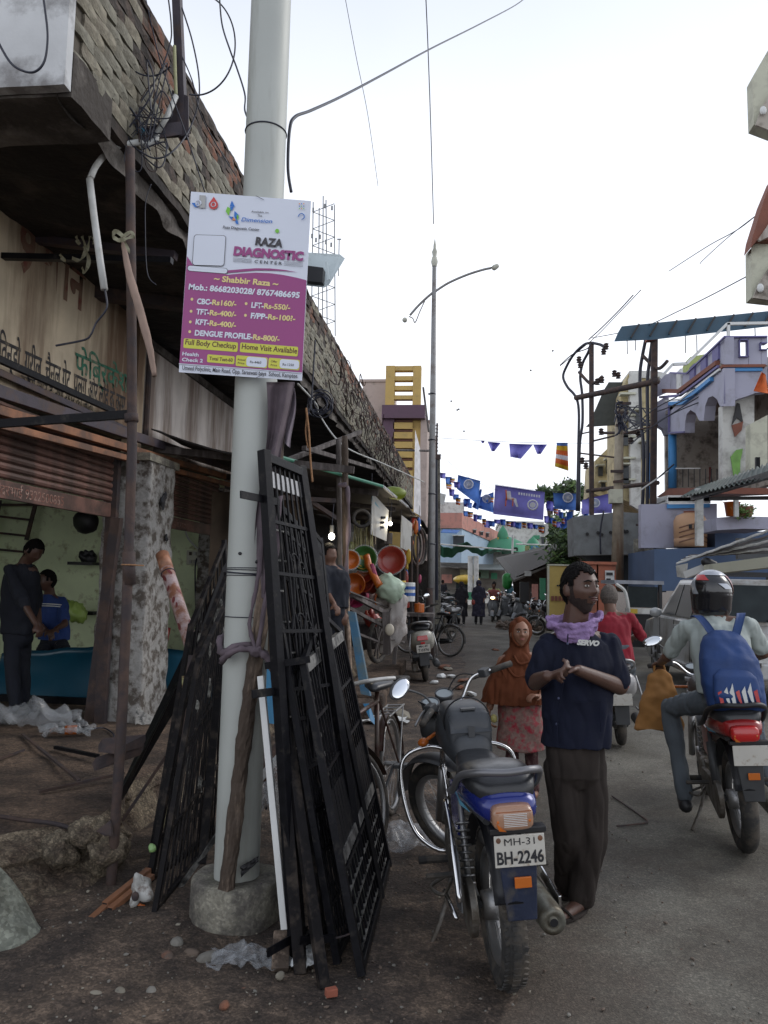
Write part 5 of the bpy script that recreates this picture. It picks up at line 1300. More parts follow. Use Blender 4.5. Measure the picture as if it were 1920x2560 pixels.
def add_face(t,M3,c,s,skin,eyelook=(0,0),hair=m_hair,beard=None,brows=True,lips=None,bun=None,hoff=.013):
    mw_=mat('eye_white',(.42,.40,.37),.25,bump=0,var=.03);mi_=mat('dark_iris',(.015,.008,.005),.2,bump=0)
    for sx in (-1,1):
        q=Vector(c)+M3 @ V(.029*sx,.079,.006)*s
        b=MB();b.ell(q,(.0125*s,.008*s,.0062*s),M3,12,8);e=b.build('eye',mw_,t,smooth=True)
        b=MB();b.ell(q+M3 @ V(eyelook[0]*.006,.0062,eyelook[1]*.003)*s,(.0062*s,.003*s,.0060*s),M3,10,6);b.build('iris',mi_,e,smooth=True)
        if brows:
            b=MB();b.tube([Vector(c)+M3 @ V(x_*sx,y_,z_)*s for x_,y_,z_ in ((.012,.094,.026),(.028,.090,.031),(.046,.078,.026))],[.003*s,.0035*s,.002*s],6);b.build('eyebrow',hair,t)
    if lips:
        for z_,w_ in ((-.0505,.0035),(-.0600,.0042)):
            b=MB();b.tube([Vector(c)+M3 @ V(x_,y_,z_+.001)*s for x_,y_ in ((-.022,.086),(-.010,.0955),(0,.0965),(.010,.0955),(.022,.086))],[.001*s,w_*s,w_*s,w_*s,.001*s],8);b.build('lip',lips,t,smooth=True)
    if hair and hoff:
        b=MB();head_patch(b,M3,c,s,hairc,hoff,jit=.003);b.build('hair',hair,t,smooth=False)
    if beard:
        def bc(th,ph):
            z=math.cos(th);x=math.sin(th)*math.sin(ph)
            a=abs(ph)
            if a > 1.75:return False
            if abs(x) < .30 and-.62 < z <-.42:return False
            if abs(x) < .34 and-.42 <= z <-.33:return True
            if z >-.40:return a > 1.25 and z < .1
            if z >-.60:return abs(x) > .34 and (a > .9 or z <-.44)
            return z >-.97
        b=MB();head_patch(b,M3,c,s,bc,.0018,72,54,.0008);b.build('beard',beard,t,smooth=False)
def hand_mb(b,wrist,dirv,palmn,s=1.0,curl=.6,flip=1,relax=True):
    """palm + 4 unequal bent fingers + thumb as capsules"""
    d=Vector(dirv).normalized();n_=Vector(palmn);n_=(n_-d*n_.dot(d)).normalized();x=d.cross(n_)*flip
    w=Vector(wrist)
    for k in range(4):
        off=(k-1.5)*.019*s
        b.cap(w+d*.01,w+d*.085*s+x*off,.016*s,.0125*s,10)
    for k,ln in enumerate((.070,.080,.075,.058)):
        off=(k-1.5)*.020*s
        p=w+d*.088*s+x*off;dd=d.copy();r_=.0090*s
        for seg,fr_ in enumerate((.45,.32,.26)):
            dd=(Matrix.Rotation(0,3,'X') @ dd)*math.cos(curl)+n_*math.sin(curl) if seg == 0 else (dd*math.cos(curl)+(n_ if seg == 1 else-d)*math.sin(curl)).normalized()
            q=p+dd*ln*fr_*s;b.cap(p,q,r_,r_*.9,8);p=q;r_ *= .92
    p=w+d*.025*s-x*.026*s;q=p+(d*.6-x*.6+n_*.4).normalized()*.040*s;b.cap(p,q,.0135*s,.011*s,8)
    b.cap(q,q+(d*.9+n_*.5).normalized()*.030*s,.0105*s,.009*s,8)

def human(label,J,skin=m_skin,shirt=None,trousers=None,name='person',head_s=1.0,face=(0,-1,0),vox=.008,hair=m_hair,chest=(.195,.125),hem=(.185,.14),hemz=None,torso_yaw=0.,sleeve=.85,legr=(.088,.072,.066),armr=(.046,.038,.030),
          beard=None,lips=None,eyelook=(0,0),group=None,shoes=None,hands=True,facefeat=True,shirtdisp=.008,cat='person',hoff=.013,curl=.6,handdir=None,loc=None,hand_s=1.0):
    t=thing(name,label,cat,loc if loc is not None else V(J['pelvis'].x,J['pelvis'].y,0),group=group)
    # ---- body: one continuous skinned figure
    b=MB();M3=face_dir(face);hc=J['head']
    head_mb(b,M3,hc,head_s,56 if vox < .01 else 28,44 if vox < .01 else 20)
    nb=J['neck'];b.cap(nb,hc+M3 @ V(0,-.02,-.06)*head_s,.060*head_s,.056*head_s,14)
    b.loft([(J['pelvis'],chest[0]*.75,chest[1]*.85,torso_yaw),(J['pelvis'].lerp(J['chest'],.5),chest[0]*.72,chest[1]*.75,torso_yaw),(J['chest'],chest[0]*.85,chest[1]*.85,torso_yaw),(nb+V(0,0,-.05),chest[0]*.7,chest[1]*.6,torso_yaw),(nb,.05,.05,torso_yaw)],20)
    for s_ in 'LR':
        b.cap(J['sh'+s_],J['el'+s_],armr[0],armr[1],12);b.cap(J['el'+s_],J['wr'+s_],armr[1]*1.0,armr[2]*.92,12)
        b.cap(J['pelvis'].lerp(J['hip'+s_],.8),J['kn'+s_],legr[0]*.8,legr[1]*.75,12);b.cap(J['kn'+s_],J['an'+s_],legr[1]*.75,.036,12)
        b.cap(nb+V(0,0,-.04),J['sh'+s_],.05,armr[0],10)
        if hands:
            hd_=(handdir or {}).get(s_)
            d_=Vector(hd_[0]) if hd_ else (J['wr'+s_]-J['el'+s_]);n_=Vector(hd_[1]) if hd_ else V(0,0,-1)
            hand_mb(b,J['wr'+s_],d_,n_,head_s*hand_s,curl,1 if s_ == 'R' else-1)
        else:b.cap(J['wr'+s_],J['wr'+s_]+(J['wr'+s_]-J['el'+s_]).normalized()*.09,.03,.025,8)
        if 'toe'+s_ in J:b.cap(J['an'+s_]+V(0,0,-.03),J['toe'+s_],.036,.026,10)
    b.build('body',skin,t,remesh=vox,post=2 if vox < .01 else 1)
    tj=J.get('chest')
    if shirt:
        b=MB();hz=J['pelvis'] if hemz is None else hemz
        ty=torso_yaw;mid=J['pelvis'].lerp(J['chest'],.45)
        b.loft([(hz,hem[0],hem[1],ty),(hz.lerp(J['chest'],.3),hem[0]*.98,hem[1]*.98,ty),(mid,chest[0]*.94,chest[1]*1.05,ty),(J['chest'],chest[0],chest[1]*1.06,ty),(J['chest'].lerp(nb,.55),chest[0]*.93,chest[1]*.92,ty),(nb+V(0,0,-.035),chest[0]*.58,chest[1]*.66,ty),(nb+V(0,0,.0),.062*head_s,.062*head_s,ty)],26)
        for s_ in 'LR':
            e=J['sh'+s_].lerp(J['el'+s_],sleeve if sleeve <= 1 else 1.0)
            b.cap(nb.lerp(J['sh'+s_],.5)+V(0,0,-.03),J['sh'+s_]+V(0,0,-.005),.055,armr[0]*1.35,14);b.cap(J['sh'+s_],e,armr[0]*1.38,armr[0]*1.45,14)
            if sleeve > 1:b.cap(J['el'+s_],J['el'+s_].lerp(J['wr'+s_],sleeve-1),armr[1]*1.5,armr[2]*1.5,12)
        b.build('shirt',shirt,t,remesh=vox,post=4,disp=shirtdisp,dsc=5,fold=1.0)
    if trousers:
        b=MB();b.loft([(J['pelvis']+V(0,0,.16),hem[0]*.80,hem[1]*.80,torso_yaw),(J['pelvis']+V(0,0,-.06),hem[0]*.86,hem[1]*.86,torso_yaw),(J['pelvis']+V(0,0,-.12),hem[0]*.6,hem[1]*.6,torso_yaw)],20)
        for s_ in 'LR':
            b.cap(J['hip'+s_],J['kn'+s_],legr[0],legr[1],14);b.cap(J['kn'+s_],J['an'+s_].lerp(J['kn'+s_],.02),legr[1],legr[2],14)
        b.build('trousers',trousers,t,remesh=vox,post=4,disp=.007,dsc=5,fold=1.0)
    if shoes:
        for s_ in 'LR':
            if 'toe'+s_ in J:
                a,c=J['an'+s_],J['toe'+s_];d_=(c-a);d_.z=0;d_.normalize()
                b=MB();b.cap(a+V(0,0,-.045)-d_*.03,c+V(0,0,.0),.044,.036,12);b.build('shoe',shoes,t,smooth=True)
    if facefeat:add_face(t,M3,hc,head_s,skin,eyelook,hair,beard,lips=lips,hoff=hoff)
    elif hair and hoff:
        b=MB();head_patch(b,M3,hc,head_s,hairc,hoff,28,20,.002);b.build('hair',hair,t)
    return t

# ---- man standing by the motorcycle
m_navy=mat('navy_cotton',(.008,.010,.022),.85,var=.2,scale=6,bump=.35,bscale=220,spec=.2)
m_brtr=mat('dark_brown_trousers',(.030,.024,.021),.9,var=.2,scale=6,bump=.35,bscale=200,spec=.2)
m_lav=mat('lavender_cotton_scarf',(.26,.17,.34),.9,var=.25,scale=12,bump=.8,bscale=90,bdist=.008)
J=dict(pelvis=P(1437,1905,3.98),chest=P(1446,1660,3.99),neck=P(1437,1563,3.99),head=P(1450,1472,3.96),
         shR=P(1371,1612,3.94),shL=P(1526,1612,4.03),elR=P(1338,1704,3.90),elL=P(1549,1716,3.98),wrR=P(1368,1690,3.70),wrL=P(1447,1676,3.72),
         hipR=P(1402,1920,3.97),hipL=P(1474,1920,4.0),knR=P(1424,2085,3.96),knL=P(1480,2085,3.97),
         anR=G(1424,2266)+V(0,.06,.09),anL=G(1456,2296)+V(0,.04,.09),toeR=G(1398,2252)+V(0,0,.035),toeL=G(1404,2316)+V(0,0,.035))
man=human('man in navy work shirt and lavender scarf standing with clasped hands behind the motorcycle',J,m_skind,m_navy,m_brtr,vox=.0058,face=(.55,-.80,.10),head_s=1.07,torso_yaw=R(12),chest=(.190,.122),hem=(.178,.135),
            hemz=P(1440,1862,3.985),sleeve=.86,beard=mat('short_black_beard',(.026,.015,.012),.8,var=.3,bump=.8,bscale=200),lips=mat('dark_lip',(.10,.04,.035),.5,bump=.1),eyelook=(.7,.5),armr=(.047,.043,.030),hoff=.009,legr=(.092,.079,.072),
            curl=1.0,hand_s=.88,handdir={'R':((.86,-.2,.25),(.3,.5,1)),'L':((-.86,-.25,.05),(-.2,-.5,-.9))})
b=MB()
nk=P(1435,1562,3.96)
for k in range(5):
    pts=[]
    for i in range(28):
        a=2*math.pi*i/28
        rx_,ry_=.118-.010*k+.004*(k == 4)+.008*math.sin(3*a+k),.088+.004*math.sin(2*a+k*2)
        pts.append(nk+V(rx_*math.cos(a)*(1+.08*(k < 2)),ry_*math.sin(a)-.01,0.026-.011*k+(.026 if math.sin(a) > 0 else-.022-.008*k)*abs(math.sin(a))+.016*math.cos(a)+.006*math.sin(5*a+k*1.7)))
    b.tube(pts,[.017+.004*math.sin(i*1.3+k) for i in range(28)],8,closed=True)
b.build('scarf',m_lav,man,remesh=.005,post=2,disp=.009,dsc=26,fold=.8)
fr_m=fr(P(1447,1603,3.826),(1,.10,-.04),(0,0,1))
mt_=text('SERVO',fr_m @ Matrix.Translation((-.008,-.016,.0)),.033,mat('white_embroidery',(.55,.55,.52),.8,bump=0),man,'logo_lettering',.028,shear=.25,sx=1.05)
for (x,y,yy) in ((1419,1609,3.842),(1410,1680,3.83),(1396,1746,3.84),(1392,1810,3.85)):
    b=MB();b.ell(P(x,y,yy),(.0065,.003,.0065),None,10,6);b.build('button',mat('navy_button',(.05,.06,.12),.3),man,smooth=True)
b=MB();b.tube(wire([P(1420,1585,3.85),P(1413,1680,3.838),P(1396,1780,3.845),P(1392,1858,3.85)],0),.0028,5);b.build('placket',m_navy,man)
b=MB();b.tube(wire([P(1425,1752,3.835),P(1450,1756,3.83),P(1500,1752,3.85)],0),.0025,5);b.tube([P(1500,1752,3.85),P(1502,1830,3.86)],.0025,5);b.build('pocket_seam',m_navy,man)
for s_,lab in (('R',1),('L',-1)):
    a,c=J['an'+s_],J['toe'+s_];d_=c-a;d_.z=0;d_.normalize()
    b=MB();m_=(a+c)/2;sd=V(-d_.y,d_.x,0)
    b.prism([V(m_.x,m_.y,.024)+d_*(.14*math.cos(R(q)))+sd*(.048*math.sin(R(q))) for q in range(0,360,24)],(0,0,.016));b.build('sandal_sole',m_brtr,man,bevel=.003)
    b=MB();b.tube(wire([c-d_*.03+sd*.045+V(0,0,.005),c-d_*.02+V(0,0,.035),c-d_*.03-sd*.045+V(0,0,.005)],0),.007,6);b.build('sandal_strap',m_brtr,man)

# ---- girl in a brown headscarf
m_hij=mat('rust_brown_veil',(.115,.035,.015),.9,var=.15,scale=4,bump=.4,bscale=160,spec=.2)
m_kur=mat('floral_kurta',(.21,.13,.11),.85,var=.3,scale=40,bump=.2,dirt=(.32,.02,.04),damt=.28,dscale=22)
m_mar=mat('maroon_salwar',(.055,.018,.020),.9,var=.3,scale=14,bump=.5,bscale=40,dirt=(.14,.09,.08),damt=.25,dscale=24)
gY=6.05
J=dict(pelvis=P(1300,1740,gY),chest=P(1300,1668,gY),neck=P(1300,1622,gY),head=P(1302,1584,gY-.03),
         shR=P(1255,1650,gY),shL=P(1345,1650,gY),elR=P(1232,1715,gY),elL=P(1365,1710,gY),wrR=P(1221,1778,gY-.05),wrL=P(1352,1740,gY-.2),
         hipR=P(1280,1760,gY),hipL=P(1322,1760,gY),knR=P(1280,1850,gY),knL=P(1325,1850,gY),anR=G(1282,1972,.07),anL=G(1335,1972,.07),toeR=G(1275,1985,.03),toeL=G(1335,1990,.03))
girl=human('young girl in rust brown headscarf and floral kurta behind the man',J,m_skin2,None,m_mar,vox=.008,face=(.05,-1,.16),head_s=.90,chest=(.14,.095),hem=(.14,.10),armr=(.033,.028,.022),legr=(.070,.055,.05),lips=mat('dull_pink_lip',(.25,.08,.06),.5),eyelook=(.2,.5),hoff=0,
             handdir={'R':((.1,-.2,-1),(1,0,0)),'L':((-.7,-.5,.1),(0,0,-1))})
b=MB();hc=J['head']
b.ell(hc+V(.0,.028,.013),(.088,.092,.125),None,24,16)
b.loft([(P(1300,1600,gY+.03),.072,.075),(P(1297,1625,gY+.01),.085,.09),(P(1296,1645,gY),.135,.105),(P(1294,1668,gY),.190,.13),(P(1290,1700,gY),.222,.16),(P(1286,1735,gY),.245,.18),(P(1283,1757,gY),.255,.185)],30)
b.build('headscarf',m_hij,girl,remesh=.007,post=3,disp=.010,dsc=8,fold=1.0)
b=MB();b.torus(hc+V(0,-.034,-.002),.072,.010,(.05,-1,.16),n=32,m=8);b.v=[tuple(hc+V((x-hc.x)*.90,(y-hc.y),(z-hc.z)*1.22)) for x,y,z in b.v];b.build('scarf_hem',m_hij,girl,smooth=True)
for (q0,q1,q2) in (((1262,1655),(1290,1692),(1340,1678)),((1250,1665),(1285,1720),(1350,1705)),((1285,1640),(1300,1660),(1330,1652))):
    b=MB();b.tube(wire([P(*q0,gY-.10),P(*q1,gY-.145),P(*q2,gY-.12)],0),.010,6);b.build('scarf_fold',m_hij,girl,smooth=True)
b=MB();b.loft([(P(1300,1745,gY),.165,.12),(P(1300,1800,gY),.170,.13),(P(1300,1850,gY),.180,.14),(P(1302,1872,gY),.185,.145)],30);b.build('kurta',m_kur,girl,remesh=.010,post=2,disp=.012,dsc=9)
b=MB();b.cap(P(1236,1722,gY),P(1224,1768,gY-.04),.034,.029);b.build('sleeve',m_skin2,girl,smooth=True)
b=MB();b.ell(P(1236,1797,gY-.08),(.025,.02,.032));tag(b.build('yellow_snack',mat('pale_yellow_wrapper',(.50,.45,.16),.5),smooth=True,disp=.01,dsc=30),'small yellow wrapper held in the girl hand','wrapper')

# ---- generic seated rider in a two wheeler frame
def rider(label,M_,shirt,trousers,skin=m_skin,lean=.12,head_s=1.0,seat=.90,face=(0,1,0),sleeve=.8,hair=m_hair,vox=.010,hands=((-.30,.82,1.04),(.30,.82,1.04)),feet=((-.24,.42,.12),(.24,.42,.12)),kn=((-.23,.50,.74),(.23,.50,.74)),shoes=None,chest=(.19,.13),group=None,back=0.,hoff=.013,**kw):
    w_=lambda x,y,z:(M_ @ Vector((x,y+back,z)))
    wg=lambda x,y,z:(M_ @ Vector((x,y,z)))
    J=dict(pelvis=w_(0,.0,seat+.06),chest=w_(0,lean*.8,seat+.40),neck=w_(0,lean+.02,seat+.54),head=w_(0,lean+.07,seat+.68),
             shL=w_(-.185,lean,seat+.47),shR=w_(.185,lean,seat+.47),elL=w_(-.30,lean+.18,seat+.27),elR=w_(.30,lean+.18,seat+.27),wrL=wg(*hands[0]),wrR=wg(*hands[1]),
             hipL=w_(-.10,.06,seat+.02),hipR=w_(.10,.06,seat+.02),knL=wg(*kn[0]),knR=wg(*kn[1]),anL=wg(*feet[0]),anR=wg(*feet[1]),toeL=wg(feet[0][0],feet[0][1]+.14,feet[0][2]-.04),toeR=wg(feet[1][0],feet[1][1]+.14,feet[1][2]-.04))
    J={k:Vector(v) for k,v in J.items()}
    yaw=math.atan2(-M_[0][1],M_[1][1]);fd=Matrix.Rotation(yaw,3,'Z') @ Vector(face)
    for k in ('L','R'):J['wr'+k]=J['wr'+k]-(J['wr'+k]-J['el'+k]).normalized()*.07
    return human(label,J,skin,shirt,trousers,vox=vox,face=fd,head_s=head_s,torso_yaw=yaw,sleeve=sleeve,shoes=shoes,chest=chest,hem=(.185,.15),facefeat=kw.pop('ff',False),group=group,hoff=hoff,hair=hair,armr=(.041,.035,.028),legr=(.088,.064,.056),**kw)

# red motorcycle with backpack rider
mrb=motorbike('red motorcycle ridden away by the man with the blue backpack',steer=R(-4),tail_m=mat('red_plastic',(.25,.012,.012),.3,var=.1,coat=.4,dirt=(.05,.03,.03),damt=.2),plate=None,detail=1,bag=False,guard=False,mirror=(-1,),lens=m_lensr,flap=m_greyp,rail_m=m_blk)
Mr=Matrix.Translation((1.66,4.98,.03)) @ Matrix.Rotation(R(-7),4,'Z') @ Matrix.Rotation(R(-5),4,'Y')
mrb.matrix_world=Mr
m_lt=mat('pale_grey_shirt',(.36,.40,.38),.85,var=.1,scale=5,bump=.25,bscale=160)
m_gj=mat('grey_trousers',(.085,.10,.115),.9,var=.15,scale=6,bump=.3,bscale=160)
rd=rider('rider in pale shirt and dark helmet carrying a blue backpack on the red motorcycle',Mr,m_lt,m_gj,m_skin,lean=.16,seat=.86,shoes=m_blk,vox=.0085,hoff=0,sleeve=.8,kn=((-.30,.46,.78),(.22,.50,.74)),feet=((-.27,.36,.22),(.24,.42,.30)))
hc=Mr @ V(0,.23,1.55)
he=thing('helmet','black helmet with red and silver flashes worn by the backpack rider','helmet',hc)
m_hb=mat('gloss_black_helmet',(.012,.012,.014),.2,var=.1,bump=0,coat=.6)
b=MB();b.ell(hc,(.128,.145,.138),Matrix.Rotation(R(-7),3,'Z'),32,22);b.loft([(hc+V(0,0,-.02),.126,.143),(hc+V(0,0,-.12),.118,.130),(hc+V(0,0,-.15),.105,.115)],32);b.build('shell',m_hb,he,remesh=.006,post=4)
def hshell(th0,th1,ph0,ph1,m,off=.004):
    def f(u,v):
        th=th0+(th1-th0)*u;ph=ph0+(ph1-ph0)*v+.35*(u-.5)
        return hc+V((.128+off)*math.sin(th)*math.sin(ph),-(.145+off)*math.sin(th)*math.cos(ph),(.138+off)*math.cos(th))
    b=MB();b.grid(f,10,10);b.build('flash',m,he,smooth=True)
m_sil=mat('silver_flash',(.40,.42,.46),.25,.3,bump=0)
hshell(.05,.75,-1.5,1.2,m_sil);hshell(.72,1.05,-1.35,-.6,m_lensr);hshell(.75,1.75,1.05,1.5,m_lensr);hshell(1.0,1.7,-1.45,-1.1,m_sil);hshell(1.2,1.45,.2,.7,m_sil)
bp_=thing('backpack','blue school backpack with white red print on the back of the rider','backpack',Mr @ V(0,-.1,1.2))
m_bpk=mat('blue_backpack_nylon',(.012,.042,.15),.7,var=.15,scale=7,bump=.4,bscale=60)
def bl_(x,y,z):return Mr @ V(x,y,z)
b=MB();b.loft([(bl_(0,-.17,.85),.14,.06),(bl_(0,-.18,.88),.165,.095),(bl_(0,-.165,1.0),.175,.11),(bl_(0,-.12,1.15),.165,.10),(bl_(0,-.06,1.27),.125,.075),(bl_(0,-.04,1.315),.07,.04)],30,pw=.75);b.build('bag',m_bpk,bp_,remesh=.008,post=3,disp=.010,dsc=9)
b=MB();b.loft([(bl_(0,-.255,.88),.12,.03),(bl_(0,-.265,.95),.135,.045),(bl_(0,-.245,1.06),.12,.035),(bl_(0,-.22,1.10),.08,.02)],24,pw=.6);b.build('front_pocket',m_bpk,bp_,remesh=.008,post=3)
for s_ in (-1,1):
    b=MB();b.sheet(lambda u,v:bl_(s_*(.05+.085*math.sin(u*1.6))+(v-.5)*.05,-.075+.08*u+.12*u*u,1.26+.15*math.sin(u*2.0)),12,3,(0,-.008,0));b.build('strap',m_bpk,bp_,smooth=True)
    m_pr=(m_sil,m_lensr)
for k in range(7):
    x0=-.10+.032*k
    b=MB();b.prism([bl_(x0,-.312,.90+.03*(k % 2)),bl_(x0+.018,-.313,.90),bl_(x0+.008,-.308,.99+.02*(k % 3)),bl_(x0-.012,-.308,.98)],(0,-.002,0));b.build('print',m_lensr if k % 3 == 0 else m_wpaint,bp_)
tb_=thing('cloth_bag','mustard cloth bag hanging from the left handlebar of the red motorcycle','bag',bl_(-.36,.75,.7))
b=MB();b.loft([(bl_(-.36,.66,.60),.17,.045),(bl_(-.35,.68,.64),.165,.055),(bl_(-.33,.72,.82),.12,.05),(bl_(-.31,.76,.95),.085,.03),(bl_(-.30,.78,1.0),.03,.02)],24,pw=.7);b.build('bag',mat('mustard_cloth',(.28,.13,.035),.9,var=.15,bump=.4,bscale=60),tb_,remesh=.008,post=2,disp=.018,dsc=9)
for s_ in (-1,1):b=MB();b.tube(wire([bl_(-.31+.04*s_,.76,.95),bl_(-.31+.03*s_,.79,1.03),bl_(-.31,.80,1.05)],0),.008,6);b.build('handle',mat('mustard_cloth','ffffff'),tb_)

# red shirted rider on red and white scooter
m_rw=mat('pearl_scooter_white',(.36,.35,.35),.3,var=.05,coat=.3)
sc2=scooter('red and white scooter ridden away beyond the man in navy',m_rw,0.,None,1,apron=mat('scooter_maroon',(.20,.015,.02),.3,coat=.4),railm=m_alu)
Ms=Matrix.Translation((1.50,7.95,.03)) @ Matrix.Rotation(R(-4),4,'Z') @ Matrix.Rotation(R(-4),4,'Y');sc2.matrix_world=Ms
rider('grey haired rider in crimson shirt on the red and white scooter',Ms,mat('crimson_shirt',(.22,.010,.022),.85,var=.12,bump=.3),m_gj,m_skin,lean=.08,seat=.77,hair=mat('greying_hair',(.09,.075,.065),.8,var=.4,scale=60,bump=.8,bscale=120),sleeve=1.2,feet=((-.12,.62,.36),(.12,.62,.36)),kn=((-.20,.52,.68),(.20,.52,.68)),hands=((-.28,.90,.98),(.28,.90,.98)),shoes=m_blk,vox=.012)

# ---- two men inside the workshop
m_dkshirt=mat('very_dark_shirt',(.010,.012,.020),.9,bump=.3)
Y_=7.0
J=dict(pelvis=P(45,1585,7.1),chest=P(50,1470,7.05),neck=P(62,1408,7.0),head=P(84,1378,6.95),shR=P(25,1425,6.9),shL=P(78,1425,7.2),elR=P(55,1500,6.8),elL=P(92,1500,7.2),wrR=P(90,1560,6.75),wrL=P(98,1560,7.1),
         hipR=P(32,1590,7.05),hipL=P(58,1590,7.2),knR=P(30,1680,7.0),knL=P(55,1680,7.15),anR=P(40,1762,6.95),anL=P(60,1760,7.15),toeR=P(65,1778,6.85),toeL=P(85,1772,7.1))
human('spectacled man in black stooping inside the workshop by the plastic heap',J,m_skind,m_dkshirt,m_dkshirt,vox=.012,face=(.75,-.3,-.55),sleeve=1.3,shoes=m_blk,facefeat=False,curl=1.0,chest=(.19,.14),hem=(.17,.14))
m_strip=mat('royal_blue_polo',(.018,.045,.17),.85,bump=.3)
J=dict(pelvis=P(135,1600,8.3),chest=P(130,1530,8.25),neck=P(124,1484,8.25),head=P(118,1452,8.2),shR=P(98,1505,8.25),shL=P(155,1505,8.25),elR=P(95,1560,8.1),elL=P(162,1560,8.1),wrR=P(120,1580,7.9),wrL=P(140,1572,7.9),
         hipR=P(120,1610,8.3),hipL=P(150,1610,8.3),knR=P(100,1640,7.9),knL=P(165,1640,7.9),anR=P(105,1740,8.0),anL=P(160,1740,8.0))
m2=human('seated man in blue polo with white stripes inside the workshop',J,m_skind,m_strip,m_dkshirt,vox=.012,face=(-.6,-.8,0),sleeve=.75,facefeat=False)
for k in range(2):
    b=MB();b.torus(P(130,1512+5*k,8.22),.15,.006,(0,.1,1),n=28,m=5);b.v=[(x,8.22+(y-8.22)*.75-.02,z) for x,y,z in b.v];b.build('stripe',m_wpaint,m2)
# ================================================================== market stalls under the long balcony
m_tarp=mat('dark_tarpaulin',(.035,.030,.030),.8,var=.3,bump=.5,bscale=30)
m_gedge=mat('green_awning_edge',(.05,.19,.13),.6,var=.1)
aw=thing('stall_awning','dark sagging tarpaulin awning with green edge over the household stall','awning',V(-1.6,9,2.7))
EDG=[V(-1.98,6.9,2.76),V(-1.70,7.5,2.74),V(-1.07,9.2,2.72),V(-.97,11.8,2.72),V(-.92,15.0,2.72),V(-.95,19,2.75)]
def awf(u,v):
    e=cr_(EDG,u);q=V(-3.2,e.y+.4,3.05);r_=e.lerp(q,v);r_.z += .05*nz(r_,2.5)-.09*math.sin(v*3.1);return r_
b=MB();b.sheet(awf,60,12,(0,0,.015));b.build('canopy',m_tarp,aw,smooth=True)
b=MB();b.tube([EDG[0]+V(0,0,0)]+EDG[1:3],.020,8);b.build('edge_pipe',m_gedge,aw)
b=MB();b.tube(EDG[2:4],.012,6);b.build('edge_cord',m_wire,aw)
for i in range(22):
    q=EDG[2].lerp(EDG[3],i/22);b=MB();b.box(q,(.03,.05,.03));b.build('edge_bead',m_wpaint,aw)
for y in (7.4,9.4,11.6,14.2):
    b=MB();b.bar(V(-3.2,y,2.86),V(-1.15,y,2.66),.06,.07);tag(b.build('awning_pole',m_woodg),'dark timber under the awning, '+{7.4:'the one nearest the iron gates',9.4:'over the hanging basins',11.6:'over the market goods',14.2:'beside the street lamp'}[y],'timber')
tag(lump('green_plastic_hood',P(985,1232,10.5),(.17,.10,.09),mat('olive_green_plastic',(.13,.17,.01),.4,bump=.1),'x','x',.3,5,.03),'olive green plastic hood bulging over the awning edge','hood')
# posts
for (x0,y0,x1,y1,Y,r,m,lab) in ((846,1098,862,1700,8.3,.030,m_woodg,'dark square timber of the paired stall posts'),(862,1090,876,1800,8.2,.034,m_wood,'rounder grey timber of the paired stall posts')):
    b=MB();b.tube(wire([P(x0,y0,Y),P((x0+x1)/2-4,(y0+y1)/2,Y),P(x1,y1,Y)],0),r,10);tag(b.build('stall_post',m,smooth=True,disp=.008,dsc=12),lab,'post')
ct=thing('post_cloth','mauve cloth knotted around the paired stall posts','cloth',P(862,1470,8.1))
b=MB();b.tube(wire([P(868,1215,8.15),P(872,1300,8.12),P(866,1400,8.12),P(864,1475,8.1)],0),[.02+.008*math.sin(i) for i in range(19)],8);b.build('tail',m_cloth_p,ct,smooth=True)
for (x,y,s) in ((864,1468,.07),(856,1213,.05)):
    b=MB();b.ell(P(x,y,8.12),(s,s*.8,s*.6));b.build('knot',m_cloth_p,ct,smooth=True,disp=.02,dsc=20)
# dark clutter timbers and rafters in the gloom
for i,(a,c) in enumerate(((P(640,1240,7.5),P(845,1252,9)),(P(770,1250,8.5),P(845,1300,9)),(P(720,1150,8),P(900,1080,11)),(P(760,1120,8),P(930,1170,12)))):
    b=MB();b.bar(a,c,.05,.05);tag(b.build('rafter',m_rust if i < 2 else m_woodg),('rust brown strut level behind the gate top','short rust strut slanting down to the paired posts','grey timber rising under the balcony','grey timber sloping beneath the balcony')[i],'rafter')
# cloth wall behind the stall, shop man
m_gd=mat('dim_stall_cloth',(.10,.075,.055),.95,var=.3,scale=3,bump=.3)
b=MB();b.sheet(lambda u,v:V(-3.1+1.2*u,8.9+.05*math.sin(u*20),.3+2.3*v),24,6,(0,.01,0));tag(b.build('stall_curtain',m_gd,smooth=True),'dim brown cloth hung as the side of the household stall','curtain')
J=dict(pelvis=P(828,1520,7.9),chest=P(832,1450,7.9),neck=P(826,1412,7.9),head=P(822,1388,7.9),shR=P(808,1425,7.8),shL=P(850,1425,8.0),elR=P(815,1480,7.75),elL=P(858,1480,8.0),wrR=P(835,1510,7.6),wrL=P(860,1530,7.9),hipR=P(818,1530,7.9),hipL=P(842,1530,7.9),knR=P(818,1620,7.9),knL=P(842,1620,7.9),anR=P(818,1715,7.9),anL=P(842,1715,7.9))
human('stall keeper in black seen past the gates beside the bright bulb',J,m_skin,m_dkshirt,m_dkshirt,vox=.014,face=(.8,-.6,0),sleeve=1.2,facefeat=False)
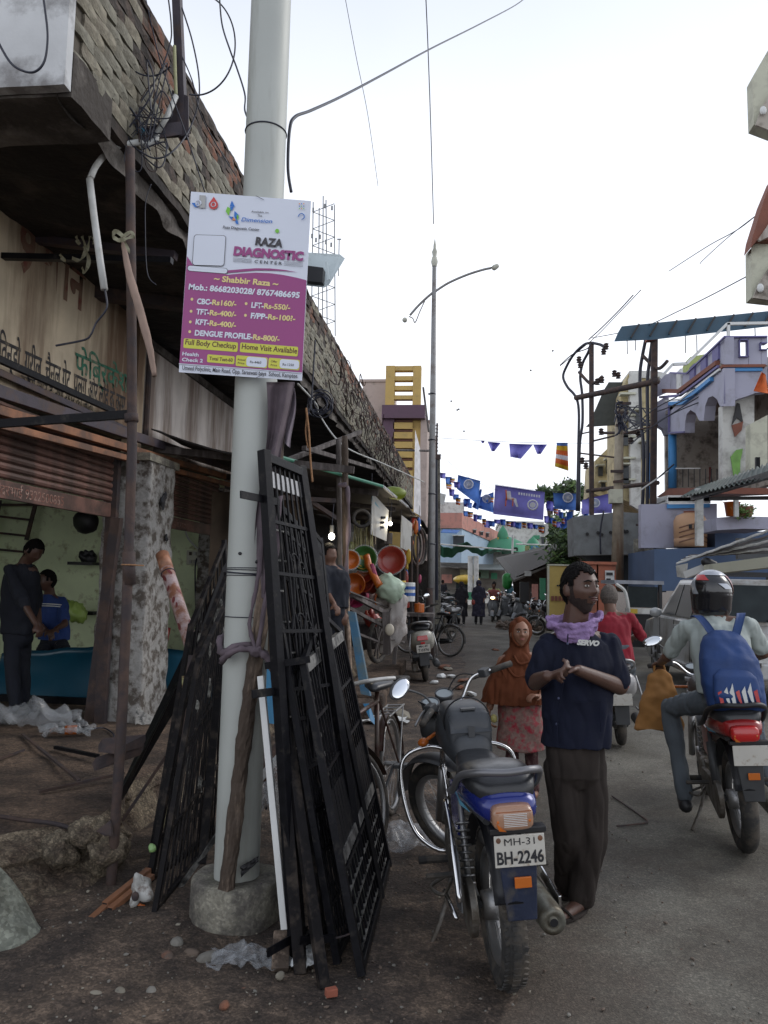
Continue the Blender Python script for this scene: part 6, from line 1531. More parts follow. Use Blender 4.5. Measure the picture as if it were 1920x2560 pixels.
# bulbs that are lit
m_bulb=mat('lit_bulb',(1.,.93,.78),.3,bump=0,emit=8)
def bulb(q,r,lab,e=True):
    t=thing('light_bulb',lab,'bulb',q)
    b=MB();b.ell(q,(r*.75,r*.75,r*.85),None,14,10);b.build('globe',m_bulb,t,smooth=True)
    b=MB();b.tube([q+V(0,0,r),q+V(0,0,r*2.6)],r*.5,8);b.build('cap',m_greyp,t)
    b=MB();b.tube([q+V(0,0,r*2.5),q+V(.01,.02,.35)],.004,5);b.build('flex',m_wire,t)
    l_=bpy.data.lights.new('bulb_light','POINT');l_.energy=2.2;l_.color=(1,.86,.62);l_.shadow_soft_size=r
    o=bpy.data.objects.new('bulb_light',l_);COL.objects.link(o);o.location=q+V(0,-r*1.8,0)
bulb(P(829,1341,8.0),.045,'bright white bulb burning beside the head of the stall keeper')
bulb(P(976,1309,10.6),.035,'warm bulb shining above the red hanging basin')
bulb(P(1047,1313,13.5),.05,'warm bulb shining above the hanging bicycle tyres')
bulb(P(960,1325,12.0),.03,'small warm bulb farther inside the stall')
# hanging signboards
m_brd=mat('faded_white_board',(.40,.40,.38),.6,var=.1,dirt=(.25,.24,.22),damt=.25)
def hboard(poly,Ys,lab,strip=None):
    t=thing('hanging_board',lab,'sign board',P(*poly[0],Ys[0]))
    q=[P(*p,y) for p,y in zip(poly,Ys)];b=MB();b.prism(q,(.012,0,0));b.build('board',m_brd,t)
    if strip:
        q2=[q[0],q[1],q[1].lerp(q[2],.2),q[0].lerp(q[3],.2)];b=MB();b.prism([z+V(.004,-.008,0) for z in q2],(.004,-.004,0));b.build('blue_header',mat('board_blue',(.10,.28,.36),.6),t)
    for z in (0,1):b=MB();b.tube([q[z],q[z]+V(0,0,.25)],.004,5);b.build('string',m_wire,t)
    return t,q
t_,q_=hboard([(929,1232),(970,1276),(964,1353),(926,1336)],(9.6,10.6,10.6,9.6),'faded white sign board with blue head hanging from the awning',1)
for k in range(3):b=MB();a=q_[0].lerp(q_[3],.4+.14*k).lerp(q_[1].lerp(q_[2],.4+.14*k),.62);b.box(a+V(-.0,-.02,0),(.05,.16-.03*k,.03),Matrix.Rotation(.6,3,'Z'));b.build('mark',m_ink,t_)
hboard([(1003,1288),(1029,1309),(1026,1381),(1000,1369)],(12,13,13,12),'plain grey sign board hanging farther along the awning')
# hanging basins
def basin(c,r,m,lab,axis=(0,-1,.1),group='plastic basins hung from the stall front'):
    t=thing('plastic_basin',lab,'basin',c,group=group)
    b=MB();b.lathe([(0,.0),(r*.62,.0),(r*.70,.01),(r*.95,r*.42),(r*1.04,r*.44),(r*1.04,r*.40),(r*.98,r*.38),(r*.74,-.01),(0,-.012)],c,axis,28);b.build('bowl',m,t,smooth=True)
    b=MB();b.tube([Vector(c)+V(0,0,r),Vector(c)+V(0,0,r*1.9)],.004,5);b.build('string',m_wire,t)
    b=MB();b.torus(Vector(c)+Vector(axis)*r*.43,r*1.08,.010,axis,n=28,m=6);b.build('netting',m_poly,t)
    return t
def pl(n,c):return mat(n,c,.3,var=.1,bump=.05,spec=.6)
m_rb,m_gb,m_ob,m_pk,m_yb,m_bb,m_lg=pl('red_plastic_ware',(.24,.025,.015)),pl('green_plastic_ware',(.035,.13,.03)),pl('orange_plastic_ware',(.42,.10,.012)),pl('magenta_plastic_ware',(.30,.03,.09)),pl('yellow_plastic_ware',(.5,.33,.03)),pl('blue_plastic_ware',(.02,.09,.33)),pl('lime_plastic_ware',(.25,.42,.16))
basin(P(912,1398,9.6),.155,m_gb,'green plastic basin hanging second in the row')
basin(P(979,1402,10.0),.175,m_rb,'large red plastic basin hanging third in the row')
basin(P(874,1400,9.2),.11,m_ob,'orange red basin half hidden behind the paired posts',(.3,-1,0))
for (x,y,Y,r,lab) in ((904,1296,9.2,.10,'small dark tyre hanging under the awning by the paired posts'),):
    b=MB();b.torus(P(x,y,Y),r,.022,(.3,-1,.15),n=28);tag(b.build('hanging_hoop',m_rubber,smooth=True),lab,'tyre')  # a tyre, modelled as a loose ring
for i,(x,r,m) in enumerate(((1043,.34,m_rust),(1050,.33,m_rubber),(1037,.30,m_rubber))):
    b=MB();b.torus(P(x,1365,14+.2*i),r,.024,(1,-.32,0),n=36);tag(b.build('hanging_hoop',m,smooth=True),('maroon bicycle tyre hanging edge on by the street lamp','black bicycle tyre hanging behind the maroon one','smallest black bicycle tyre of the three by the street lamp')[i],'tyre')  # bicycle tyres, each hung singly as a plain ring
# hanging pale strands and small goods
b=MB()
for i in range(46):
    x=rnd(884,934);y=rnd(1300,1330);Y=9.8+rnd(-.2,.3);b.tube(wire([P(x,y,Y),P(x+rnd(-5,5),y+40,Y),P(x+rnd(-8,8),y+rnd(70,110),Y)],0,4),.005,4)
tag(b.build('hanging_strands',mat('straw_strands',(.30,.27,.14),.8)),'bundle of pale straw strands hanging behind the basins','strands',kind='stuff')
def tub(c,r,h,m,lab,cat='tub',tilt=(0,0,1),grp='bright plastic wares heaped on the handcart'):
    b=MB();b.lathe([(0,0),(r*.75,0),(r,h),(r*1.08,h),(r*1.08,h-.015),(r*.96,h-.012),(r*.7,.015),(0,.015)],c,tilt,22)
    return tag(b.build('plastic_tub',m,smooth=True),lab,cat,grp)
its=[(893,1455,.13,m_ob,'orange tub lying on the pile nearest the posts'),(918,1440,.10,m_ob,'small orange tub on top of the pile'),(905,1490,.14,m_pk,'dark magenta tub low in the pile'),(935,1470,.12,m_rb,'red orange tub in the middle of the pile'),
       (950,1495,.13,m_ob,'orange tub by the white sack'),(880,1500,.13,m_pk,'plum tub at the left foot of the pile'),(900,1415,.09,m_yb,'yellow tub crowning the pile'),(958,1462,.07,m_yb,'yellow ring shaped lid beside the green bag')]
for i,(x,y,r,m,lab) in enumerate(its):
    tub(P(x,y,9.6+.12*(i % 3)),r,r*1.1,m,lab,tilt=(rnd(-.7,.7),rnd(-1,-.2),rnd(-.3,.6)))
pb=thing('toy_scooter','orange and magenta plastic ride on toy stuck up from the pile','toy',P(930,1440,9.5))
b=MB();b.tube(wire([P(915,1390,9.5),P(925,1420,9.45),P(950,1465,9.4)],0),.045,10);b.build('neck',m_ob,pb,smooth=True,disp=.02,dsc=8)
b=MB();b.prism([P(925,1410,9.4),P(933,1408,9.4),P(950,1460,9.4),P(942,1470,9.4)],(0,.06,0));b.build('flank',m_pk,pb,bevel=.01)
def bag(c,rad,m,lab,cat='bag',rot=0,dd=.03,dsc=6):b=MB();b.ell((0,0,0),rad,None,28,20);o=b.build('plastic_bag',m,smooth=True,disp=dd,dsc=dsc,fold=.8);o.matrix_world=Matrix.Translation(c) @ Matrix.Rotation(rot,4,'Y');return tag(o,lab,cat)
bag(P(975,1470,9.5),(.17,.14,.20),mat('pale_green_film',(.42,.52,.40),.3,bump=.3,alpha=.9),'bulging pale green plastic bag slumped on the cart',rot=-.6)
bag(P(880,1385,9.8),(.14,.10,.16),mat('yellow_film',(.38,.40,.16),.3,bump=.3),'yellow net bag behind the paired posts')
bag(P(985,1560,9.6),(.16,.14,.40),mat('dirty_white_sack',(.42,.39,.37),.9,var=.15,bump=.4,bscale=60,dirt=(.2,.17,.15),damt=.3),'tall dirty white cloth sack drooping off the cart','sack',.25,.05,4)
bag(P(955,1515,9.7),(.20,.16,.12),mat('dirty_white_sack','ffffff'),'white cloth bundle on top of the cart rail','bundle',.5,.04,5)
bag(P(930,1545,10.1),(.13,.13,.12),m_rb,'red bundle tucked under the cart rail','bundle')
bag(P(915,1590,10.2),(.30,.2,.18),m_tarp,'dark sack slung beneath the handcart','sack')
# handcart
hc_=thing('handcart','old dark timber handcart with long shafts in front of the stall','handcart',P(960,1640,9.3))
for (a,c,w_,nm) in ((P(872,1478,8.6),P(1022,1540,10.2),.022,'rod'),(P(880,1488,8.8),P(968,1535,9.4),.06,'shaft'),(P(872,1520,8.8),P(966,1570,9.4),.045,'shaft'),(P(885,1580,8.9),P(960,1610,9.4),.03,'brace'),(P(966,1530,9.3),P(968,1636,9.3),.09,'leg'),(P(1000,1500,10.4),P(985,1660,10.4),.05,'leg'),
                       (P(975,1598,9.3),P(1010,1605,10),.02,'rod'),(P(978,1520,9.3),P(968,1540,9.3),.02,'rod')):
    b=MB();b.bar(a,c,w_,w_*.8);b.build(nm,m_woodg,hc_)
b=MB();b.torus(P(945,1602,9.9),.26,.03,(1,-.35,0),n=30);w_=b.build('wheel',m_rubber,hc_,smooth=True)
for i in range(8):
    a=math.pi*i/4;c=P(945,1602,9.9);b=MB();b.bar(c,c+V(.09*math.cos(a)*.35,.25*math.cos(a)*.93,.25*math.sin(a)),.02);b.build('spoke',m_woodg,w_)
b=MB();b.ell(P(974,1574,9.15),(.055,.02,.07));b.build('reflector',mat('cream_reflector',(.5,.45,.36),.4),hc_,smooth=True)
# shelves of goods and slim poles beyond the scooter
for i,(x,y,w_,h_,m,lab) in enumerate(((1022,1480,.20,.30,m_wpaint,'white drum with blue bands on the goods rack'),(1004,1466,.14,.18,m_yb,'yellow tin on the goods rack'),(1012,1510,.16,.12,m_rb,'red helmet shaped pot below the tins'),(1048,1520,.16,.14,m_ob,'orange pot by the foot of the lamp post'),(995,1510,.2,.24,m_woodg,'brown carton on the goods rack'))):
    t=thing('stall_goods',lab,'goods',P(x,y,12.2));b=MB();b.lathe([(0,-h_/2),(w_/2,-h_/2),(w_/2,h_/2),(0,h_/2)],P(x,y,12.2),n=16);b.build('drum',m,t,bevel=.01)
    if i == 0:
        for k in (-.06,.04):b=MB();b.lathe([(w_/2+.003,k),(w_/2+.003,k+.05)],P(x,y,12.2),n=16);b.build('blue_band',m_bb,t)
b=MB();b.box(P(1015,1535,12.3),(.9,.5,.05));tag(b.build('goods_rack',m_woodg),'low plank rack holding tins beyond the white scooter','rack')
for i,(x,y0,y1) in enumerate(((1030,1340,1560),(1044,1340,1570),(1012,1420,1500),(1000,1425,1520))):
    b=MB();b.tube([P(x,y0,12.5),P(x-1,y1,12.5)],.018,7);tag(b.build('stall_pole',m_rust),('thin stall pole third from the street lamp','thin stall pole next to the street lamp','short stall pole over the tins','short stall pole by the carton')[i],'pole')
# small colourful strings of goods by the tyres
for i in range(14):
    x=rnd(1002,1058);y=rnd(1300,1460);Y=rnd(12.5,15);b=MB();b.ell(P(x,y,Y),(rnd(.03,.07),.03,rnd(.05,.14)))
    col=random.choice((m_rb,m_ob,m_bb,m_lg,m_yb,m_pk));n_c=col.name.split('_')[0]
    tag(b.build('hanging_packet',col,smooth=True,disp=.01),n_c+' packet strung up in the stall between the sign boards and the lamp','packet','packets strung up in the stall')
# far shop fronts along the wall: plain goods inside
for i in range(16):
    x=rnd(745,1000);b=MB();b.box(P(x,rnd(1330,1480),rnd(10.5,14)),(rnd(.1,.3),.1,rnd(.1,.25)))
    tag(b.build('dim_carton',random.choice((m_woodg,m_gd,m_brd,m_gb))),'dim carton stacked at the back of the household stall','carton','dim cartons at the back of the stall')
# blue leaning plank
bk=thing('blue_plank','long blue painted plank leaning beside the stall posts','plank',P(905,1720,6.9))
m_bpl=mat('worn_blue_paint',(.012,.07,.13),.6,var=.2,bump=.3,dirt=(.05,.08,.085),damt=.3,dscale=4)
b=MB();b.prism([P(869,1528,7.5),P(887,1531,7.5),P(925,1740,6.9),P(902,1735,6.9)],(.01,.03,0));b.build('board',m_bpl,bk)
b=MB();b.prism([P(908,1760,6.6),P(922,1760,6.6),P(943,1818,6.5),P(925,1800,6.5)],(.0,.02,0));b.build('splinter',mat('bright_blue_paint',(.015,.15,.30),.5),bk)
# blue sheet lying on edge inside / in front of the workshop
m_bs=mat('teal_blue_sheet',(.006,.062,.105),.3,var=.35,scale=1.2,bump=.15,bscale=6,spec=.7)
b=MB();b.sheet(lambda u,v:V(-4.95+3.0*u,7.55+.25*v+.03*nz((u*6,v*2,0),1),.27+(.40+.16*math.sin(u*2.6+.3)+.03*nz((u*9,0,0)))*v),50,8,(0,.006,0));tag(b.build('blue_sheet',m_bs,smooth=True),'long teal blue plastic sheet standing on edge across the workshop floor','sheet')
b=MB();b.box((-3.6,7.52,.30),(2.9,.04,.07));tag(b.build('sheet_foot_board',m_black),'dark board along the foot of the blue sheet','board')
b=MB();b.prism([P(655,1640,6.4),P(700,1640,6.4),P(700,1812,6.3),P(655,1806,6.3)],(0,.01,0));tag(b.build('blue_sheet',mat('sky_blue_panel',(.03,.22,.42),.4,var=.1,spec=.6)),'bright blue panel seen between the white pole and the gates','panel')
# workshop contents: ladder, shelf, sack, switchboard, bucket
ld_=thing('ladder','brown wooden ladder hung slanting on the green workshop wall','ladder',V(-5.8,9.7,2))
A0,A1,B0,B1=P(-60,1250,9.8),P(88,1250,9.8),P(-60,1360,9.8),P(66,1345,9.8)
for a,c in ((P(-60,1262,9.8),P(190,1262,9.8)),(P(90,1255,9.8),P(66,1350,9.8)),(P(0,1250,9.8),P(-20,1350,9.8))):b=MB();b.bar(a,c,.05,.03);b.build('rail',m_rust,ld_)
for k in range(3):b=MB();b.bar(P(-60,1284+42*k,9.8),P(78-8*k,1300+40*k,9.8),.045,.03);b.build('rung',m_rust,ld_)
b=MB();b.tube([P(203,1272,9.2),P(215,1285,9.2)],.01,5);b.ell(P(215,1305,9.2),(.17,.1,.15));tag(b.build('hanging_bag',m_blk,smooth=True,disp=.03,dsc=6),'black cloth bag hanging from the shutter inside the workshop','bag')
for (x0,x1,y,lab) in ((178,245,1409,'small dark shelf on the green wall, upper one'),(182,245,1532,'small dark shelf on the green wall, lower one')):
    b=MB();b.box(P((x0+x1)/2,y,9.7),((x1-x0)/FPX*10,.25,.04));tag(b.build('wall_shelf',m_blk),lab,'shelf')
bag(P(218,1393,9.7),(.13,.09,.10),m_blk,'dark lumpy bundle on the upper shelf in the workshop','bundle')
bag(P(186,1528,9.3),(.20,.12,.13),mat('lime_film',(.30,.42,.10),.35,bump=.3),'lime green plastic bag beside the seated man',rot=.4)
sb=thing('switchboard','cream electric switchboard with sockets on the green workshop wall','switchboard',P(493,1393,9.9))
m_crm=mat('cream_bakelite',(.42,.42,.33),.5,var=.05)
b=MB();b.box(P(492,1394,9.9),(.27,.04,.19));b.build('plate',m_crm,sb,bevel=.005)
for k in range(4):
    for r_ in (0,1):b=MB();b.box(P(476+k*11,1384+20*r_,9.86),(.03,.02,.045));b.build('switch',m_rust if (k+r_) % 3 == 0 else m_brd,sb)
cable([P(492,1395,9.84),P(488,1420,9.84),P(489,1500,9.84),P(495,1610,9.84)],.010,'black flex hanging down from the switchboard')
cable([P(452,1285,9.9),P(462,1320,9.9),P(470,1345,9.9),P(490,1368,9.9),P(500,1375,9.9)],.012,'pale flex drooping to the top of the switchboard',m=m_pvc)
bu=thing('red_bucket','red bucket on a stand under a green mesh cage by the pillar','bucket',P(393,1590,8.9))
b=MB();b.lathe([(0,0),(.10,0),(.13,.16),(.14,.16),(.12,.0)],P(395,1603,8.9),n=18);b.build('bucket',m_rb,bu,smooth=True)
b=MB();b.box(P(393,1508,8.9),(.15,.12,.48));b.build('mesh_cage',mat('green_mesh_dark',(.012,.06,.02),.7),bu);b=MB();b.box(P(393,1458,8.88),(.17,.14,.05));b.build('cage_rim',m_gb,bu)
for dx in (-9,5):b=MB();b.tube([P(393+dx,1610,8.9),P(393+dx,1660,8.9)],.01,5);b.build('stand_leg',m_blk,bu)
# ================================================================== street beyond: lamp post, poles, tower, far buildings, flags
lp=thing('street_lamp','tall grey street lamp with spiked finial and two curved arms at the roadside','street lamp',G(1074,1648))
LY=G(1074,1648).y
m_galv=mat('galvanised_grey',(.25,.25,.25),.55,.3,var=.12,scale=3,bump=.15,dirt=(.16,.14,.13),damt=.25)
b=MB();b.tube([P(1076,1655,LY),P(1079,1300,LY),P(1082,1000,LY),P(1086,665,LY)],[.085,.075,.062,.045],14);b.build('shaft',m_galv,lp,smooth=True)
b=MB();b.tube([P(1074,1655,LY),P(1075,1470,LY)],[.10,.092],14);b.build('sleeve',m_rust,lp,smooth=True)
b=MB();b.lathe([(.05,-.02),(.075,.08),(.055,.18),(.04,.2),(.06,.30),(.03,.38),(.03,.44),(.0,.62)],P(1086,664,LY),n=16);b.build('finial',mat('cream_lamp_paint',(.42,.42,.36),.5),lp,smooth=True)
for pts,e in (([(1086,730),(1120,708),(1165,688),(1205,675),(1228,670)],(1236,669)),([(1086,728),(1066,745),(1045,765),(1025,788)],(1012,800))):
    b=MB();b.tube(wire([P(x,y,LY) for x,y in pts],0),.026,8);am=b.build('arm',m_galv,lp,smooth=True)
    q=P(*e,LY);b=MB()
    if e[0] > 1100:b.loft([(q+V(-.06,0,0),.04,.04),(q+V(-.02,0,0),.05,.06)],12);b.cap(q,q+V(.05,0,.03),.06,.05)
    else:b.ell(q,(.055,.055,.055))
    b.build('lamp_head',mat('cream_lamp_paint','ffffff'),am,smooth=True)
b=MB();b.tube(wire([P(1062,752,LY),P(1050,778,LY),P(1038,806,LY),P(1032,796,LY),P(1022,791,LY)],0),.012,6);b.build('bracket',m_galv,lp)
for y in (985,1100,1235,1360):b=MB();b.torus(P(1080,y,LY),.075,.012,n=16,m=5);b.build('clamp_band',m_wire,lp)
cp=thing('concrete_pole','shorter grey concrete electric pole close behind the street lamp','pole',P(1092,1540,18.5))
b=MB();b.bar(P(1094,1560,18.5),P(1093,1140,18.5),.14,.16);b.build('shaft',m_conc,cp)
b=MB();b.bar(P(1086,1142,18.4),P(1102,1142,18.4),.05,.12);b.build('cap',m_rust,cp)
for k in range(5):b=MB();b.tube([P(1080+3*k,1150,18.2),P(1078+4*k,1500,17.6)],.018,6);b.build('riser_cable',m_wire,cp)
an=thing('antenna_mast','thin rusty antenna mast with stub rungs above the concrete pole','mast',P(1090,1140,24))
b=MB();b.tube([P(1091,1150,24),P(1093,1058,24)],.03,6);b.build('pole',m_rust,an)
for k in range(8):b=MB();b.tube([P(1083,1062+9*k,24),P(1096,1064+9*k,24)],.016,5);b.build('rung',m_rust,an)
b=MB();b.prism([P(1098,1232,20),P(1115,1236,20),P(1110,1262,20),P(1098,1260,20)],(0,.02,0));tag(b.build('small_white_sign',m_wpaint),'small white plate fixed behind the concrete pole','sign')

# telecom lattice tower
tw=thing('lattice_tower','distant thin lattice telecom mast rising behind the poster','tower',P(800,1300,62))
m_tw=mat('faint_tower_steel',(.16,.17,.18),.6)
TX=[(778,840),(783,505)],[(838,840),(836,512)],[(806,840),(808,490)],[(795,840),(798,520)],[(818,840),(815,500)]
for k,(a,c) in enumerate(TX):b=MB();b.tube([P(*a,62+k*.4),P(*c,62+k*.4)],.05,5);b.build('leg',m_tw,tw)
for k in range(16):
    y0=845-k*21;xl=778+(840-y0)/335*5;xr=838-(840-y0)/335*2
    b=MB();b.tube([P(xl,y0,62),P(xr,y0-21,62)] if k % 2 else [P(xr,y0,62),P(xl,y0-21,62)],.035,4);b.build('brace',m_tw,tw)
for (x,y) in ((780,590),(790,600),(815,605),(828,612),(800,592),(783,525),(830,520),(812,515)):b=MB();b.box(P(x,y,61.6),(.14,.1,.36));b.build('antenna_panel',m_tw,tw)
b=MB();b.tube([P(846,690,55),P(848,598,55)],.04,5);b.tube([P(843,598,55),P(853,598,55)],.05,5);tag(b.build('thin_antenna',m_tw),'single thin antenna stick right of the lattice mast','antenna')

# yellow and purple stair tower building
m_yel=mat('ochre_wall_paint',(.50,.34,.11),.7,var=.08,scale=2,bump=.1,dirt=(.33,.24,.1),damt=.15)
m_pur=mat('plum_wall_paint',(.11,.06,.09),.7,var=.08,bump=.1)
m_bei=mat('pinkish_beige_wall',(.46,.37,.33),.8,var=.06,bump=.1,dirt=(.3,.25,.22),damt=.2)
m_brn=mat('brown_wall_paint',(.14,.06,.045),.75,var=.1)
ty=thing('yellow_tower_building','building with ochre ladder shaped parapet tower and plum band beyond the brick balcony','building',P(1010,1500,28))
def qbox(p0,p1,Y,d,m,nm,par,z=None):
    a,c=P(p0[0],p0[1],Y),P(p1[0],p1[1],Y);b=MB();b.box(((a.x+c.x)/2,Y+d/2,(a.z+c.z)/2),(abs(c.x-a.x),d,abs(a.z-c.z)));return b.build(nm,m,par)
for x0,x1 in ((965,985),(1033,1051)):qbox((x0,914),(x1,1012),28,.35,m_yel,'upright',ty)
for y0,y1 in ((915,926),(940,951),(964,975),(988,998)):qbox((985,y0),(1033,y1),28.03,.3,m_yel,'crosspiece',ty)
qbox((908,950),(965,1300),29,3,m_bei,'side_wall',ty);qbox((900,948),(967,954),28.95,3.1,m_bei,'cornice',ty)
qbox((955,1012),(1062,1045),27.8,1.2,m_pur,'plum_band',ty);qbox((955,1045),(980,1300),28,1.0,m_pur,'plum_post',ty)
qbox((980,1045),(1052,1400),28.2,2,m_yel,'tower_wall',ty)
for k in range(6):b_=qbox((983,1050+24*k),(1031,1055+24*k),28.1,.2,m_brn,'groove',ty)
for k in range(6):qbox((983,1056+24*k),(1031,1072+24*k),28.0,.2,m_yel,'louvre',ty)
qbox((880,1290),(1080,1560),29.6,.3,m_dksoff,'lower_wall',ty);qbox((1052,1045),(1062,1400),28.1,4,m_bei,'side_wall',ty);qbox((1060,1050),(1073,1400),31,4,m_brn,'side_wall',ty)
qbox((1062,1140),(1070,1400),30.5,.2,m_bei,'pilaster',ty)
b=MB();b.prism([P(1038,1075,21),P(1050,1120,21.5),P(1052,1290,21.5),P(1034,1280,21)],(.0,.06,0));tag(b.build('white_signboard',mat('bright_white_board',(.72,.71,.72),.5)),'tall narrow white signboard seen edge on beside the street lamp','sign board')
for (a,c,lab) in ((P(1058,968,26),P(1072,1080,26),'bamboo pole slanting beside the ochre tower'),(P(963,1125,20),P(1075,1127,22),'grey pipe reaching out from the brick balcony end'),(P(900,1087,18.5),P(965,1088,19),'dark short beam stub jutting from the brick balcony')):
    b=MB();b.tube([a,c],.035,6);tag(b.build('jutting_pole',m_woodg),lab,'pole')
tg=thing('twig_tangle','dry creeper twigs and wire tangled over the far end of the brick balcony','tangle',V(-1.9,15,4.3))
b=MB()
for i in range(150):
    y=rnd(10.5,20);q=V(-1.93+rnd(-.02,.10),y,rnd(4.1,4.75));pts=[q]
    for k in range(4):pts.append(pts[-1]+V(rnd(-.05,.06),rnd(-.3,.35),rnd(-.2,.15)))
    b.tube(wire(pts,0,3),rnd(.004,.010),4,cap=False)
o=b.build('twigs',m_rust,tg);o['kind']='stuff'
cable([P(745,960,6.5),P(790,1010,7.5),P(800,1040,8.5),P(860,1115,8.6),P(960,1160,10),P(1060,1205,13)],.010,'grey cable sagging from the pole under the balcony to the lamp post',m=m_pvc)
cable([P(788,850,7),P(785,900,7),P(778,1000,7),P(768,1040,7)],.008,'black cable hanging down just right of the poster')
cable([P(765,1020,6.8),P(772,1080,6.8),P(776,1150,6.8),P(781,1205,6.8)],.010,'orange brown jute rope dangling under the balcony','rope',m_rope)
cable([P(768,1030,6.8),P(764,1080,6.8),P(770,1120,6.8)],.007,'short second strand of jute rope under the balcony','rope',m_rope)
b=MB()
for k in range(7):b.torus(P(800+rnd(-8,8),1010+rnd(-8,8),7.2),.08+rnd(0,.04),.006,(rnd(-.3,.3),-1,rnd(-.3,.3)),n=20,m=5)
tag(b.build('cable_coil',m_wire),'coil of black cable hung below the balcony right of the poster','cable coil',kind='stuff')

# far end buildings ------------------------------------------------
m_pinkb=mat('salmon_pink_wall',(.48,.22,.18),.8,var=.08,dirt=(.3,.17,.14),damt=.25)
m_lblue=mat('pale_blue_wall',(.36,.47,.58),.8,var=.06)
m_whiteb=mat('off_white_wall',(.58,.58,.55),.85,var=.06,dirt=(.35,.34,.32),damt=.3)
m_win=mat('dark_window',(.03,.035,.04),.3,bump=0)
m_greenp=mat('mosque_green_paint',(.05,.24,.13),.6,var=.08)
pk=thing('pink_building','salmon pink and pale blue corner building at the far end of the street','building',P(1160,1500,56))
b=MB()
def fbox(par,m,nm,x0,y0,x1,y1,Y,d):return qbox((x0,y0),(x1,y1),Y,d,m,nm,par)
a_,c_,d_=P(1090,1285,50),P(1172,1300,54),P(1250,1330,64)
def slab3(par,m,nm,pts,h,dz=(0,6,0)):
    b=MB();tp=[Vector(p) for p in pts]
    for p,q in zip(tp[:-1],tp[1:]):b.prism([p,q,q-V(0,0,h),p-V(0,0,h)],dz)
    return b.build(nm,m,par)
p0,p1,p2=P(1085,1282,50),P(1155,1282,50),P(1250,1332,62)
slab3(pk,m_pinkb,'upper_parapet',[p0,p1,p2],1.0,(0,1,0))
slab3(pk,m_lblue,'upper_wall',[p0+V(0,.3,-.9),p1+V(.0,.3,-.9),p2+V(0,.3,-.9)],3.2,(0,1,0))
slab3(pk,m_pinkb,'lower_parapet',[p0+V(0,0,-3.7),p1+V(0,0,-3.7),p2+V(0,0,-3.7)],1.0,(0,1,0))
slab3(pk,m_whiteb,'ground_wall',[p0+V(0,.5,-4.6),p1+V(0,.5,-4.6),p2+V(0,.5,-4.6)],3.5,(0,1,0))
fbox(pk,m_whiteb,'roof_room',1098,1255,1160,1283,52,3)
for (x0,x1,y0,y1,Y) in ((1133,1160,1340,1370,50.0),(1184,1190,1325,1332,53),(1202,1208,1330,1338,55),(1216,1222,1333,1342,57)):f_=fbox(pk,m_win,'window',x0,y0,x1,y1,Y,.3);fbox(pk,m_whiteb,'window_frame',x0-2,y0-3,x1+2,y0,Y-.1,.4)
b=MB();b.prism([P(1108,1325,49),P(1150,1327,49),P(1142,1334,48.3),P(1102,1332,48.3)],(0,0,.05));b.build('blue_sunshade',mat('blue_tin',(.05,.14,.36),.5),pk)
ms_=thing('mosque','low mosque with green domes behind the street canopy','mosque',P(1280,1500,58))
fbox(ms_,m_whiteb,'wall',1178,1375,1330,1460,60,6);
def dome(x,y,r_px,h_px,Y,nm='dome'):
    k=Y/FPX;q=P(x,y,Y);b=MB();r_=r_px*k;h_=h_px*k
    b.lathe([(r_,0),(r_*1.02,h_*.15),(r_*.92,h_*.4),(r_*.62,h_*.66),(r_*.3,h_*.82),(r_*.1,h_*.92),(0,h_)],q,n=24);return b.build(nm,m_greenp,ms_,smooth=True)
b=MB();k_=59/FPX;b.lathe([(74*k_,0),(60*k_,14*k_),(40*k_,28*k_),(18*k_,38*k_),(0,42*k_)],P(1262,1382,59),n=28);b.build('main_roof_dome',m_greenp,ms_,smooth=True);dome(1257,1350,14,38,58.5);dome(1183,1370,11,33,58);dome(1332,1370,17,30,59);fbox(ms_,m_greenp,'dome_base',1172,1366,1193,1380,58,1);fbox(ms_,mat('gold_trim',(.45,.32,.06),.5),'gold_band',1243,1343,1271,1350,58.2,.8)
b=MB();b.torus(P(1285,1385,58.5),.8,.12,(0,1,0),n=20,a0=0,a1=3.14);b.build('arch',m_greenp,ms_)
wb=thing('white_building','plain off white block with small windows behind the mosque','building',P(1320,1500,66))
fbox(wb,m_whiteb,'wall',1248,1308,1378,1400,66,8);fbox(wb,m_whiteb,'parapet',1246,1302,1360,1312,65.6,8)
for (x,y) in ((1358,1315),(1358,1342)):w_=fbox(wb,m_win,'window',x-4,y,x+4,y+18,65.8,.3)
fbox(wb,m_greenp,'green_shutter',1334,1338,1349,1348,65.7,.3)
b=MB();b.box(P(1362,1378,54),(1.9,.15,.7));tag(b.build('blue_billboard',mat('sky_blue_billboard',(.07,.26,.50),.5,var=.3,scale=1)),'light blue billboard on the shed roofs by the mosque','billboard')
b=MB();b.box(P(1318,1378,54),(.3,.15,.75));tag(b.build('olive_panel',mat('olive_panel',(.28,.28,.12),.7)),'narrow olive panel left of the blue billboard','panel')
# green net canopy over the street
gc=thing('green_canopy','green net canopy stretched across the far street','canopy',P(1180,1370,46))
b=MB();b.sheet(lambda u,v:P(1101+120*u,1362+8*math.sin(u*9)+2*math.sin(u*31)+26*v*(1-u*.5)+5*u,46+2*v),30,6,(0,0,.02));b.build('net',mat('green_net',(.015,.17,.09),.7,var=.2,bump=.2),gc,smooth=True)
b=MB();b.sheet(lambda u,v:P(1215+80*u,1372+4*math.sin(u*12)+9*v,47+3*v),20,4,(0,0,.02));b.build('pale_net',mat('pale_green_net',(.12,.33,.25),.7),gc,smooth=True)
for (a,c) in ((P(1098,1360,46),P(1290,1376,46)),(P(1282,1338,40),P(1279,1460,40)),(P(1290,1360,47),P(1430,1364,47))):b=MB();b.tube([a,c],.05,6);b.build('pole',m_whiteb,gc)
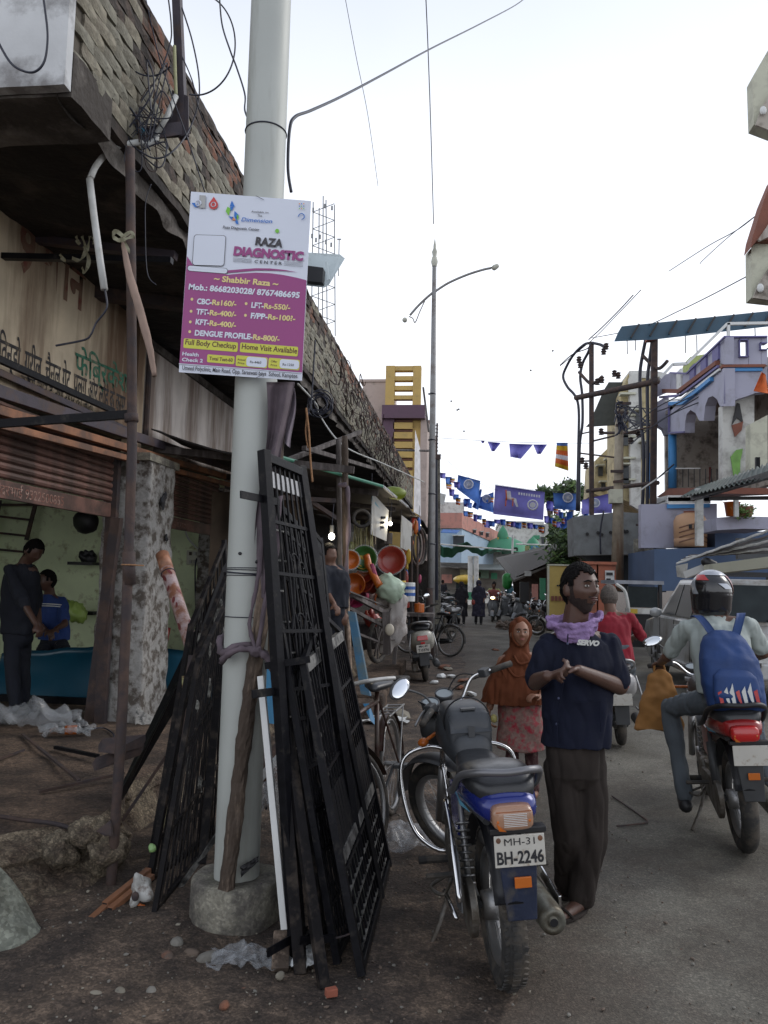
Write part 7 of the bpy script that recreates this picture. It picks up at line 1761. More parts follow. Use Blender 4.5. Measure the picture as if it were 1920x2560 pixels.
# shop row at the far end
sr=thing('far_shop_row','row of low shops under grey tin awnings at the far left end','shops',P(1160,1500,48))
fbox(sr,mat('dim_shop_wall',(.17,.15,.13),.9,var=.3,scale=2),'wall',1098,1408,1262,1478,48,2)
for (x0,x1,y,m) in ((1098,1170,1408,m_soff),(1178,1260,1412,mat('grey_tin',(.17,.19,.19),.6))):b=MB();b.prism([P(x0,y,48),P(x1,y+2,48),P(x1+4,y+14,46),P(x0,y+12,46)],(0,0,.06));b.build('tin_awning',m,sr)
for i,(x0,x1,y0,y1,m) in enumerate(((1104,1130,1436,1458,m_pinkb),(1150,1170,1424,1440,mat('cream_board',(.42,.38,.22),.7)),(1195,1222,1424,1446,mat('dull_green_board',(.15,.22,.16),.7)),(1228,1243,1432,1448,m_greenp),(1190,1202,1430,1442,m_pinkb))):fbox(sr,m,'signboard',x0,y0,x1,y1,47.5,.1)
for x in (1176,1190):b=MB();b.tube([P(x,1390,42),P(x,1480,42)],.14,8);tag(b.build('white_pillar',m_whiteb),('left' if x < 1180 else 'right')+' one of two pale pillars under the green canopy','pillar')
# dark timber sheds right of centre
sh=thing('timber_shed','dark brown shed row with long sloping sheet roof right of the street','shed',P(1340,1530,30))
m_shed=mat('dark_shed_boards',(.075,.05,.043),.9,var=.4,scale=3,bump=.4,dirt=(.14,.10,.09),damt=.3,dscale=2)
b=MB();b.prism([P(1280,1446,32),P(1450,1372,25.4),G(1450,1560),G(1290,1520)],(.3,.5,0));b.build('front_wall',m_shed,sh)
b=MB();b.prism([P(1285,1455,31),P(1565,1332,24),P(1440,1352,34),P(1240,1398,42)],(0,0,.08));b.build('sheet_roof',mat('grey_brown_sheet_roof',(.065,.06,.052),.8,var=.2),sh)
for i,(x0,x1,y0,y1,m) in enumerate(((1312,1328,1428,1440,m_brd),(1330,1345,1460,1500,m_pinkb),(1350,1364,1445,1500,m_greenp),(1340,1372,1490,1530,m_woodg),(1300,1322,1455,1505,m_blk))):
    fbox(sh,m,'board',x0,y0,x1,y1,27.2+.2*i,.15)
b=MB();b.cap(P(1268,1445,33),P(1268,1462,33),.22,.20);tag(b.build('green_bin',mat('bright_green_bin',(.015,.2,.035),.5),smooth=True),'bright green drum lamp hung by the shed end','drum')
b=MB();b.sheet(lambda u,v:P(1255+40*u,1444+12*v+3*math.sin(u*7),33+v),8,3,(0,0,.03));tag(b.build('dark_umbrella',m_dksoff),'dark sagging cloth shade by the shed end','shade')
# flags -------------------------------------------------------------
FL='flags strung over the far street'
m_fbl=mat('blue_flag',(.08,.20,.56),.85,var=.12,scale=3,bump=.1);m_fvi=mat('violet_flag',(.20,.19,.54),.85,var=.12,scale=2,bump=.1)
m_fwh=mat('white_flag_print',(.55,.57,.62),.85);m_fye=mat('yellow_flag',(.60,.40,.03),.85);m_for=mat('orange_flag',(.55,.12,.03),.85)
def flag(poly,Y,m,lab,wheel_=None,stripes=None,grp=FL):
    t=thing('flag',lab,'flag',P(*poly[0],Y),group=grp)
    def at(u,v):
        a=Vector(poly[0]).lerp(Vector(poly[1]),u);c=Vector(poly[3]).lerp(Vector(poly[2]),u);q=a.lerp(c,v);return P(q.x,q.y,Y+.25*math.sin(u*5+Y)*(.4+v)+.1*math.sin(v*6))
    b=MB();b.sheet(at,10,8,(0,.02,0));b.build('cloth',m,t,smooth=True)
    if wheel_:
        u,v,r=wheel_;c=at(u,v)+V(0,-.30,0);b=MB();b.torus(c,r,r*.12,(0,1,0),n=20,m=4)
        for k in range(8):b.bar(c-V(math.cos(k*math.pi/8),0,math.sin(k*math.pi/8))*r,c+V(math.cos(k*math.pi/8),0,math.sin(k*math.pi/8))*r,r*.06)
        b.build('wheel_emblem',m_fwh,t)
        b=MB();b.lathe([(0,0),(r*.95,0)],c+V(0,.06,0),(0,-1,0),20);b.build('emblem_disc',mat('pale_blue_disc',(.22,.28,.45),.85),t)
    if stripes:
        for k,(v0,v1,mm_) in enumerate(stripes):
            b=MB();b.grid(lambda u,v:at(u,v0+(v1-v0)*v)+V(0,-.03,0),10,2);b.build('stripe',mm_,t)
    return t,at
flag([(1145,1187),(1201,1202),(1196,1262),(1142,1222)],38,m_fbl,'blue flag with white wheel highest on the left of the flag string',(.5,.38,.22))
flag([(1201,1222),(1205,1224),(1196,1275),(1180,1268)],38,m_fbl,'narrow blue flag folded beside the high wheel flag')
flag([(1200,1243),(1234,1230),(1234,1282),(1195,1270)],38.5,m_fbl,'blue flag with white wheel just left of the big banner',(.5,.3,.20))
t_,at_=flag([(1238,1212),(1362,1230),(1358,1300),(1233,1285)],37,m_fvi,'big violet blue banner with chair figure and medallion at the centre',None)
b=MB();q=at_(.33,.35)+V(0,-.42,0)
b.prism([q+V(-.26,0,.25),q+V(-.05,0,.25),q+V(.0,0,-.05),q+V(.22,0,-.1),q+V(.33,0,-.5),q+V(.24,0,-.5),q+V(.1,0,-.2),q+V(-.22,0,-.15)],(0,-.02,0));b.build('seated_figure_print',m_fwh,t_)
for dx in (-.25,.08):b=MB();b.bar(q+V(dx,-.03,-.1),q+V(dx-.02,-.03,-.48),.05,.01);b.build('chair_print',m_for,t_)
b=MB();b.bar(q+V(-.26,-.03,.3),q+V(-.22,-.03,-.2),.06,.01);b.bar(q+V(-.26,-.03,-.12),q+V(.12,-.03,-.14),.08,.01);b.build('chair_print',m_for,t_)
c=at_(.76,.55)+V(0,-.42,0);b=MB();b.torus(c,.22,.04,(0,1,0),n=20,m=4);b.lathe([(0,0),(.14,0)],c,(0,-1,0),16);b.build('medallion_print',m_fwh,t_)
for k in range(9):b=MB();b.box(at_(.48+.05*k,.22)+V(0,-.42,0),(.07,.01,.12));b.build('lettering_mark',m_fwh,t_)
flag([(1383,1232),(1440,1234),(1440,1276),(1386,1272)],37,m_fbl,'blue flag with white wheel right of the big banner',(.6,.3,.22))
flag([(1416,1280),(1432,1278),(1430,1330),(1416,1330)],37,m_fbl,'narrow blue hanging flag by the grey concrete box',(.5,.6,.10))
flag([(1455,1250),(1530,1232),(1530,1282),(1455,1285)],30,m_fvi,'violet flag seen behind the rusty poles',(.4,.4,.16))
flag([(1367,1252),(1384,1254),(1384,1278),(1366,1276)],38,m_fvi,'small violet flag between the big banner and the wheel flag')
st3=[(0,.2,m_fbl),(.2,.38,m_fye),(.38,.55,m_for),(.55,.72,m_fwh),(.72,1,m_for)]
flag([(1392,1107),(1419,1107),(1421,1177),(1387,1166)],30,m_for,'striped red yellow and white flag hanging alone high on the right',None,[(0,.12,m_fbl),(.12,.3,m_fye),(.3,.48,m_for),(.48,.65,m_fwh),(.65,.85,m_for),(.85,1,m_fye)])
flag([(1219,1104),(1252,1107),(1236,1128),(1229,1128)],30,m_fvi,'small violet pennant on the high string')
flag([(1202,1102),(1212,1102),(1209,1108),(1205,1108)],30,m_fvi,'tiny dark pennant at the left of the high string')
flag([(1273,1109),(1333,1111),(1302,1147),(1276,1142)],30,m_fvi,'large ragged violet pennant on the high string')
flag([(1333,1111),(1368,1111),(1352,1135),(1343,1135)],30,m_fvi,'right hand flap of the ragged violet pennant')
n_f=0
for (x0,y0,x1,y1,n) in ((1102,1176,1150,1210,4),(1118,1205,1150,1250,4),(1160,1238,1175,1250,1),(1158,1248,1180,1262,2),(1160,1275,1235,1305,7),(1235,1295,1360,1315,9),(1362,1285,1412,1310,5),(1210,1232,1232,1248,2),(1385,1265,1420,1300,5),(1455,1262,1470,1290,2)):
    cl_={4:' on the slanting string near the lamp post',7:' in the row over the pink building',9:' in the row under the big banner',5:' in the row right of the big banner'}.get(n,' in the small cluster beside the wheel flags');cl_=' high up by the lamp post' if y0 < 1180 else cl_
    for k in range(n):
        f=(k+.5)/n;x=x0+(x1-x0)*f+rnd(-2,2);y=y0+(y1-y0)*f+rnd(-3,3);w_=rnd(5,9);h_=rnd(12,20);Y=38+rnd(-1,1)
        q=[(x-w_,y),(x+w_,y+1),(x+w_*.8,y+h_),(x-w_*.8,y+h_-2)]
        kind=(k+n_f) % 3
        flag(q,Y,(m_fvi,m_for,m_fbl)[kind],('small violet bunting flag','small yellow and orange striped bunting flag','small blue bunting flag')[kind]+cl_,None,st3 if kind == 1 else None,grp='small bunting flags over the far street');n_f += 1
for (a,c,m_,lab) in ((P(1085,1120,34),P(1245,1226,37),1.0,'left string carrying flags up to the lamp post'),(P(1235,1210,37),P(1470,1232,33),.3,'string carrying the big banner'),(P(1100,1095,30),P(1480,1108,28),.2,'high string of pennants')):
    pts=[a.lerp(c,i/10)-V(0,0,m_*math.sin(math.pi*i/10)*.3) for i in range(11)];b=MB();b.tube(pts,.008,4);tag(b.build('flag_string',m_wire),lab,'string')
# trees ---------------------------------------------------------------
m_leaf=[mat('leaf_green',(.045,.085,.022),.7,var=.4,bump=0),mat('leaf_green_light',(.09,.15,.035),.7,var=.3,bump=0),mat('leaf_green_dark',(.022,.045,.015),.7,var=.3,bump=0)]
m_bark=mat('bark',(.09,.07,.055),.95,bump=.5)
def tree(base,top,rad,n,lab,leaf=.22,hgt=None):
    base=V(top.x,top.y,0);t=thing('tree',lab,'tree',base)
    b=MB();b.tube([V(base.x,base.y,0),V(base.x+.1,base.y,top.z*.5),top],[.16,.12,.05],8)
    for k in range(7):a=rnd(0,6.3);q=top+V(math.cos(a)*rad.x*.7,math.sin(a)*rad.y*.7,rnd(-.6,.7)*rad.z);b.tube([V(base.x,base.y,top.z*rnd(.5,.8)),top.lerp(q,.5),q],[.06,.04,.015],5)
    b.build('trunk',m_bark,t)
    cl=[top+V(rnd(-1,1)*rad.x,rnd(-1,1)*rad.y,rnd(-1,1)*rad.z)*.8 for _ in range(16)]
    b=MB()
    for i in range(n):
        c=random.choice(cl);q=c+V(random.gauss(0,.25)*rad.x,random.gauss(0,.25)*rad.y,random.gauss(0,.22)*rad.z)
        d=V(rnd(-1,1),rnd(-1,1),rnd(-1,1)).normalized();e=d.orthogonal().normalized();s=leaf*rnd(.6,1.2);b.m=random.choice((0,0,1,2))
        b.add([q-d*s,q+e*s*.4,q+d*s,q-e*s*.4],[(0,1,2,3)])
    b.build('crown',m_leaf,t);return t
tree(V(5.0,52,0),P(1418,1335,52),V(1.0,1.2,1.3),3000,'bushy green tree behind the grey concrete box')
tree(V(4.2,55,0),P(1430,1225,56),V(1.0,1,.7),700,'thin topped tree peeking above the flags',.26)
tree(V(2.6,50,0),P(1382,1398,44),V(1.0,.8,.6),2200,'low leafy tree above the shed roof',.18)
tree(V(3.5,58,0),P(1375,1240,60),V(.9,1,.8),500,'sparse tree top left of the thin tree',.3)
tree(V(3.5,27,0),P(1430,1380,27),V(.9,.5,.7),1500,'leafy branch hanging beside the concrete box',.12)
# ================================================================== right side of the street
def Z(x,y):return (1400+x/3.16,740+y/3.16)
def zx(pts,X):return [AX(*Z(*p),X) for p in pts]
def zy(pts,Y):return [P(*Z(*p),Y) for p in pts]
def pm(pts,th,m,nm,par,bev=0):b=MB();b.prism(pts,th);return b.build(nm,m,par,bevel=bev)
def br(a,c,w_,m,nm,par,h=None,up=None):b=MB();b.bar(a,c,w_,h or w_,up);return b.build(nm,m,par)
m_lavw=mat('lavender_wall',(.37,.37,.46),.8,var=.08,scale=2,bump=.15,dirt=(.29,.29,.34),damt=.2)
m_vio=mat('violet_trim',(.15,.14,.30),.7,var=.08)
m_sky=mat('sky_blue_paint',(.06,.25,.55),.6,var=.06)
m_rdb=mat('terracotta_ledge',(.20,.075,.05),.8,var=.15)
m_bge=mat('dim_beige_wall',(.42,.38,.33),.9,var=.15,scale=1.5,dirt=(.15,.13,.11),damt=.3)
m_slate=mat('slate_blue_wall',(.075,.115,.20),.85,var=.12,scale=2,bump=.15)
m_cream=mat('cream_render',(.50,.50,.40),.85,var=.08,scale=2,dirt=(.34,.33,.27),damt=.25)
hs=thing('lavender_house','lavender two storey house with scalloped balcony arches and sky blue column','house',V(6.5,20,0))
arch=[(860,840),(1000,830),(1290,570),(1290,870),(1262,868),(1240,815),(1205,790),(1170,805),(1146,870),(1135,985),(1100,985),(1070,925),(1030,900),(1000,935),(988,1000),(985,1080),(860,1095)]
pm(zx(arch,5.5),(.25,0,0),m_lavw,'arched_fascia',hs)
pm(zx([(870,612),(1000,618),(1300,325),(1300,540),(1240,530),(940,750),(870,745)],5.52),(.2,0,0),m_lavw,'roof_parapet',hs)
pm(zy([(762,840),(860,780),(860,1095),(835,1095),(815,1050),(762,1015)],22.5),(0,.25,0),m_lavw,'arched_fascia',hs)
pm(zy([(762,660),(870,605),(870,745),(762,790)],22.5),(0,.25,0),m_lavw,'roof_parapet',hs)
pm(zy([(1300,560),(1640,560),(1640,755),(1545,765),(1480,790),(1400,815),(1335,850),(1300,860)],17.5),(0,.25,0),m_lavw,'arched_fascia',hs)
for (x0,y0,x1,y1) in ((1300,322,1422,545),(1422,322,1488,345),(1422,475,1488,545),(1488,322,1590,545),(1590,322,1640,370),(1590,420,1640,545)):qbox(Z(x0,y0),Z(x1,y1),17.5,.2,m_lavw,'roof_parapet',hs)
for (x0,y0,x1,y1) in ((1418,340,1426,478),(1484,340,1492,478),(1418,340,1492,347),(1418,472,1492,480),(1584,364,1640,372),(1584,418,1640,424),(1584,364,1591,424),(1296,322,1304,850),(1300,316,1640,323)):qbox(Z(x0,y0),Z(x1,y1),17.42,.1,m_vio,'violet_trim',hs)
qbox(Z(1285,540),Z(1625,560),17.4,.4,m_rdb,'terracotta_ledge',hs);qbox(Z(1310,562),Z(1600,590),17.44,.1,m_sky,'blue_band',hs)
for (a,c,w_,m) in (((820,750),(945,752),.14,m_rdb),((940,755),(1245,528),.13,m_rdb),((790,800),(950,785),.08,m_vio),((950,785),(1250,556),.07,m_vio),((830,830),(960,815),.06,m_wpaint),((960,815),(1262,580),.06,m_wpaint),((870,850),(975,842),.12,m_sky),((975,842),(1200,655),.12,m_sky),((860,850),(860,1085),.06,m_vio),((862,1080),(980,1074),.05,m_vio),((870,606),(1000,612),.05,m_vio),((1000,612),(1305,320),.05,m_vio)):
    a,c=zx([a,c],5.46);br(a,c,w_*.8,m,'moulding',hs)
for (x,y) in ((945,675),(1050,610),(1140,535),(1235,455)):
    q=zx([(x,y)],5.50)[0];b=MB();b.box(q,(.06,.42,.38 if x > 1000 else .6));b.build('parapet_opening',m_wpaint if x < 1000 else m_vio,hs)
for y_,X_ in ((22.1,5.62),(23.6,5.0)):b=MB();a=P(*Z(888,1095),y_) if y_ < 23 else P(*Z(712,1240),y_);c=P(*Z(888,1520),y_) if y_ < 23 else P(*Z(712,1600),y_);b.tube([a,c],.115 if y_ < 23 else .04,16);b.build('blue_column',m_sky,hs,smooth=True)
pm([V(7.1,17.8,4.1),V(7.1,23,4.1),V(7.1,23,7.2),V(7.1,17.8,7.2)],(.2,0,0),m_bge,'recess_wall',hs)
pm([V(5.6,22.9,4.1),V(7.2,22.9,4.1),V(7.2,22.9,6.6),V(5.6,22.9,6.6)],(0,.2,0),m_bge,'recess_wall',hs)
pm([V(5.5,17.6,6.5),V(5.5,22.6,6.5),V(7.2,22.6,6.5),V(7.2,17.6,6.5)],(0,0,.1),m_bge,'balcony_ceiling',hs)
for (pts,m,nm) in (([(970,1228),(1108,1225),(1108,1500),(970,1490)],m_win,'window'),([(1148,1190),(1185,1170),(1185,1500),(1148,1500)],m_rdb,'door')):pm(zx(pts,7.05),(.05,0,0),m,nm,hs)
pm(zx([(1112,1360),(1190,1350),(1180,1500),(1150,1500)],6.8),(.03,.05,0),m_lensr if 0 else mat('red_cloth',(.18,.02,.02),.9),'hung_cloth',hs)
pm(zy([(1285,860),(1535,780),(1535,1450),(1285,1500)],18.0),(0,.3,0),m_whiteb,'corner_wall',hs)
for (pts,m) in (([(1358,1020),(1400,845),(1420,850),(1448,1000),(1400,960)],m_blk),([(1358,1020),(1448,990),(1436,1060),(1385,1112)],m_rdb),([(1350,1270),(1395,1215),(1445,1205),(1440,1240),(1425,1300),(1422,1420),(1375,1425)],mat('lime_green_print',(.20,.40,.10),.7))):pm(zy(pts,17.95),(0,.04,0),m,'wall_ornament',hs)
pm(zy([(1505,1010),(1640,940),(1640,1370),(1505,1370)],17.0),(0,.3,0),m_cream,'side_wall',hs)
pm(zx([(760,1590),(860,1520),(1180,1512),(1180,1560),(860,1580)],5.3),(1.6,0,0),m_rdb,'balcony_floor',hs)
for k in range(3):br(*zx([(760,1615+25*k),(850,1592+16*k)],5.3),.10,m_wpaint,'step_moulding',hs);br(*zy([(850,1592+16*k),(1185,1590+16*k)],19.5),.10,m_wpaint,'step_moulding',hs)
pm(zy([(640,1645),(1240,1640),(1240,1990),(640,1990)],19.6),(0,.3,0),m_lavw,'lower_wall',hs);pm(zy([(848,1645),(1185,1640),(1185,1670),(848,1678)],19.5),(0,.05,0),m_sky,'blue_band',hs)
pm(zy([(745,2000),(1230,1985),(1230,2330),(745,2330)],18.6),(0,3,0),m_slate,'ground_wall',hs)
pm(zy([(1225,1860),(1700,1860),(1700,2400),(1225,2400)],18.9),(0,3,0),m_slate,'ground_wall',hs)
pm(zy([(1230,1752),(1400,1740),(1660,1745),(1660,1842),(1450,1838),(1240,1850)],17.2),(0,1.5,0),m_lavw,'sunshade_slab',hs)
for k in range(9):br(*zy([(925+45*k,1365),(925+45*k,1510)],21.6-.3*k),.02,m_blk,'railing_bar',hs)
br(*zy([(915,1362),(1110,1362)],21),.03,m_wpaint,'handrail',hs);br(*zy([(640,1530),(855,1380)],22),.04,m_wpaint,'handrail',hs)
# roof railing and blue canopy
rf=thing('roof_canopy','long dark blue sheet canopy raised over the lavender house roof','canopy',V(7,21,7))
m_brf=mat('dark_blue_sheet',(.028,.075,.12),.5,var=.15,scale=3,bump=.1)
pm(zy([(430,360),(460,290),(490,240),(1660,118),(1660,240),(740,345)],21),(0,.05,.02),m_brf,'sheet',rf)
for k in range(8):x=560+150*k;br(*zy([(x,345-.10*(x-430)),(x+65,235-.10*(x-430))],20.9),.05,m_blk,'rib',rf)
for k,(x,y0,y1) in enumerate(((530,350,460),(595,345,430),(990,315,450),(1080,310,445),(1540,255,320))):br(*zy([(x,y0),(x+2,y1)],21),.02,m_blk,'hanging_rod',rf)
for a,c in (((790,650),(890,540)),((890,540),(1000,535)),((1000,535),(1320,220)),((1320,220),(1640,215)),((1330,215),(1330,320))):br(*zy([a,c],20),.07,m_wpaint,'railing',rf)
pm(zy([(1000,530),(1030,480),(1140,460),(1110,570),(1000,600)],26),(0,.5,0),mat('lime_wall',(.36,.42,.16),.8),'stair_room',rf)
# concrete box
cb=thing('concrete_overhang','bare grey concrete upper storey box over dark shops right of the street','building',V(4,24,0))
m_gcon=mat('smooth_grey_concrete',(.22,.235,.24),.9,var=.10,scale=1.5,bump=.2,dirt=(.14,.145,.145),damt=.3,dscale=1.2)
pm(zy([(105,1745),(480,1705),(480,2042),(115,2050)],23.2),(0,1.5,0),m_gcon,'left_face',cb);pm(zy([(483,1705),(835,1730),(838,2020),(600,2045),(483,2042)],23.25),(0,1.5,0),m_gcon,'right_face',cb)
pm(zy([(120,2050),(840,2030),(840,2340),(480,2340),(180,2070)],24.0),(0,.5,0),m_win,'dark_shop_front',cb)
for (x,y) in ((300,1870),(330,1885),(215,1880),(400,1868),(505,1858),(530,1860),(690,1870)):b=MB();b.tube([P(*Z(x,y),23.15),P(*Z(x,y),23.25)],.05,8);b.build('tie_hole',m_blk,cb)
# tank
tk=thing('water_tank','tan ribbed plastic water tank with chevron ribs on the blue wall','water tank',P(*Z(1030,1980),19))
m_tan=mat('tan_tank_plastic',(.46,.27,.15),.5,var=.06,bump=.05)
q0=P(*Z(1030,1985),19.2);kk=19.2/FPX/3.16
b=MB();b.lathe([(0,0),(118*kk,0),(120*kk,60*kk),(116*kk,66*kk),(120*kk,72*kk),(120*kk,200*kk),(100*kk,240*kk),(50*kk,262*kk),(0,264*kk)],q0,n=36);b.build('tank',m_tan,tk,smooth=True)
for k in range(4):
    for s_ in (-1,1):
        pts=[]
        for i in range(7):a=s_*i*.16;pts.append(q0+V(math.sin(a)*121*kk,-math.cos(a)*121*kk,(35+36*k+(6-i)*5)*kk))
        b=MB();b.tube(pts,.018,5);b.build('chevron_rib',mat('brown_rib',(.24,.13,.08),.6),tk)
b=MB();b.lathe([(45*kk,258*kk),(48*kk,275*kk),(0,280*kk)],q0,n=20);b.build('lid',m_rdb,tk)
for k in range(4):b=MB();b.box(q0+V(-.10+.12*k,-121*kk,150*kk),(.07,.02,.10));b.build('lettering_mark',m_blk,tk)
# yellow building
yb=thing('cream_yellow_building','tall stained cream yellow building behind the rusty electric poles','building',V(6.5,32,0))
m_cy=mat('cream_yellow_wall',(.52,.44,.25),.85,var=.1,scale=1.2,dirt=(.30,.25,.15),damt=.3)
pm(zy([(480,770),(550,598),(720,598),(720,1700),(480,1600)],30),(0,3,0),m_cy,'front_wall',yb);pm(zy([(550,590),(720,590),(800,600),(860,620),(720,650),(550,640)],29.9),(0,2,0),m_whiteb,'roof_band',yb)
pm(zy([(550,640),(640,600),(640,1700),(560,1650)],29.6),(0,.3,0),m_whiteb,'pale_pilaster',yb)
pm(zy([(265,1560),(280,1300),(390,1190),(425,1215),(480,1100),(480,1650)],34),(0,3,0),m_cy,'lower_wall',yb)
pm(zy([(205,1032),(235,1000),(345,745),(385,680),(500,680),(492,1015)],31),(0,.1,0),mat('dark_roof_sheet',(.05,.055,.05),.7),'roof_sheet',yb)
for (x0,y0,x1,y1) in ((495,1330,545,1480),(500,860,535,990),(500,1070,540,1180),(305,1340,340,1420),(370,1290,400,1400),(600,900,640,1010),(650,1150,690,1280),(330,1470,360,1540)):f_=qbox(Z(x0,y0),Z(x1,y1),29.5 if x0 > 450 else 33.8,.2,m_win,'window',yb);qbox(Z(x0-12,y0-14),Z(x1+14,y0-2),(29.4 if x0 > 450 else 33.7)-.3,.5,m_cream,'ledge',yb)
for k in range(5):qbox(Z(480,760+170*k),Z(600,775+170*k),29.5,.4,m_cream,'floor_band',yb)
# rusty electric poles ---------------------------------------------------
hf=thing('electric_poles','pair of tall rusty steel electric poles joined by crossarms with insulators','electric poles',V(4.2,23,0))
YL,YR=24.6,22.2
for (x0,y0,x1,y1,Y,r) in ((248,365,250,2250,YL,.085),(747,230,730,2300,YR,.10)):br(P(*Z(x0,y0),Y),P(*Z(x1,y1),Y),r*1.6,m_rust,'pole',hf)
def tz(pts,r,nm='cable',m=m_wire,Y=None,par=None):b=MB();b.tube(wire([P(*Z(x,y),(Y or (YL+(YR-YL)*(x-250)/490))) for x,y in pts],0,5),r,6);return b.build(nm,m,par or hf,smooth=True)
for (a,c,w_) in (((125,805),(775,672),.15),((215,1540),(775,1475),.11),((330,1082),(600,1080),.08),((160,1242),(430,1275),.05),((165,1305),(245,1303),.05),((160,1090),(245,1072),.04),((265,1145),(770,1020),.05),((605,1808),(760,1812),.06)):tz([a,c],w_*.6,'crossarm',m_rust)
for s_ in ((745,240),(700,240)):tz([s_,(650,480),(632,640),(640,980),(660,1200),(655,1600),(630,1900)] if s_[0] == 700 else [s_,(712,480),(690,700),(695,1100),(690,1500),(690,1850)],.05)
tz([(245,370),(190,385),(110,460),(50,560),(25,640),(60,720),(120,790),(148,900),(145,1200),(135,1700)],.045);tz([(245,370),(225,440),(180,530),(160,640),(175,780),(178,1000),(155,1200),(150,1700)],.045);tz([(250,370),(320,385),(362,412)],.05)
tz([(150,600),(225,682),(265,690),(335,635)],.05,'stay_bar',m_rust);tz([(652,470),(730,545),(785,572),(850,512)],.05,'stay_bar',m_rust)
tz([(760,1450),(900,1330)],.02);tz([(345,1700),(320,1850),(322,2040)],.025,Y=22.9)
pm(zy([(690,345),(700,265),(745,228),(768,240),(765,340)],YR-.2),(0,.3,0),mat('peeling_red_paint',(.26,.07,.045),.8,var=.3),'red_pole_top',hf)
for (x,y) in ((150,530),(160,570),(365,425),(295,705),(330,690),(345,465),(325,1100),(205,1370),(175,1330),(620,1120),(560,1170),(430,640),(460,655),(1335,600),(1340,645)):b=MB();q=P(*Z(x,y),23);b.lathe([(0,0),(.08,.02),(.05,.06),(.09,.1),(.05,.14),(.08,.18),(0,.22)],q,n=10);b.build('insulator',m_rust,hf)
for i in range(10):tz([(rnd(440,520),rnd(820,1100)),(rnd(560,640),rnd(850,1050)),(rnd(700,760),rnd(880,1060))],.018)
for (x,w_) in ((627,36),(690,36)):b=MB();b.tube([P(*Z(x,1920),22.0),P(*Z(x,2300),22.0)],.16,12);b.build('grey_duct',m_conc,hf,smooth=True)
c2=thing('service_pole','slim beige concrete service pole with cream junction box before the concrete building','pole',P(*Z(440,2300),21.5))
b=MB();b.tube([P(*Z(470,880),21.5),P(*Z(462,1500),21.5),P(*Z(452,2330),21.5)],[.11,.13,.18],10);b.build('shaft',mat('beige_concrete',(.30,.26,.20),.9,var=.2,dirt=(.20,.12,.07),damt=.3,streak=True),c2,smooth=True)
qbox(Z(397,1525),Z(497,1635),21.2,.3,m_cream,'junction_box',c2)
for k in range(16):b=MB();x,y=rnd(430,540),rnd(860,1110);b.tube(wire([P(*Z(466,850+16*k),21.3),P(*Z(x,y),21.2),P(*Z(x+rnd(-60,60),y+rnd(-30,60)),21.2)],0,4),.022,5);b.build('drop_wire',m_wire,c2)
for (a,c) in (((400,1385),(500,1385)),((420,1470),(500,1460)),((440,850),(560,848)),((450,920),(540,925)),((440,1020),(530,1030))):br(P(*Z(*a),21.3),P(*Z(*c),21.3),.07,m_rust,'crossarm',c2)
for i,pts in enumerate(([(225,345),(330,250),(470,110),(580,-10)],[(0,548),(100,460),(215,415),(245,370)],[(770,910),(900,860),(1330,640),(1660,400)],[(765,1000),(950,900),(1250,780),(1580,640)],[(560,1170),(760,1010),(1330,650)],[(640,980),(800,860),(1330,600)])):
    b=MB();b.tube(wire([P(*Z(x,y),21.5-.002*x) for x,y in pts],0),.016,5);tag(b.build('service_line',m_wire),('line rising right from the left rusty pole','line leaving the left rusty pole towards the street','upper line crossing the lavender balcony','line crossing the middle of the lavender balcony','line fanning from the beige service pole','line crossing in front of the balcony arches')[i],'cable')
# saffron pennant on the house
b=MB();b.sheet(lambda u,v:P(*Z(1610-20*v+(u-.5)*(30+90*v),600+150*v+20*u),16.5+.05*math.sin(u*7)),8,6,(0,.02,0));tag(b.build('saffron_pennant',m_for,smooth=True),'saffron pennant hanging in front of the lavender balcony','flag')
# corrugated awning, near right
ca=thing('corrugated_awning','dark corrugated tin awning sloping up to the right edge of the picture','awning',P(*Z(1300,1500),14))
a0,a1,a2,a3=P(*Z(955,1592),16),P(*Z(1080,1520),17),P(*Z(1700,1310),11.5),P(*Z(1700,1420),10.5)
b=MB();b.sheet(lambda u,v:a0.lerp(a3,u).lerp(a1.lerp(a2,u),v)+V(0,0,.02*math.sin(u*130)),180,4,(0,0,.01));b.build('sheet',mat('dark_green_tin',(.05,.07,.062),.6,var=.2),ca)
for (a,c,w_) in ((P(*Z(1050,1600),15.8),P(*Z(1700,1400),10.6),.09),(P(*Z(1190,1600),14.5),P(*Z(1700,1595),12),.06),(P(*Z(1560,1275),12.5),P(*Z(1560,1370),12.5),.06)):br(a,c,w_,m_black,'beam',ca)
br(P(*Z(1098,1520),15.5),P(*Z(1100,1975),15.5),.13,m_pvc,'white_post',ca);br(P(*Z(1390,1600),14),P(*Z(1392,1745),14),.07,m_pvc,'white_post',ca)
for (x,y,w_,h_,m,lab) in ((1360,1710,60,60,m_ob,'orange flower tub on the lavender slab'),(1460,1700,110,80,m_leaf[1],'leafy potted plant on the lavender slab')):
    if m is m_ob:tub(P(*Z(x,y+30),17),.16,.3,m,lab,grp='pots on the lavender slab')
    else:
        t=thing('potted_plant',lab,'plant',P(*Z(x,y+40),17));b=MB();b.lathe([(0,0),(.14,0),(.18,.2),(0,.2)],P(*Z(x,y+40),17),n=14);b.build('pot',m_rdb,t);b=MB()
        for i in range(500):q=P(*Z(x+random.gauss(0,35),y+random.gauss(0,22)),17+rnd(-.2,.2));d=V(rnd(-1,1),rnd(-1,1),rnd(-1,1)).normalized()*.05;e=d.orthogonal().normalized()*.02;b.add([q-d,q+e,q+d,q-e],[(0,1,2,3)])
        b.build('foliage',m_leaf[1],t)
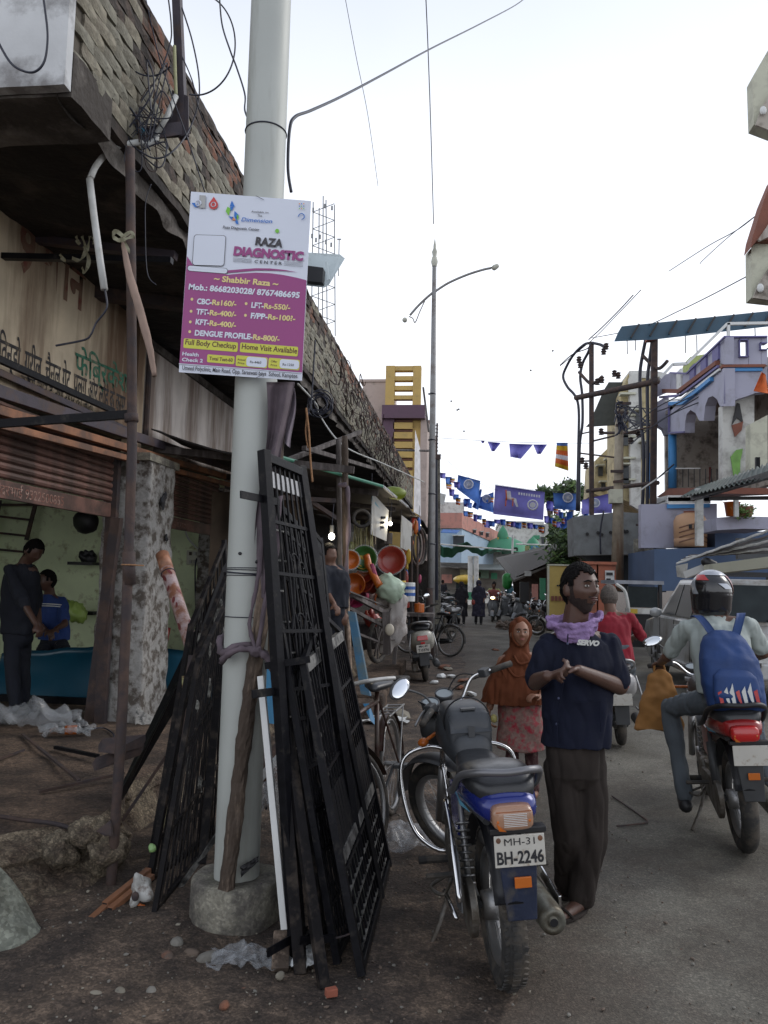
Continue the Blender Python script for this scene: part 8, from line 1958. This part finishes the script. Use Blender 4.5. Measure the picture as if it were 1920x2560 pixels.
# cream building corner at the right edge
ce=thing('cream_corner_building','cream building whose two projecting balconies edge in at the upper right','building',V(5,12,0))
def eb(pts,nm,m=m_cream,Y=12.0,d=.25):return pm([P(x,y,Y) for x,y in pts],(0,d,0),m,nm,ce)
eb([(1881,194),(1886,184),(1935,100),(1935,330),(1885,311)],'upper_balcony');eb([(1903,272),(1935,215),(1935,330),(1890,312)],'soffit',m_bge,11.9,.05)
eb([(1878,620),(1935,560),(1935,750),(1879,744)],'lower_balcony');eb([(1897,708),(1935,650),(1935,752),(1883,744)],'soffit',m_bge,11.9,.05)
eb([(1877,620),(1882,590),(1910,500),(1935,440),(1935,600),(1895,598)],'rusty_roof_tiles',m_rdb,11.85,.3);eb([(1896,598),(1935,540),(1935,585),(1900,602)],'pale_patch',m_pinkw,11.8,.05)
for (x,y) in ((1908,276),(1901,720)):b=MB();b.ell(P(x,y,11.85),(.05,.03,.07));b.build('balcony_lamp',m_wpaint,ce,smooth=True)
# SUV ---------------------------------------------------------------------
sv=thing('parked_suv','dusty silver suv with loaded roof rack facing up the street','car',V(4.1,10.7,0),rz=R(-1))
m_car=mat('dusty_silver_paint',(.42,.43,.43),.35,.2,var=.06,bump=.03,coat=.3,dirt=(.22,.20,.17),damt=.3,dscale=2);m_tint=mat('tinted_glass',(.025,.032,.034),.3,bump=0,spec=.15)
def sl(mb,nm,m,par=sv,**k):return mb.build(nm,m,par,local=True,**k)
prof=[(0,.42),(-.06,.62),(-.02,1.0),(.06,1.12),(3.35,1.10),(4.25,.98),(4.42,.80),(4.45,.45),(4.1,.32),(3.95,.30),(3.9,.5),(3.72,.66),(3.45,.68),(3.2,.62),(3.08,.45),(3.05,.30),(1.25,.30),(1.2,.5),(1.02,.66),(.78,.68),(.52,.62),(.38,.45),(.35,.36)]
b=MB();b.prism([V(-.90,y,z) for y,z in prof],(1.8,0,0));sl(b,'body',m_car,bevel=.04)
b=MB();lo=[(-.87,.04),(.87,.04),(.87,3.35),(-.87,3.35)];hi=[(-.70,.30),(.70,.30),(.70,2.55),(-.70,2.55)]
b.add([(x,y,1.09) for x,y in lo]+[(x,y,1.72) for x,y in hi],[(0,1,5,4),(1,2,6,5),(2,3,7,6),(3,0,4,7),(4,5,6,7),(3,2,1,0)]);sl(b,'cabin',m_car,bevel=.06)
def sp(y,t,e=.012):return V(-.87+.17*t-e,y,1.09+.63*t)
for (ya,yb_,yc,yd) in ((.42,1.15,1.15,.62),(1.22,2.10,2.02,1.22),(2.17,3.02,2.42,2.10)):
    for s_ in (1,-1):b=MB();p_=[sp(ya,.08),sp(yb_,.08),sp(yc,.86),sp(yd,.86)];b.prism([V(q.x*s_,q.y,q.z) for q in p_],(.01*s_,0,0));sl(b,'side_window',m_tint)
b=MB();b.prism([V(-.74,.055,1.16),V(.74,.055,1.16),V(.64,.25,1.64),V(-.64,.25,1.64)],(0,-.015,0));sl(b,'rear_window',m_tint)
b=MB();b.bar(V(-.2,.02,1.18),V(.35,.10,1.34),.02);sl(b,'wiper',m_blk)
for s_ in (-1,1):b=MB();b.prism([V(.66*s_,-.055,.95),V(.88*s_,-.05,.92),V(.89*s_,.10,1.30),V(.80*s_,.06,1.28)],(0,-.02,0));b.prism([V(.905*s_,-.02,.94),V(.905*s_,.16,.98),V(.895*s_,.14,1.25),V(.895*s_,.06,1.28)],(.01*s_,0,0));sl(b,'tail_lamp',m_lensr)
b=MB();b.box((0,-.07,.52),(1.72,.12,.22));sl(b,'bumper',m_car,bevel=.03);b=MB();b.box((0,-.065,.86),(.52,.02,.12));sl(b,'number_plate',m_wpaint)
for y in (.78,3.45):
    for s_ in (-1,1):
        b=MB();b.torus((.82*s_,y,.36),.27,.095,(1,0,0),n=32,m=10,sq=1.1);w_=sl(b,'wheel',m_rubber,smooth=True)
        b=MB();b.lathe([(0,-.03),(.2,-.03),(.22,.0)],(.90*s_,y,.36),(s_,0,0),20);b.build('rim',m_alu,w_,local=True)
        for k in range(5):b=MB();a=k*1.257;b.bar(V(.93*s_,y,.36),V(.93*s_,y+.2*math.cos(a),.36+.2*math.sin(a)),.04,.03,(1,0,0));b.build('rim_spoke',m_alu,w_,local=True)
for y in (1.15,2.05):b=MB();b.box((-.915,y,.98),(.03,.16,.03));sl(b,'door_handle',m_car)
for y in (1.18,2.12,3.1):b=MB();b.box((-.902,y,.76),(.006,.012,.62));sl(b,'door_gap',m_blk)
b=MB();b.box((-.91,2.15,.42),(.10,1.7,.07));sl(b,'running_board',m_alu);b=MB();b.ell((-1.0,2.95,1.15),(.10,.06,.085));sl(b,'door_mirror',m_car,smooth=True)
for y in (.7,2.0):b=MB();b.bar(V(-.75,y,1.80),V(.75,y,1.80),.05);sl(b,'roof_bar',m_blk)
for s_ in (-1,1):b=MB();b.bar(V(.66*s_,.45,1.76),V(.66*s_,2.5,1.76),.04);sl(b,'roof_rail',m_blk)
# awning strips / poles over the suv
ws=thing('white_stall_roof','ribbed white sheet canopy of folded strips reaching in above the suv','canopy',P(1800,1380,10))
for k in range(6):
    a=P(1692+6*k,1412-4*k,10.6);c=P(1935,1325+16*k-3*k*k*.3,9.0)
    b=MB();b.sheet(lambda u,v:a.lerp(c,u)+V(0,.05*v,.022*math.sin(v*3.1)+.004*math.sin(u*40+k)),20,5,(0,0,.008));b.build('strip',m_whiteb if k % 2 == 0 else mat('dark_strip_gap',(.10,.09,.09),.8),ws,smooth=True)
pm([P(1692,1414,10.6),P(1720,1408,10.4),P(1716,1446,10.4),P(1695,1442,10.6)],(0,.05,0),m_whiteb,'end_panel',ws);br(P(1714,1438,10.4),P(1765,1418,10.2),.07,m_wpaint,'roof_box',ws,.09);br(P(1770,1425,10),P(1935,1405,9),.12,m_cream,'beam',ws)
b=MB();b.cap(P(1765,1405,10.1),P(1785,1412,10.1),.06,.05);b.build('black_bundle',m_blk,ws,smooth=True)
qbox((1845,1345),(1935,1400),10.6,.1,m_win,'dark_gap',ws)
# three wheeler
tr=thing('auto_rickshaw','dark canopied three wheeler with yellow reflector standing behind the red shirted rider','auto rickshaw',V(3.0,16,0))
for (x0,y0,x1,y1,Y,d,m,nm) in ((1536,1450,1660,1462,15.8,1.6,mat('grey_canvas_hood',(.26,.27,.30),.8),'hood'),(1570,1466,1645,1520,15.9,.05,m_tint,'rear_window'),(1565,1520,1655,1536,15.8,.1,m_whiteb,'rear_panel'),(1574,1522,1594,1534,15.75,.03,m_yb,'reflector'),(1545,1536,1655,1620,15.9,1.5,m_blk,'body'),(1648,1462,1656,1540,15.85,.1,m_blk,'post')):qbox((x0,y0),(x1,y1),Y,d,m,nm,tr)
b=MB();b.tube(wire([P(1540,1460,15.7),P(1560,1475,15.7),P(1568,1500,15.7),P(1572,1530,15.7)],0),.035,6);b.build('hood_frame',m_whiteb,tr)
for x in (1560,1640):b=MB();b.torus(G(x,1640)+V(0,0,.22),.17,.06,(1,0,0),n=20);b.build('wheel',m_rubber,tr,smooth=True)
# orange cabinets and yellow hoarding
oc=thing('orange_cabinets','two orange steel cabinets pasted with printed notices behind the standing man','cabinet',G(1500,1590))
m_orc=mat('orange_enamel',(.42,.13,.07),.6,var=.1,dirt=(.25,.1,.06),damt=.25)
for (x0,x1) in ((1452,1492),(1496,1540)):qbox((x0,1410),(x1,1600),20,.6,m_orc,'cabinet',oc)
qbox((1450,1403),(1542,1412),19.9,.8,m_orc,'cabinet_top',oc)
for (x0,y0,x1,y1) in ((1463,1424,1488,1510),(1513,1426,1536,1460)):
    n_=qbox((x0,y0),(x1,y1),19.93,.03,m_wpaint,'notice',oc)
    for k in range(5):qbox((x0+3,y0+5+15*k),(x0+(14 if k % 2 else 19),y0+12+15*k),19.9,.01,m_ink,'notice_print',oc) if y0+12+15*k < y1 else None
yh=thing('yellow_hoarding','tall yellow hoarding board standing left of the orange cabinets','hoarding',G(1410,1590))
qbox((1372,1414),(1440,1560),21,.1,mat('mustard_hoarding',(.46,.34,.10),.7,var=.08),'board',yh);qbox((1369,1410),(1442,1415),20.95,.2,m_cream,'rim',yh);qbox((1369,1414),(1373,1560),20.95,.2,m_cream,'rim',yh)
for k in range(5):qbox((1378+9*k,1490),(1385+9*k,1502),20.95,.02,m_rdb,'lettering_mark',yh);qbox((1392+5*k,1462),(1396+5*k,1466),20.95,.02,m_ink,'lettering_mark',yh)
# ================================================================== parked machines and people down the street
mb0=motorbike('black motorcycle parked just beyond the street lamp facing the road',steer=R(30),plate=None,detail=0,bag=False,guard=False,mirror=(-1,1),group='motorcycles parked along the left side',rail_m=m_blk)
place(mb0,G(1128,1600),R(160),ry=R(-6))
for i,(x,y,rz,lab) in enumerate(((1100,1578,150,'motorcycle wedged between the lamp and the row beyond it'),(1118,1540,140,'second dark motorcycle of the left row past the lamp'),(1100,1528,150,'motorcycle at the kerb in front of the far shops'),(1135,1522,130,'motorcycle nearest the walking boy in the left row'),(1400,1585,60,'motorcycle parked under the yellow hoarding'),(1422,1598,40,'motorcycle half hidden by the standing man'))):
    another(mb0,G(x,y),R(rz),lab,'motorcycles parked along the left side' if x < 1300 else 'motorcycles parked by the sheds',ry=R(-6))
m_gsc=mat('grey_scooter_paint',(.16,.17,.18),.35,coat=.3)
sl0=scooter('scooter coming on with its headlamp lit in mid street',m_gsc,0.,None,0,lit=True);place(sl0,G(1236,1556)+V(0,1.2,0),R(176))
sl1=scooter('grey scooter parked second from the shed',m_gsc,R(15),None,0,group='scooters parked by the sheds');place(sl1,G(1282,1552),R(150),ry=R(-8))
another(sl1,G(1312,1560),R(155),'silver scooter parked nearest the dark shed',ry=R(-8));another(sl1,G(1262,1532),R(190),'small scooter far behind the lit scooter')
Mx=Matrix.Translation(G(1236,1556)+V(0,1.2,0)) @ Matrix.Rotation(R(176),4,'Z')
m_sh=[mat('dull_rose_shirt',(.28,.09,.08),.9),mat('lime_shirt',(.30,.36,.12),.9),mat('black_robe',(.012,.011,.016),.9,bump=.2),mat('dark_teal_shirt',(.03,.09,.12),.9),mat('pale_shirt',(.4,.4,.38),.9),mat('orange_shirt',(.42,.12,.05),.9)]
K=dict(hands=((-.28,.90,.98),(.28,.90,.98)),feet=((-.12,.62,.36),(.12,.62,.36)),kn=((-.20,.52,.68),(.20,.52,.68)))
rider('rider of the scooter with the lit headlamp',Mx,m_sh[0],m_blk,m_skin,seat=.77,vox=.022,**K)
rider('pillion passenger in lime behind the rider of the lit scooter',Mx,m_sh[1],m_blk,m_skin,seat=.82,back=-.35,vox=.022,**K)
ar=thing('auto_rickshaw','yellow topped auto rickshaw far up the middle of the street','auto rickshaw',G(1166,1500))
b=MB();b.ell(P(1166,1449,44),(.75,.8,.28),None,20,10);b.build('yellow_hood',m_yb,ar,smooth=True);qbox((1140,1454),(1192,1476),44.2,1.4,m_tint,'windscreen',ar);qbox((1142,1476),(1190,1500),44.1,1.6,m_greenp,'body',ar)
def walker(x,y,h,shirt,tr_,lab,robe=False,face=(0,-1,0),stride=.12,grp=None,hairm=m_hair):
    q=G(x,y);s=h/1.7;w_=lambda a,c,z:q+V(a*s,c*s,z*s)
    J=dict(pelvis=w_(0,0,.95),chest=w_(0,0,1.28),neck=w_(0,0,1.45),head=w_(0,-.01,1.58),shL=w_(.18,0,1.4),shR=w_(-.18,0,1.4),elL=w_(.24,-.02,1.12),elR=w_(-.24,.02,1.12),wrL=w_(.20,-.18,.95),wrR=w_(-.22,-.08,.88),hipL=w_(.09,0,.9),hipR=w_(-.09,0,.9),
             knL=w_(.10,-stride,.5),knR=w_(-.10,stride*.3,.5),anL=w_(.10,-stride*.5,.08),anR=w_(-.10,stride,.09),toeL=w_(.1,-stride*.5-.14,.04),toeR=w_(-.1,stride-.12,.04))
    t=human(lab,J,m_skin,shirt,tr_,vox=.02,face=face,head_s=s,sleeve=1.4,facefeat=False,hands=False,group=grp,hair=None if robe else hairm,shoes=m_blk)
    if robe:
        b=MB();b.ell(w_(0,.015,1.60),(.115*s,.12*s,.15*s));b.loft([(w_(0,0,1.50),.09*s,.1*s),(w_(0,0,1.36),.22*s,.15*s),(w_(0,0,1.0),.25*s,.18*s),(w_(0,0,.6),.25*s,.19*s),(w_(0,0,.32),.27*s,.21*s)],20);b.build('robe',shirt,t,remesh=.02,post=2,disp=.02,dsc=6)
    return t
walker(1196,1562,1.62,mat('navy_robe',(.018,.016,.032),.9,bump=.3,dirt=(.05,.045,.07),damt=.2,dscale=12),m_blk,'woman in dark navy robe and veil walking down the street with a red purse',True)
b=MB();b.ell(P(1183,1506,28.6),(.07,.04,.10));tag(b.build('red_purse',m_rb,smooth=True),'small red purse held by the woman in the navy robe','purse')
walker(1153,1560,1.55,m_sh[2],m_blk,'smaller figure in black veil walking left of the navy robed woman',True)
for (x,y,h,k,lab) in ((1106,1520,1.65,2,'person in black standing at the far shops'),(1120,1512,1.6,2,'second person in black by the far shops'),(1178,1512,1.6,3,'walker far behind the robed women'),(1222,1506,1.6,5,'walker in orange far up the street'),(1252,1508,1.7,0,'walker in rose at the shed end'),(1272,1520,1.65,3,'man in teal near the parked scooters'),(1206,1500,1.6,4,'tiny pale walker in the distance')):
    walker(x,y,h,m_sh[k],m_blk,lab,face=(0,-1 if k % 2 else 1,0),grp='people in the far street')
b=MB()
for i in range(300):q=G(1350,1575)+V(rnd(-1.4,1.2),rnd(-1,1.5),0);stone(b,q+V(0,0,.1*random.random()*2),rnd(.06,.16))
tag(b.build('rubble_heap',m_st[0]),'dark rubble heap by the foot of the shed','rubble',kind='stuff')
for (x,y,w_) in ((1382,877,.25),(1327,926,.2),(1160,1078,.2),(1147,1023,.12),(1128,1003,.15),(1143,1025,.1)):
    t=thing('flying_bird','small dark bird in flight over the street, '+{1382:'highest of all',1327:'below the highest',1160:'just above the flags',1147:'third from the lamp post',1128:'nearest the lamp post',1143:'lowest of the close pair'}[x],'bird',P(x,y,40),group='birds over the street')
    b=MB();q=P(x,y,40);b.ell(q,(.05,.12,.04));b.add([q,q+V(w_,.05,.12),q+V(w_*.6,-.08,.05),q+V(-w_,.05,.10),q+V(-w_*.6,-.08,.04)],[(0,1,2),(0,4,3)]);b.build('body',m_blk,t)
# ================================================================== litter and scrap near the pole
def film(c,a,w_,h_,up,m,lab,nm='plastic_film',seed=1):
    def f(u,v):
        x,y=(u-.5)*w_,(v-.5)*h_;k=nz((u*4+seed,v*4,0),1)+.6*nz((u*9+seed,v*9,2),1)
        e=1+.25*nz((u*3,v*3,seed+7),1.3)
        return Vector(c)+Matrix.Rotation(a,3,'Z') @ V(x*e,y*e,up*(.5+k)*(1-.5*abs(2*u-1)))
    b=MB();b.grid(f,30,24);return tag(b.build(nm,m,smooth=True),lab,'plastic sheet')
film(G(605,2400,.02),.2,.26,.16,.05,m_poly,'crumpled clear plastic bag on the dirt before the footing',seed=1)
film(G(760,2390,.02),.1,.16,.22,.03,mat('printed_white_film',(.50,.52,.52),.4,bump=.3,dirt=(.25,.24,.22),damt=.3,dscale=30),'torn white film under the feet of the gates',seed=4)
film(G(1000,2100,.02),.4,.42,.5,.06,m_poly,'pale crumpled film on the dirt between gates and motorcycle',seed=9)
film(P(668,2010,4.6),.0,.30,.5,.16,m_poly,'clear plastic sheeting heaped behind the white pole',seed=12)
film(G(50,1812,.30),.2,.9,.5,.22,m_poly,'heap of clear plastic film on the workshop floor',seed=20)
film(G(170,1832,.28),.2,.4,.3,.10,m_poly,'smaller clump of clear film beside the grinder',seed=23)
film(G(960,1800,.02),.1,.5,.4,.05,m_wpaint,'white scrap of paper on the dirt behind the bicycle','paper_scrap',seed=31)
b=MB();b.sheet(lambda u,v:G(338+60*u,1812,.27)+V(0,.06*u,.16*v*(1-u)+.03*nz((u*5,v*4,3))),12,8,(0,.003,0));tag(b.build('newspaper',mat('newspaper',(.42,.41,.38),.9,var=.3,scale=40,dirt=(.08,.08,.08),damt=.25,dscale=25)),'crumpled newspaper at the foot of the peeling pillar','paper')
gr=thing('angle_grinder','orange angle grinder with black handle lying on the workshop floor','grinder',G(175,1828,.25))
a,c=G(135,1826,.30),G(222,1824,.30);d=c-a
b=MB();b.tube([a+d*.32,a+d*.66],.038,12);b.build('orange_body',m_ob,gr,smooth=True);b=MB();b.tube([a+d*.66,c],.030,12);b.build('handle',m_blk,gr,smooth=True);b=MB();b.tube([a+d*.12,a+d*.32],.032,10);b.build('gear_head',m_alu,gr,smooth=True)
b=MB();b.torus(a+d*.08,.05,.008,(0,-.3,1),n=20);b.build('guard',m_orange,gr)
cable([c,G(260,1820,.27),G(285,1840,.27),G(268,1870,.27)],.006,'brown lead trailing from the grinder to the scaffold pole')
for (pa,pb,r,m,lab) in ((G(56,1836,.27),G(198,1952,.28),.010,m_rust,'thin iron rod slanting across the workshop floor'),(G(138,1868,.27),G(245,1890,.30),.014,m_black,'short black bar on the workshop floor'),(G(98,1980,.27),G(310,1932,.30),.010,m_rust,'long thin rod by the plinth edge'),
                            (G(-20,1905,.27),G(60,1875,.27),.008,m_rust,'rusty rod end at the left edge of the floor')):
    b=MB();b.bar(pa,pb,r*2,r*1.6);tag(b.build('iron_rod',m),lab,'rod')
b=MB();b.tube(wire([G(-40,2035,.27),G(60,2050,.28),G(140,2060,.27),G(220,2085,.24),G(270,2092,.23)],0),.012,6);tag(b.build('bent_rod',m_rust,smooth=True),'bent rusted rod lying along the broken plinth edge','rod')
pt2=thing('steel_offcut','rust brown angle offcut clamped across the scaffold pole at plinth height','steel plate',P(295,1890,3.9))
for pts in ([P(246,1862,4.0),P(355,1852,4.1),P(355,1868,4.1),P(290,1885,3.95),P(246,1880,3.95)],[P(230,1910,3.9),P(352,1872,4.1),P(350,1888,4.1),P(236,1928,3.9)]):b=MB();b.prism(pts,(.01,.02,.03));b.build('flange',m_rust,pt2)
b=MB();b.prism([P(262,2090,3.75),P(278,2090,3.75),P(276,2050,3.8),P(240,2078,3.8)],(0,.02,0));tag(b.build('rust_flake',m_rust),'bent rusty plate at the plinth corner by the scaffold pole','steel plate')
for i,(pa,pb) in enumerate(((G(222,2305,.03),G(345,2195,.06)),(G(262,2262,.05),G(372,2175,.10)),(G(275,2275,.04),G(380,2190,.08)))):
    t=thing('square_tube',('red oxide square tube lying farthest out on the dirt','red oxide square tube resting on the other two','short red oxide square tube in the middle of the three')[i],'steel tube',pa,group='red oxide tubes at the plinth corner')
    b=MB();b.bar(pa,pb,.032,.026);b.build('tube',m_orange,t,bevel=.002);b=MB();b.bar(pa-(pb-pa).normalized()*.001,pa+V(0,0,0),.024,.018);b.build('open_end',m_blk,t)
for i,(pa,pb,m) in enumerate(((P(640,1985,4.8),P(712,1880,5.0),m_orange),(P(640,2000,4.7),P(712,1905,4.9),m_orange),(P(642,1955,4.8),P(705,1885,4.9),m_wpaint),(P(640,1925,4.9),P(700,1860,5.1),m_rust))):
    b=MB();b.bar(pa,pb,.04,.035);tag(b.build('square_tube',m),('upper copper brown tube seen behind the pole','lower copper brown tube seen behind the pole','white square tube seen behind the pole','topmost brown tube seen behind the pole')[i],'steel tube','tubes behind the white pole')
wc=thing('broken_can','broken white plastic can wedged between the red tubes and the grilles','can',G(350,2230,.1))
b=MB();b.ell((0,0,0),(.06,.05,.075),None,26,18);o=b.build('can',mat('dirty_white_plastic',(.42,.42,.40),.5,bump=.2,dirt=(.15,.12,.1),damt=.3,dscale=20),wc,local=True,smooth=True,disp=.03,dsc=14,fold=.8);o.location=(0,0,.02)
b=MB();b.ell((0,0,0),(.018,.012,.022));o=b.build('mouth',m_rust,wc,local=True,smooth=True);o.location=(.0,-.052,.0)
lump('orange_rag',G(352,2275,.02),(.03,.02,.03),m_ob,'knot of orange and yellow plastic flowers on the dirt','rag',0,20,.03);lump('white_shell',G(336,2308,.015),(.018,.014,.022),m_wpaint,'small white plastic scrap below the orange flowers','scrap',.4,20,.006)
lump('plastic_lemon',G(378,2120,.2),(.02,.02,.022),m_lg,'green yellow scrap lodged in the left grilles','scrap',0,20,.01)
m_cy_=mat('cyan_wrapper',(.10,.42,.52),.4,bump=.2);m_pp=mat('purple_wrapper',(.20,.04,.28),.4,bump=.2)
for i,(x,y,s,m,lab) in enumerate(((240,2393,.022,m_cy_,'torn cyan wrapper on the dirt'),(258,2384,.016,m_cy_,'smaller cyan wrapper beside the torn one'),(330,2352,.016,m_pp,'purple sweet wrapper on the dirt'),(508,2355,.035,m_pp,'x'))[:3]):
    b=MB();b.grid(lambda u,v:G(x,y,.022)+V((u-.5)*s*2,(v-.5)*s,.008*nz((u*4,v*4,i))),8,6);tag(b.build('sweet_wrapper',m),lab,'wrapper','bits of litter on the dirt')
for i,(x,y,s,m,lab) in enumerate(((443,2362,.055,m_st[1],'pale grey stone left of the footing'),(418,2392,.05,m_brick[2],'brown crumbly stone below the pale one'),(520,2395,.06,m_st[1],'rounded grey stone in front of the footing'),(478,2385,.045,m_st[0],'flat dark stone between the brown and rounded ones'),
                             (300,2482,.035,m_st[2],'small pale stone lower left'),(378,2478,.03,m_st[1],'small grey stone right of the pale one'),(240,2488,.035,m_st[2],'yellowish chip farthest lower left'),(97,2465,.03,m_st[1],'little chip by the plaster ramp'),(560,2515,.03,m_brick[2],'reddish stone at the bottom of the dirt'),
                             (700,2440,.03,m_st[2],'small tan stone right of the plank end'),(366,2410,.03,m_st[0],'dark pebble above the lower stones'),(238,2330,.03,m_brick[2],'orange brown crumb by the red tubes'),(130,2265,.05,m_st[1],'tan stone against the plinth foot'))):
    b=MB();stone(b,G(x,y,.02),s,.7);tag(b.build('stone',m,smooth=False,disp=.004,dsc=40,subd=1),lab,'stone','stones on the dirt verge')
b=MB();b.box(G(828,2480,.025),(.045,.028,.028),Matrix.Rotation(.5,3,'Z'));tag(b.build('brick_chip',mat('fresh_red_brick',(.32,.10,.06),.9),disp=.003,bevel=.004),'broken red brick chip in front of the gates','brick chip')
b=MB();b.bar(G(700,2425,.02),P(705,2330,3.35),.07,.025);tag(b.build('plank_piece',m_wood,bevel=.004),'short brown plank standing under the white bar','plank')
for i,(x,y) in enumerate(((1005,1785),(1160,1700),(1180,1735),(1240,1625),(1108,1668),(1120,1672),(1128,1690),(1105,1690),(1085,1705),(1148,1718))):
    b=MB();stone(b,G(x,y,.03),rnd(.07,.14),.35);tag(b.build('litter_scrap',random.choice((m_wpaint,m_st[2],m_brick[2]))),('pale scrap on the dirt behind the saddle','white scrap left of mid road','white scrap below the first','far white scrap on the road','leftmost crumb of the rubble by the scooter','crumb touching the leftmost one','reddish crumb by the scooter wheel','low crumb by the scooter wheel','brick crumb under the scooter','crumb farthest right of the scooter')[i],'litter','scraps on the road')
for (pts,lab) in (([(1530,1990),(1560,2010),(1600,2038),(1618,2055),(1575,2062),(1542,2065)],'bent dry twig lying on the road by the standing man'),):
    b=MB();b.tube(wire([G(x,y,.035) for x,y in pts],0),.006,5);tag(b.build('twig',m_rust),lab,'twig')
b=MB();b.box(V(-1.45,9.4,.12),(.9,.5,.24));tag(b.build('stone_step',m_plinth,bevel=.03,disp=.0),'worn stone step before the household stall','step')
lump('marigold_litter',G(975,1690,.08),(.12,.05,.02),m_yb,'scatter of yellow petals by the stone step','petals',.2,20,.03)
b=MB();b.box(V(-1.35,11.2,.10),(.5,5,.20));tag(b.build('kerb',m_plinth,bevel=.03),kind='structure')

b=MB()
for i in range(240):
    y=2.3+9*random.random()** 1.5;x=rnd(-2.0,.3) if i % 4 else rnd(.3,3.5);q=V(x,y,.012+(heap(x,y) if x < road_edge(y) else .024));b.m=random.choice((0,0,1,2,3));s_=rnd(.004,.012)
    a=rnd(0,6.3);d=V(math.cos(a),math.sin(a),rnd(-.2,.3))*s_;e=V(-math.sin(a),math.cos(a),.2)*s_*rnd(.2,.8);b.add([q-d,q+e,q+d+V(0,0,.004),q-e],[(0,1,2,3)])
tag(b.build('litter_bits',[m_st[2],m_rust,m_woodg,m_brick[2]]),'tiny chips leaves and paper bits scattered over dirt and road','litter',kind='stuff')
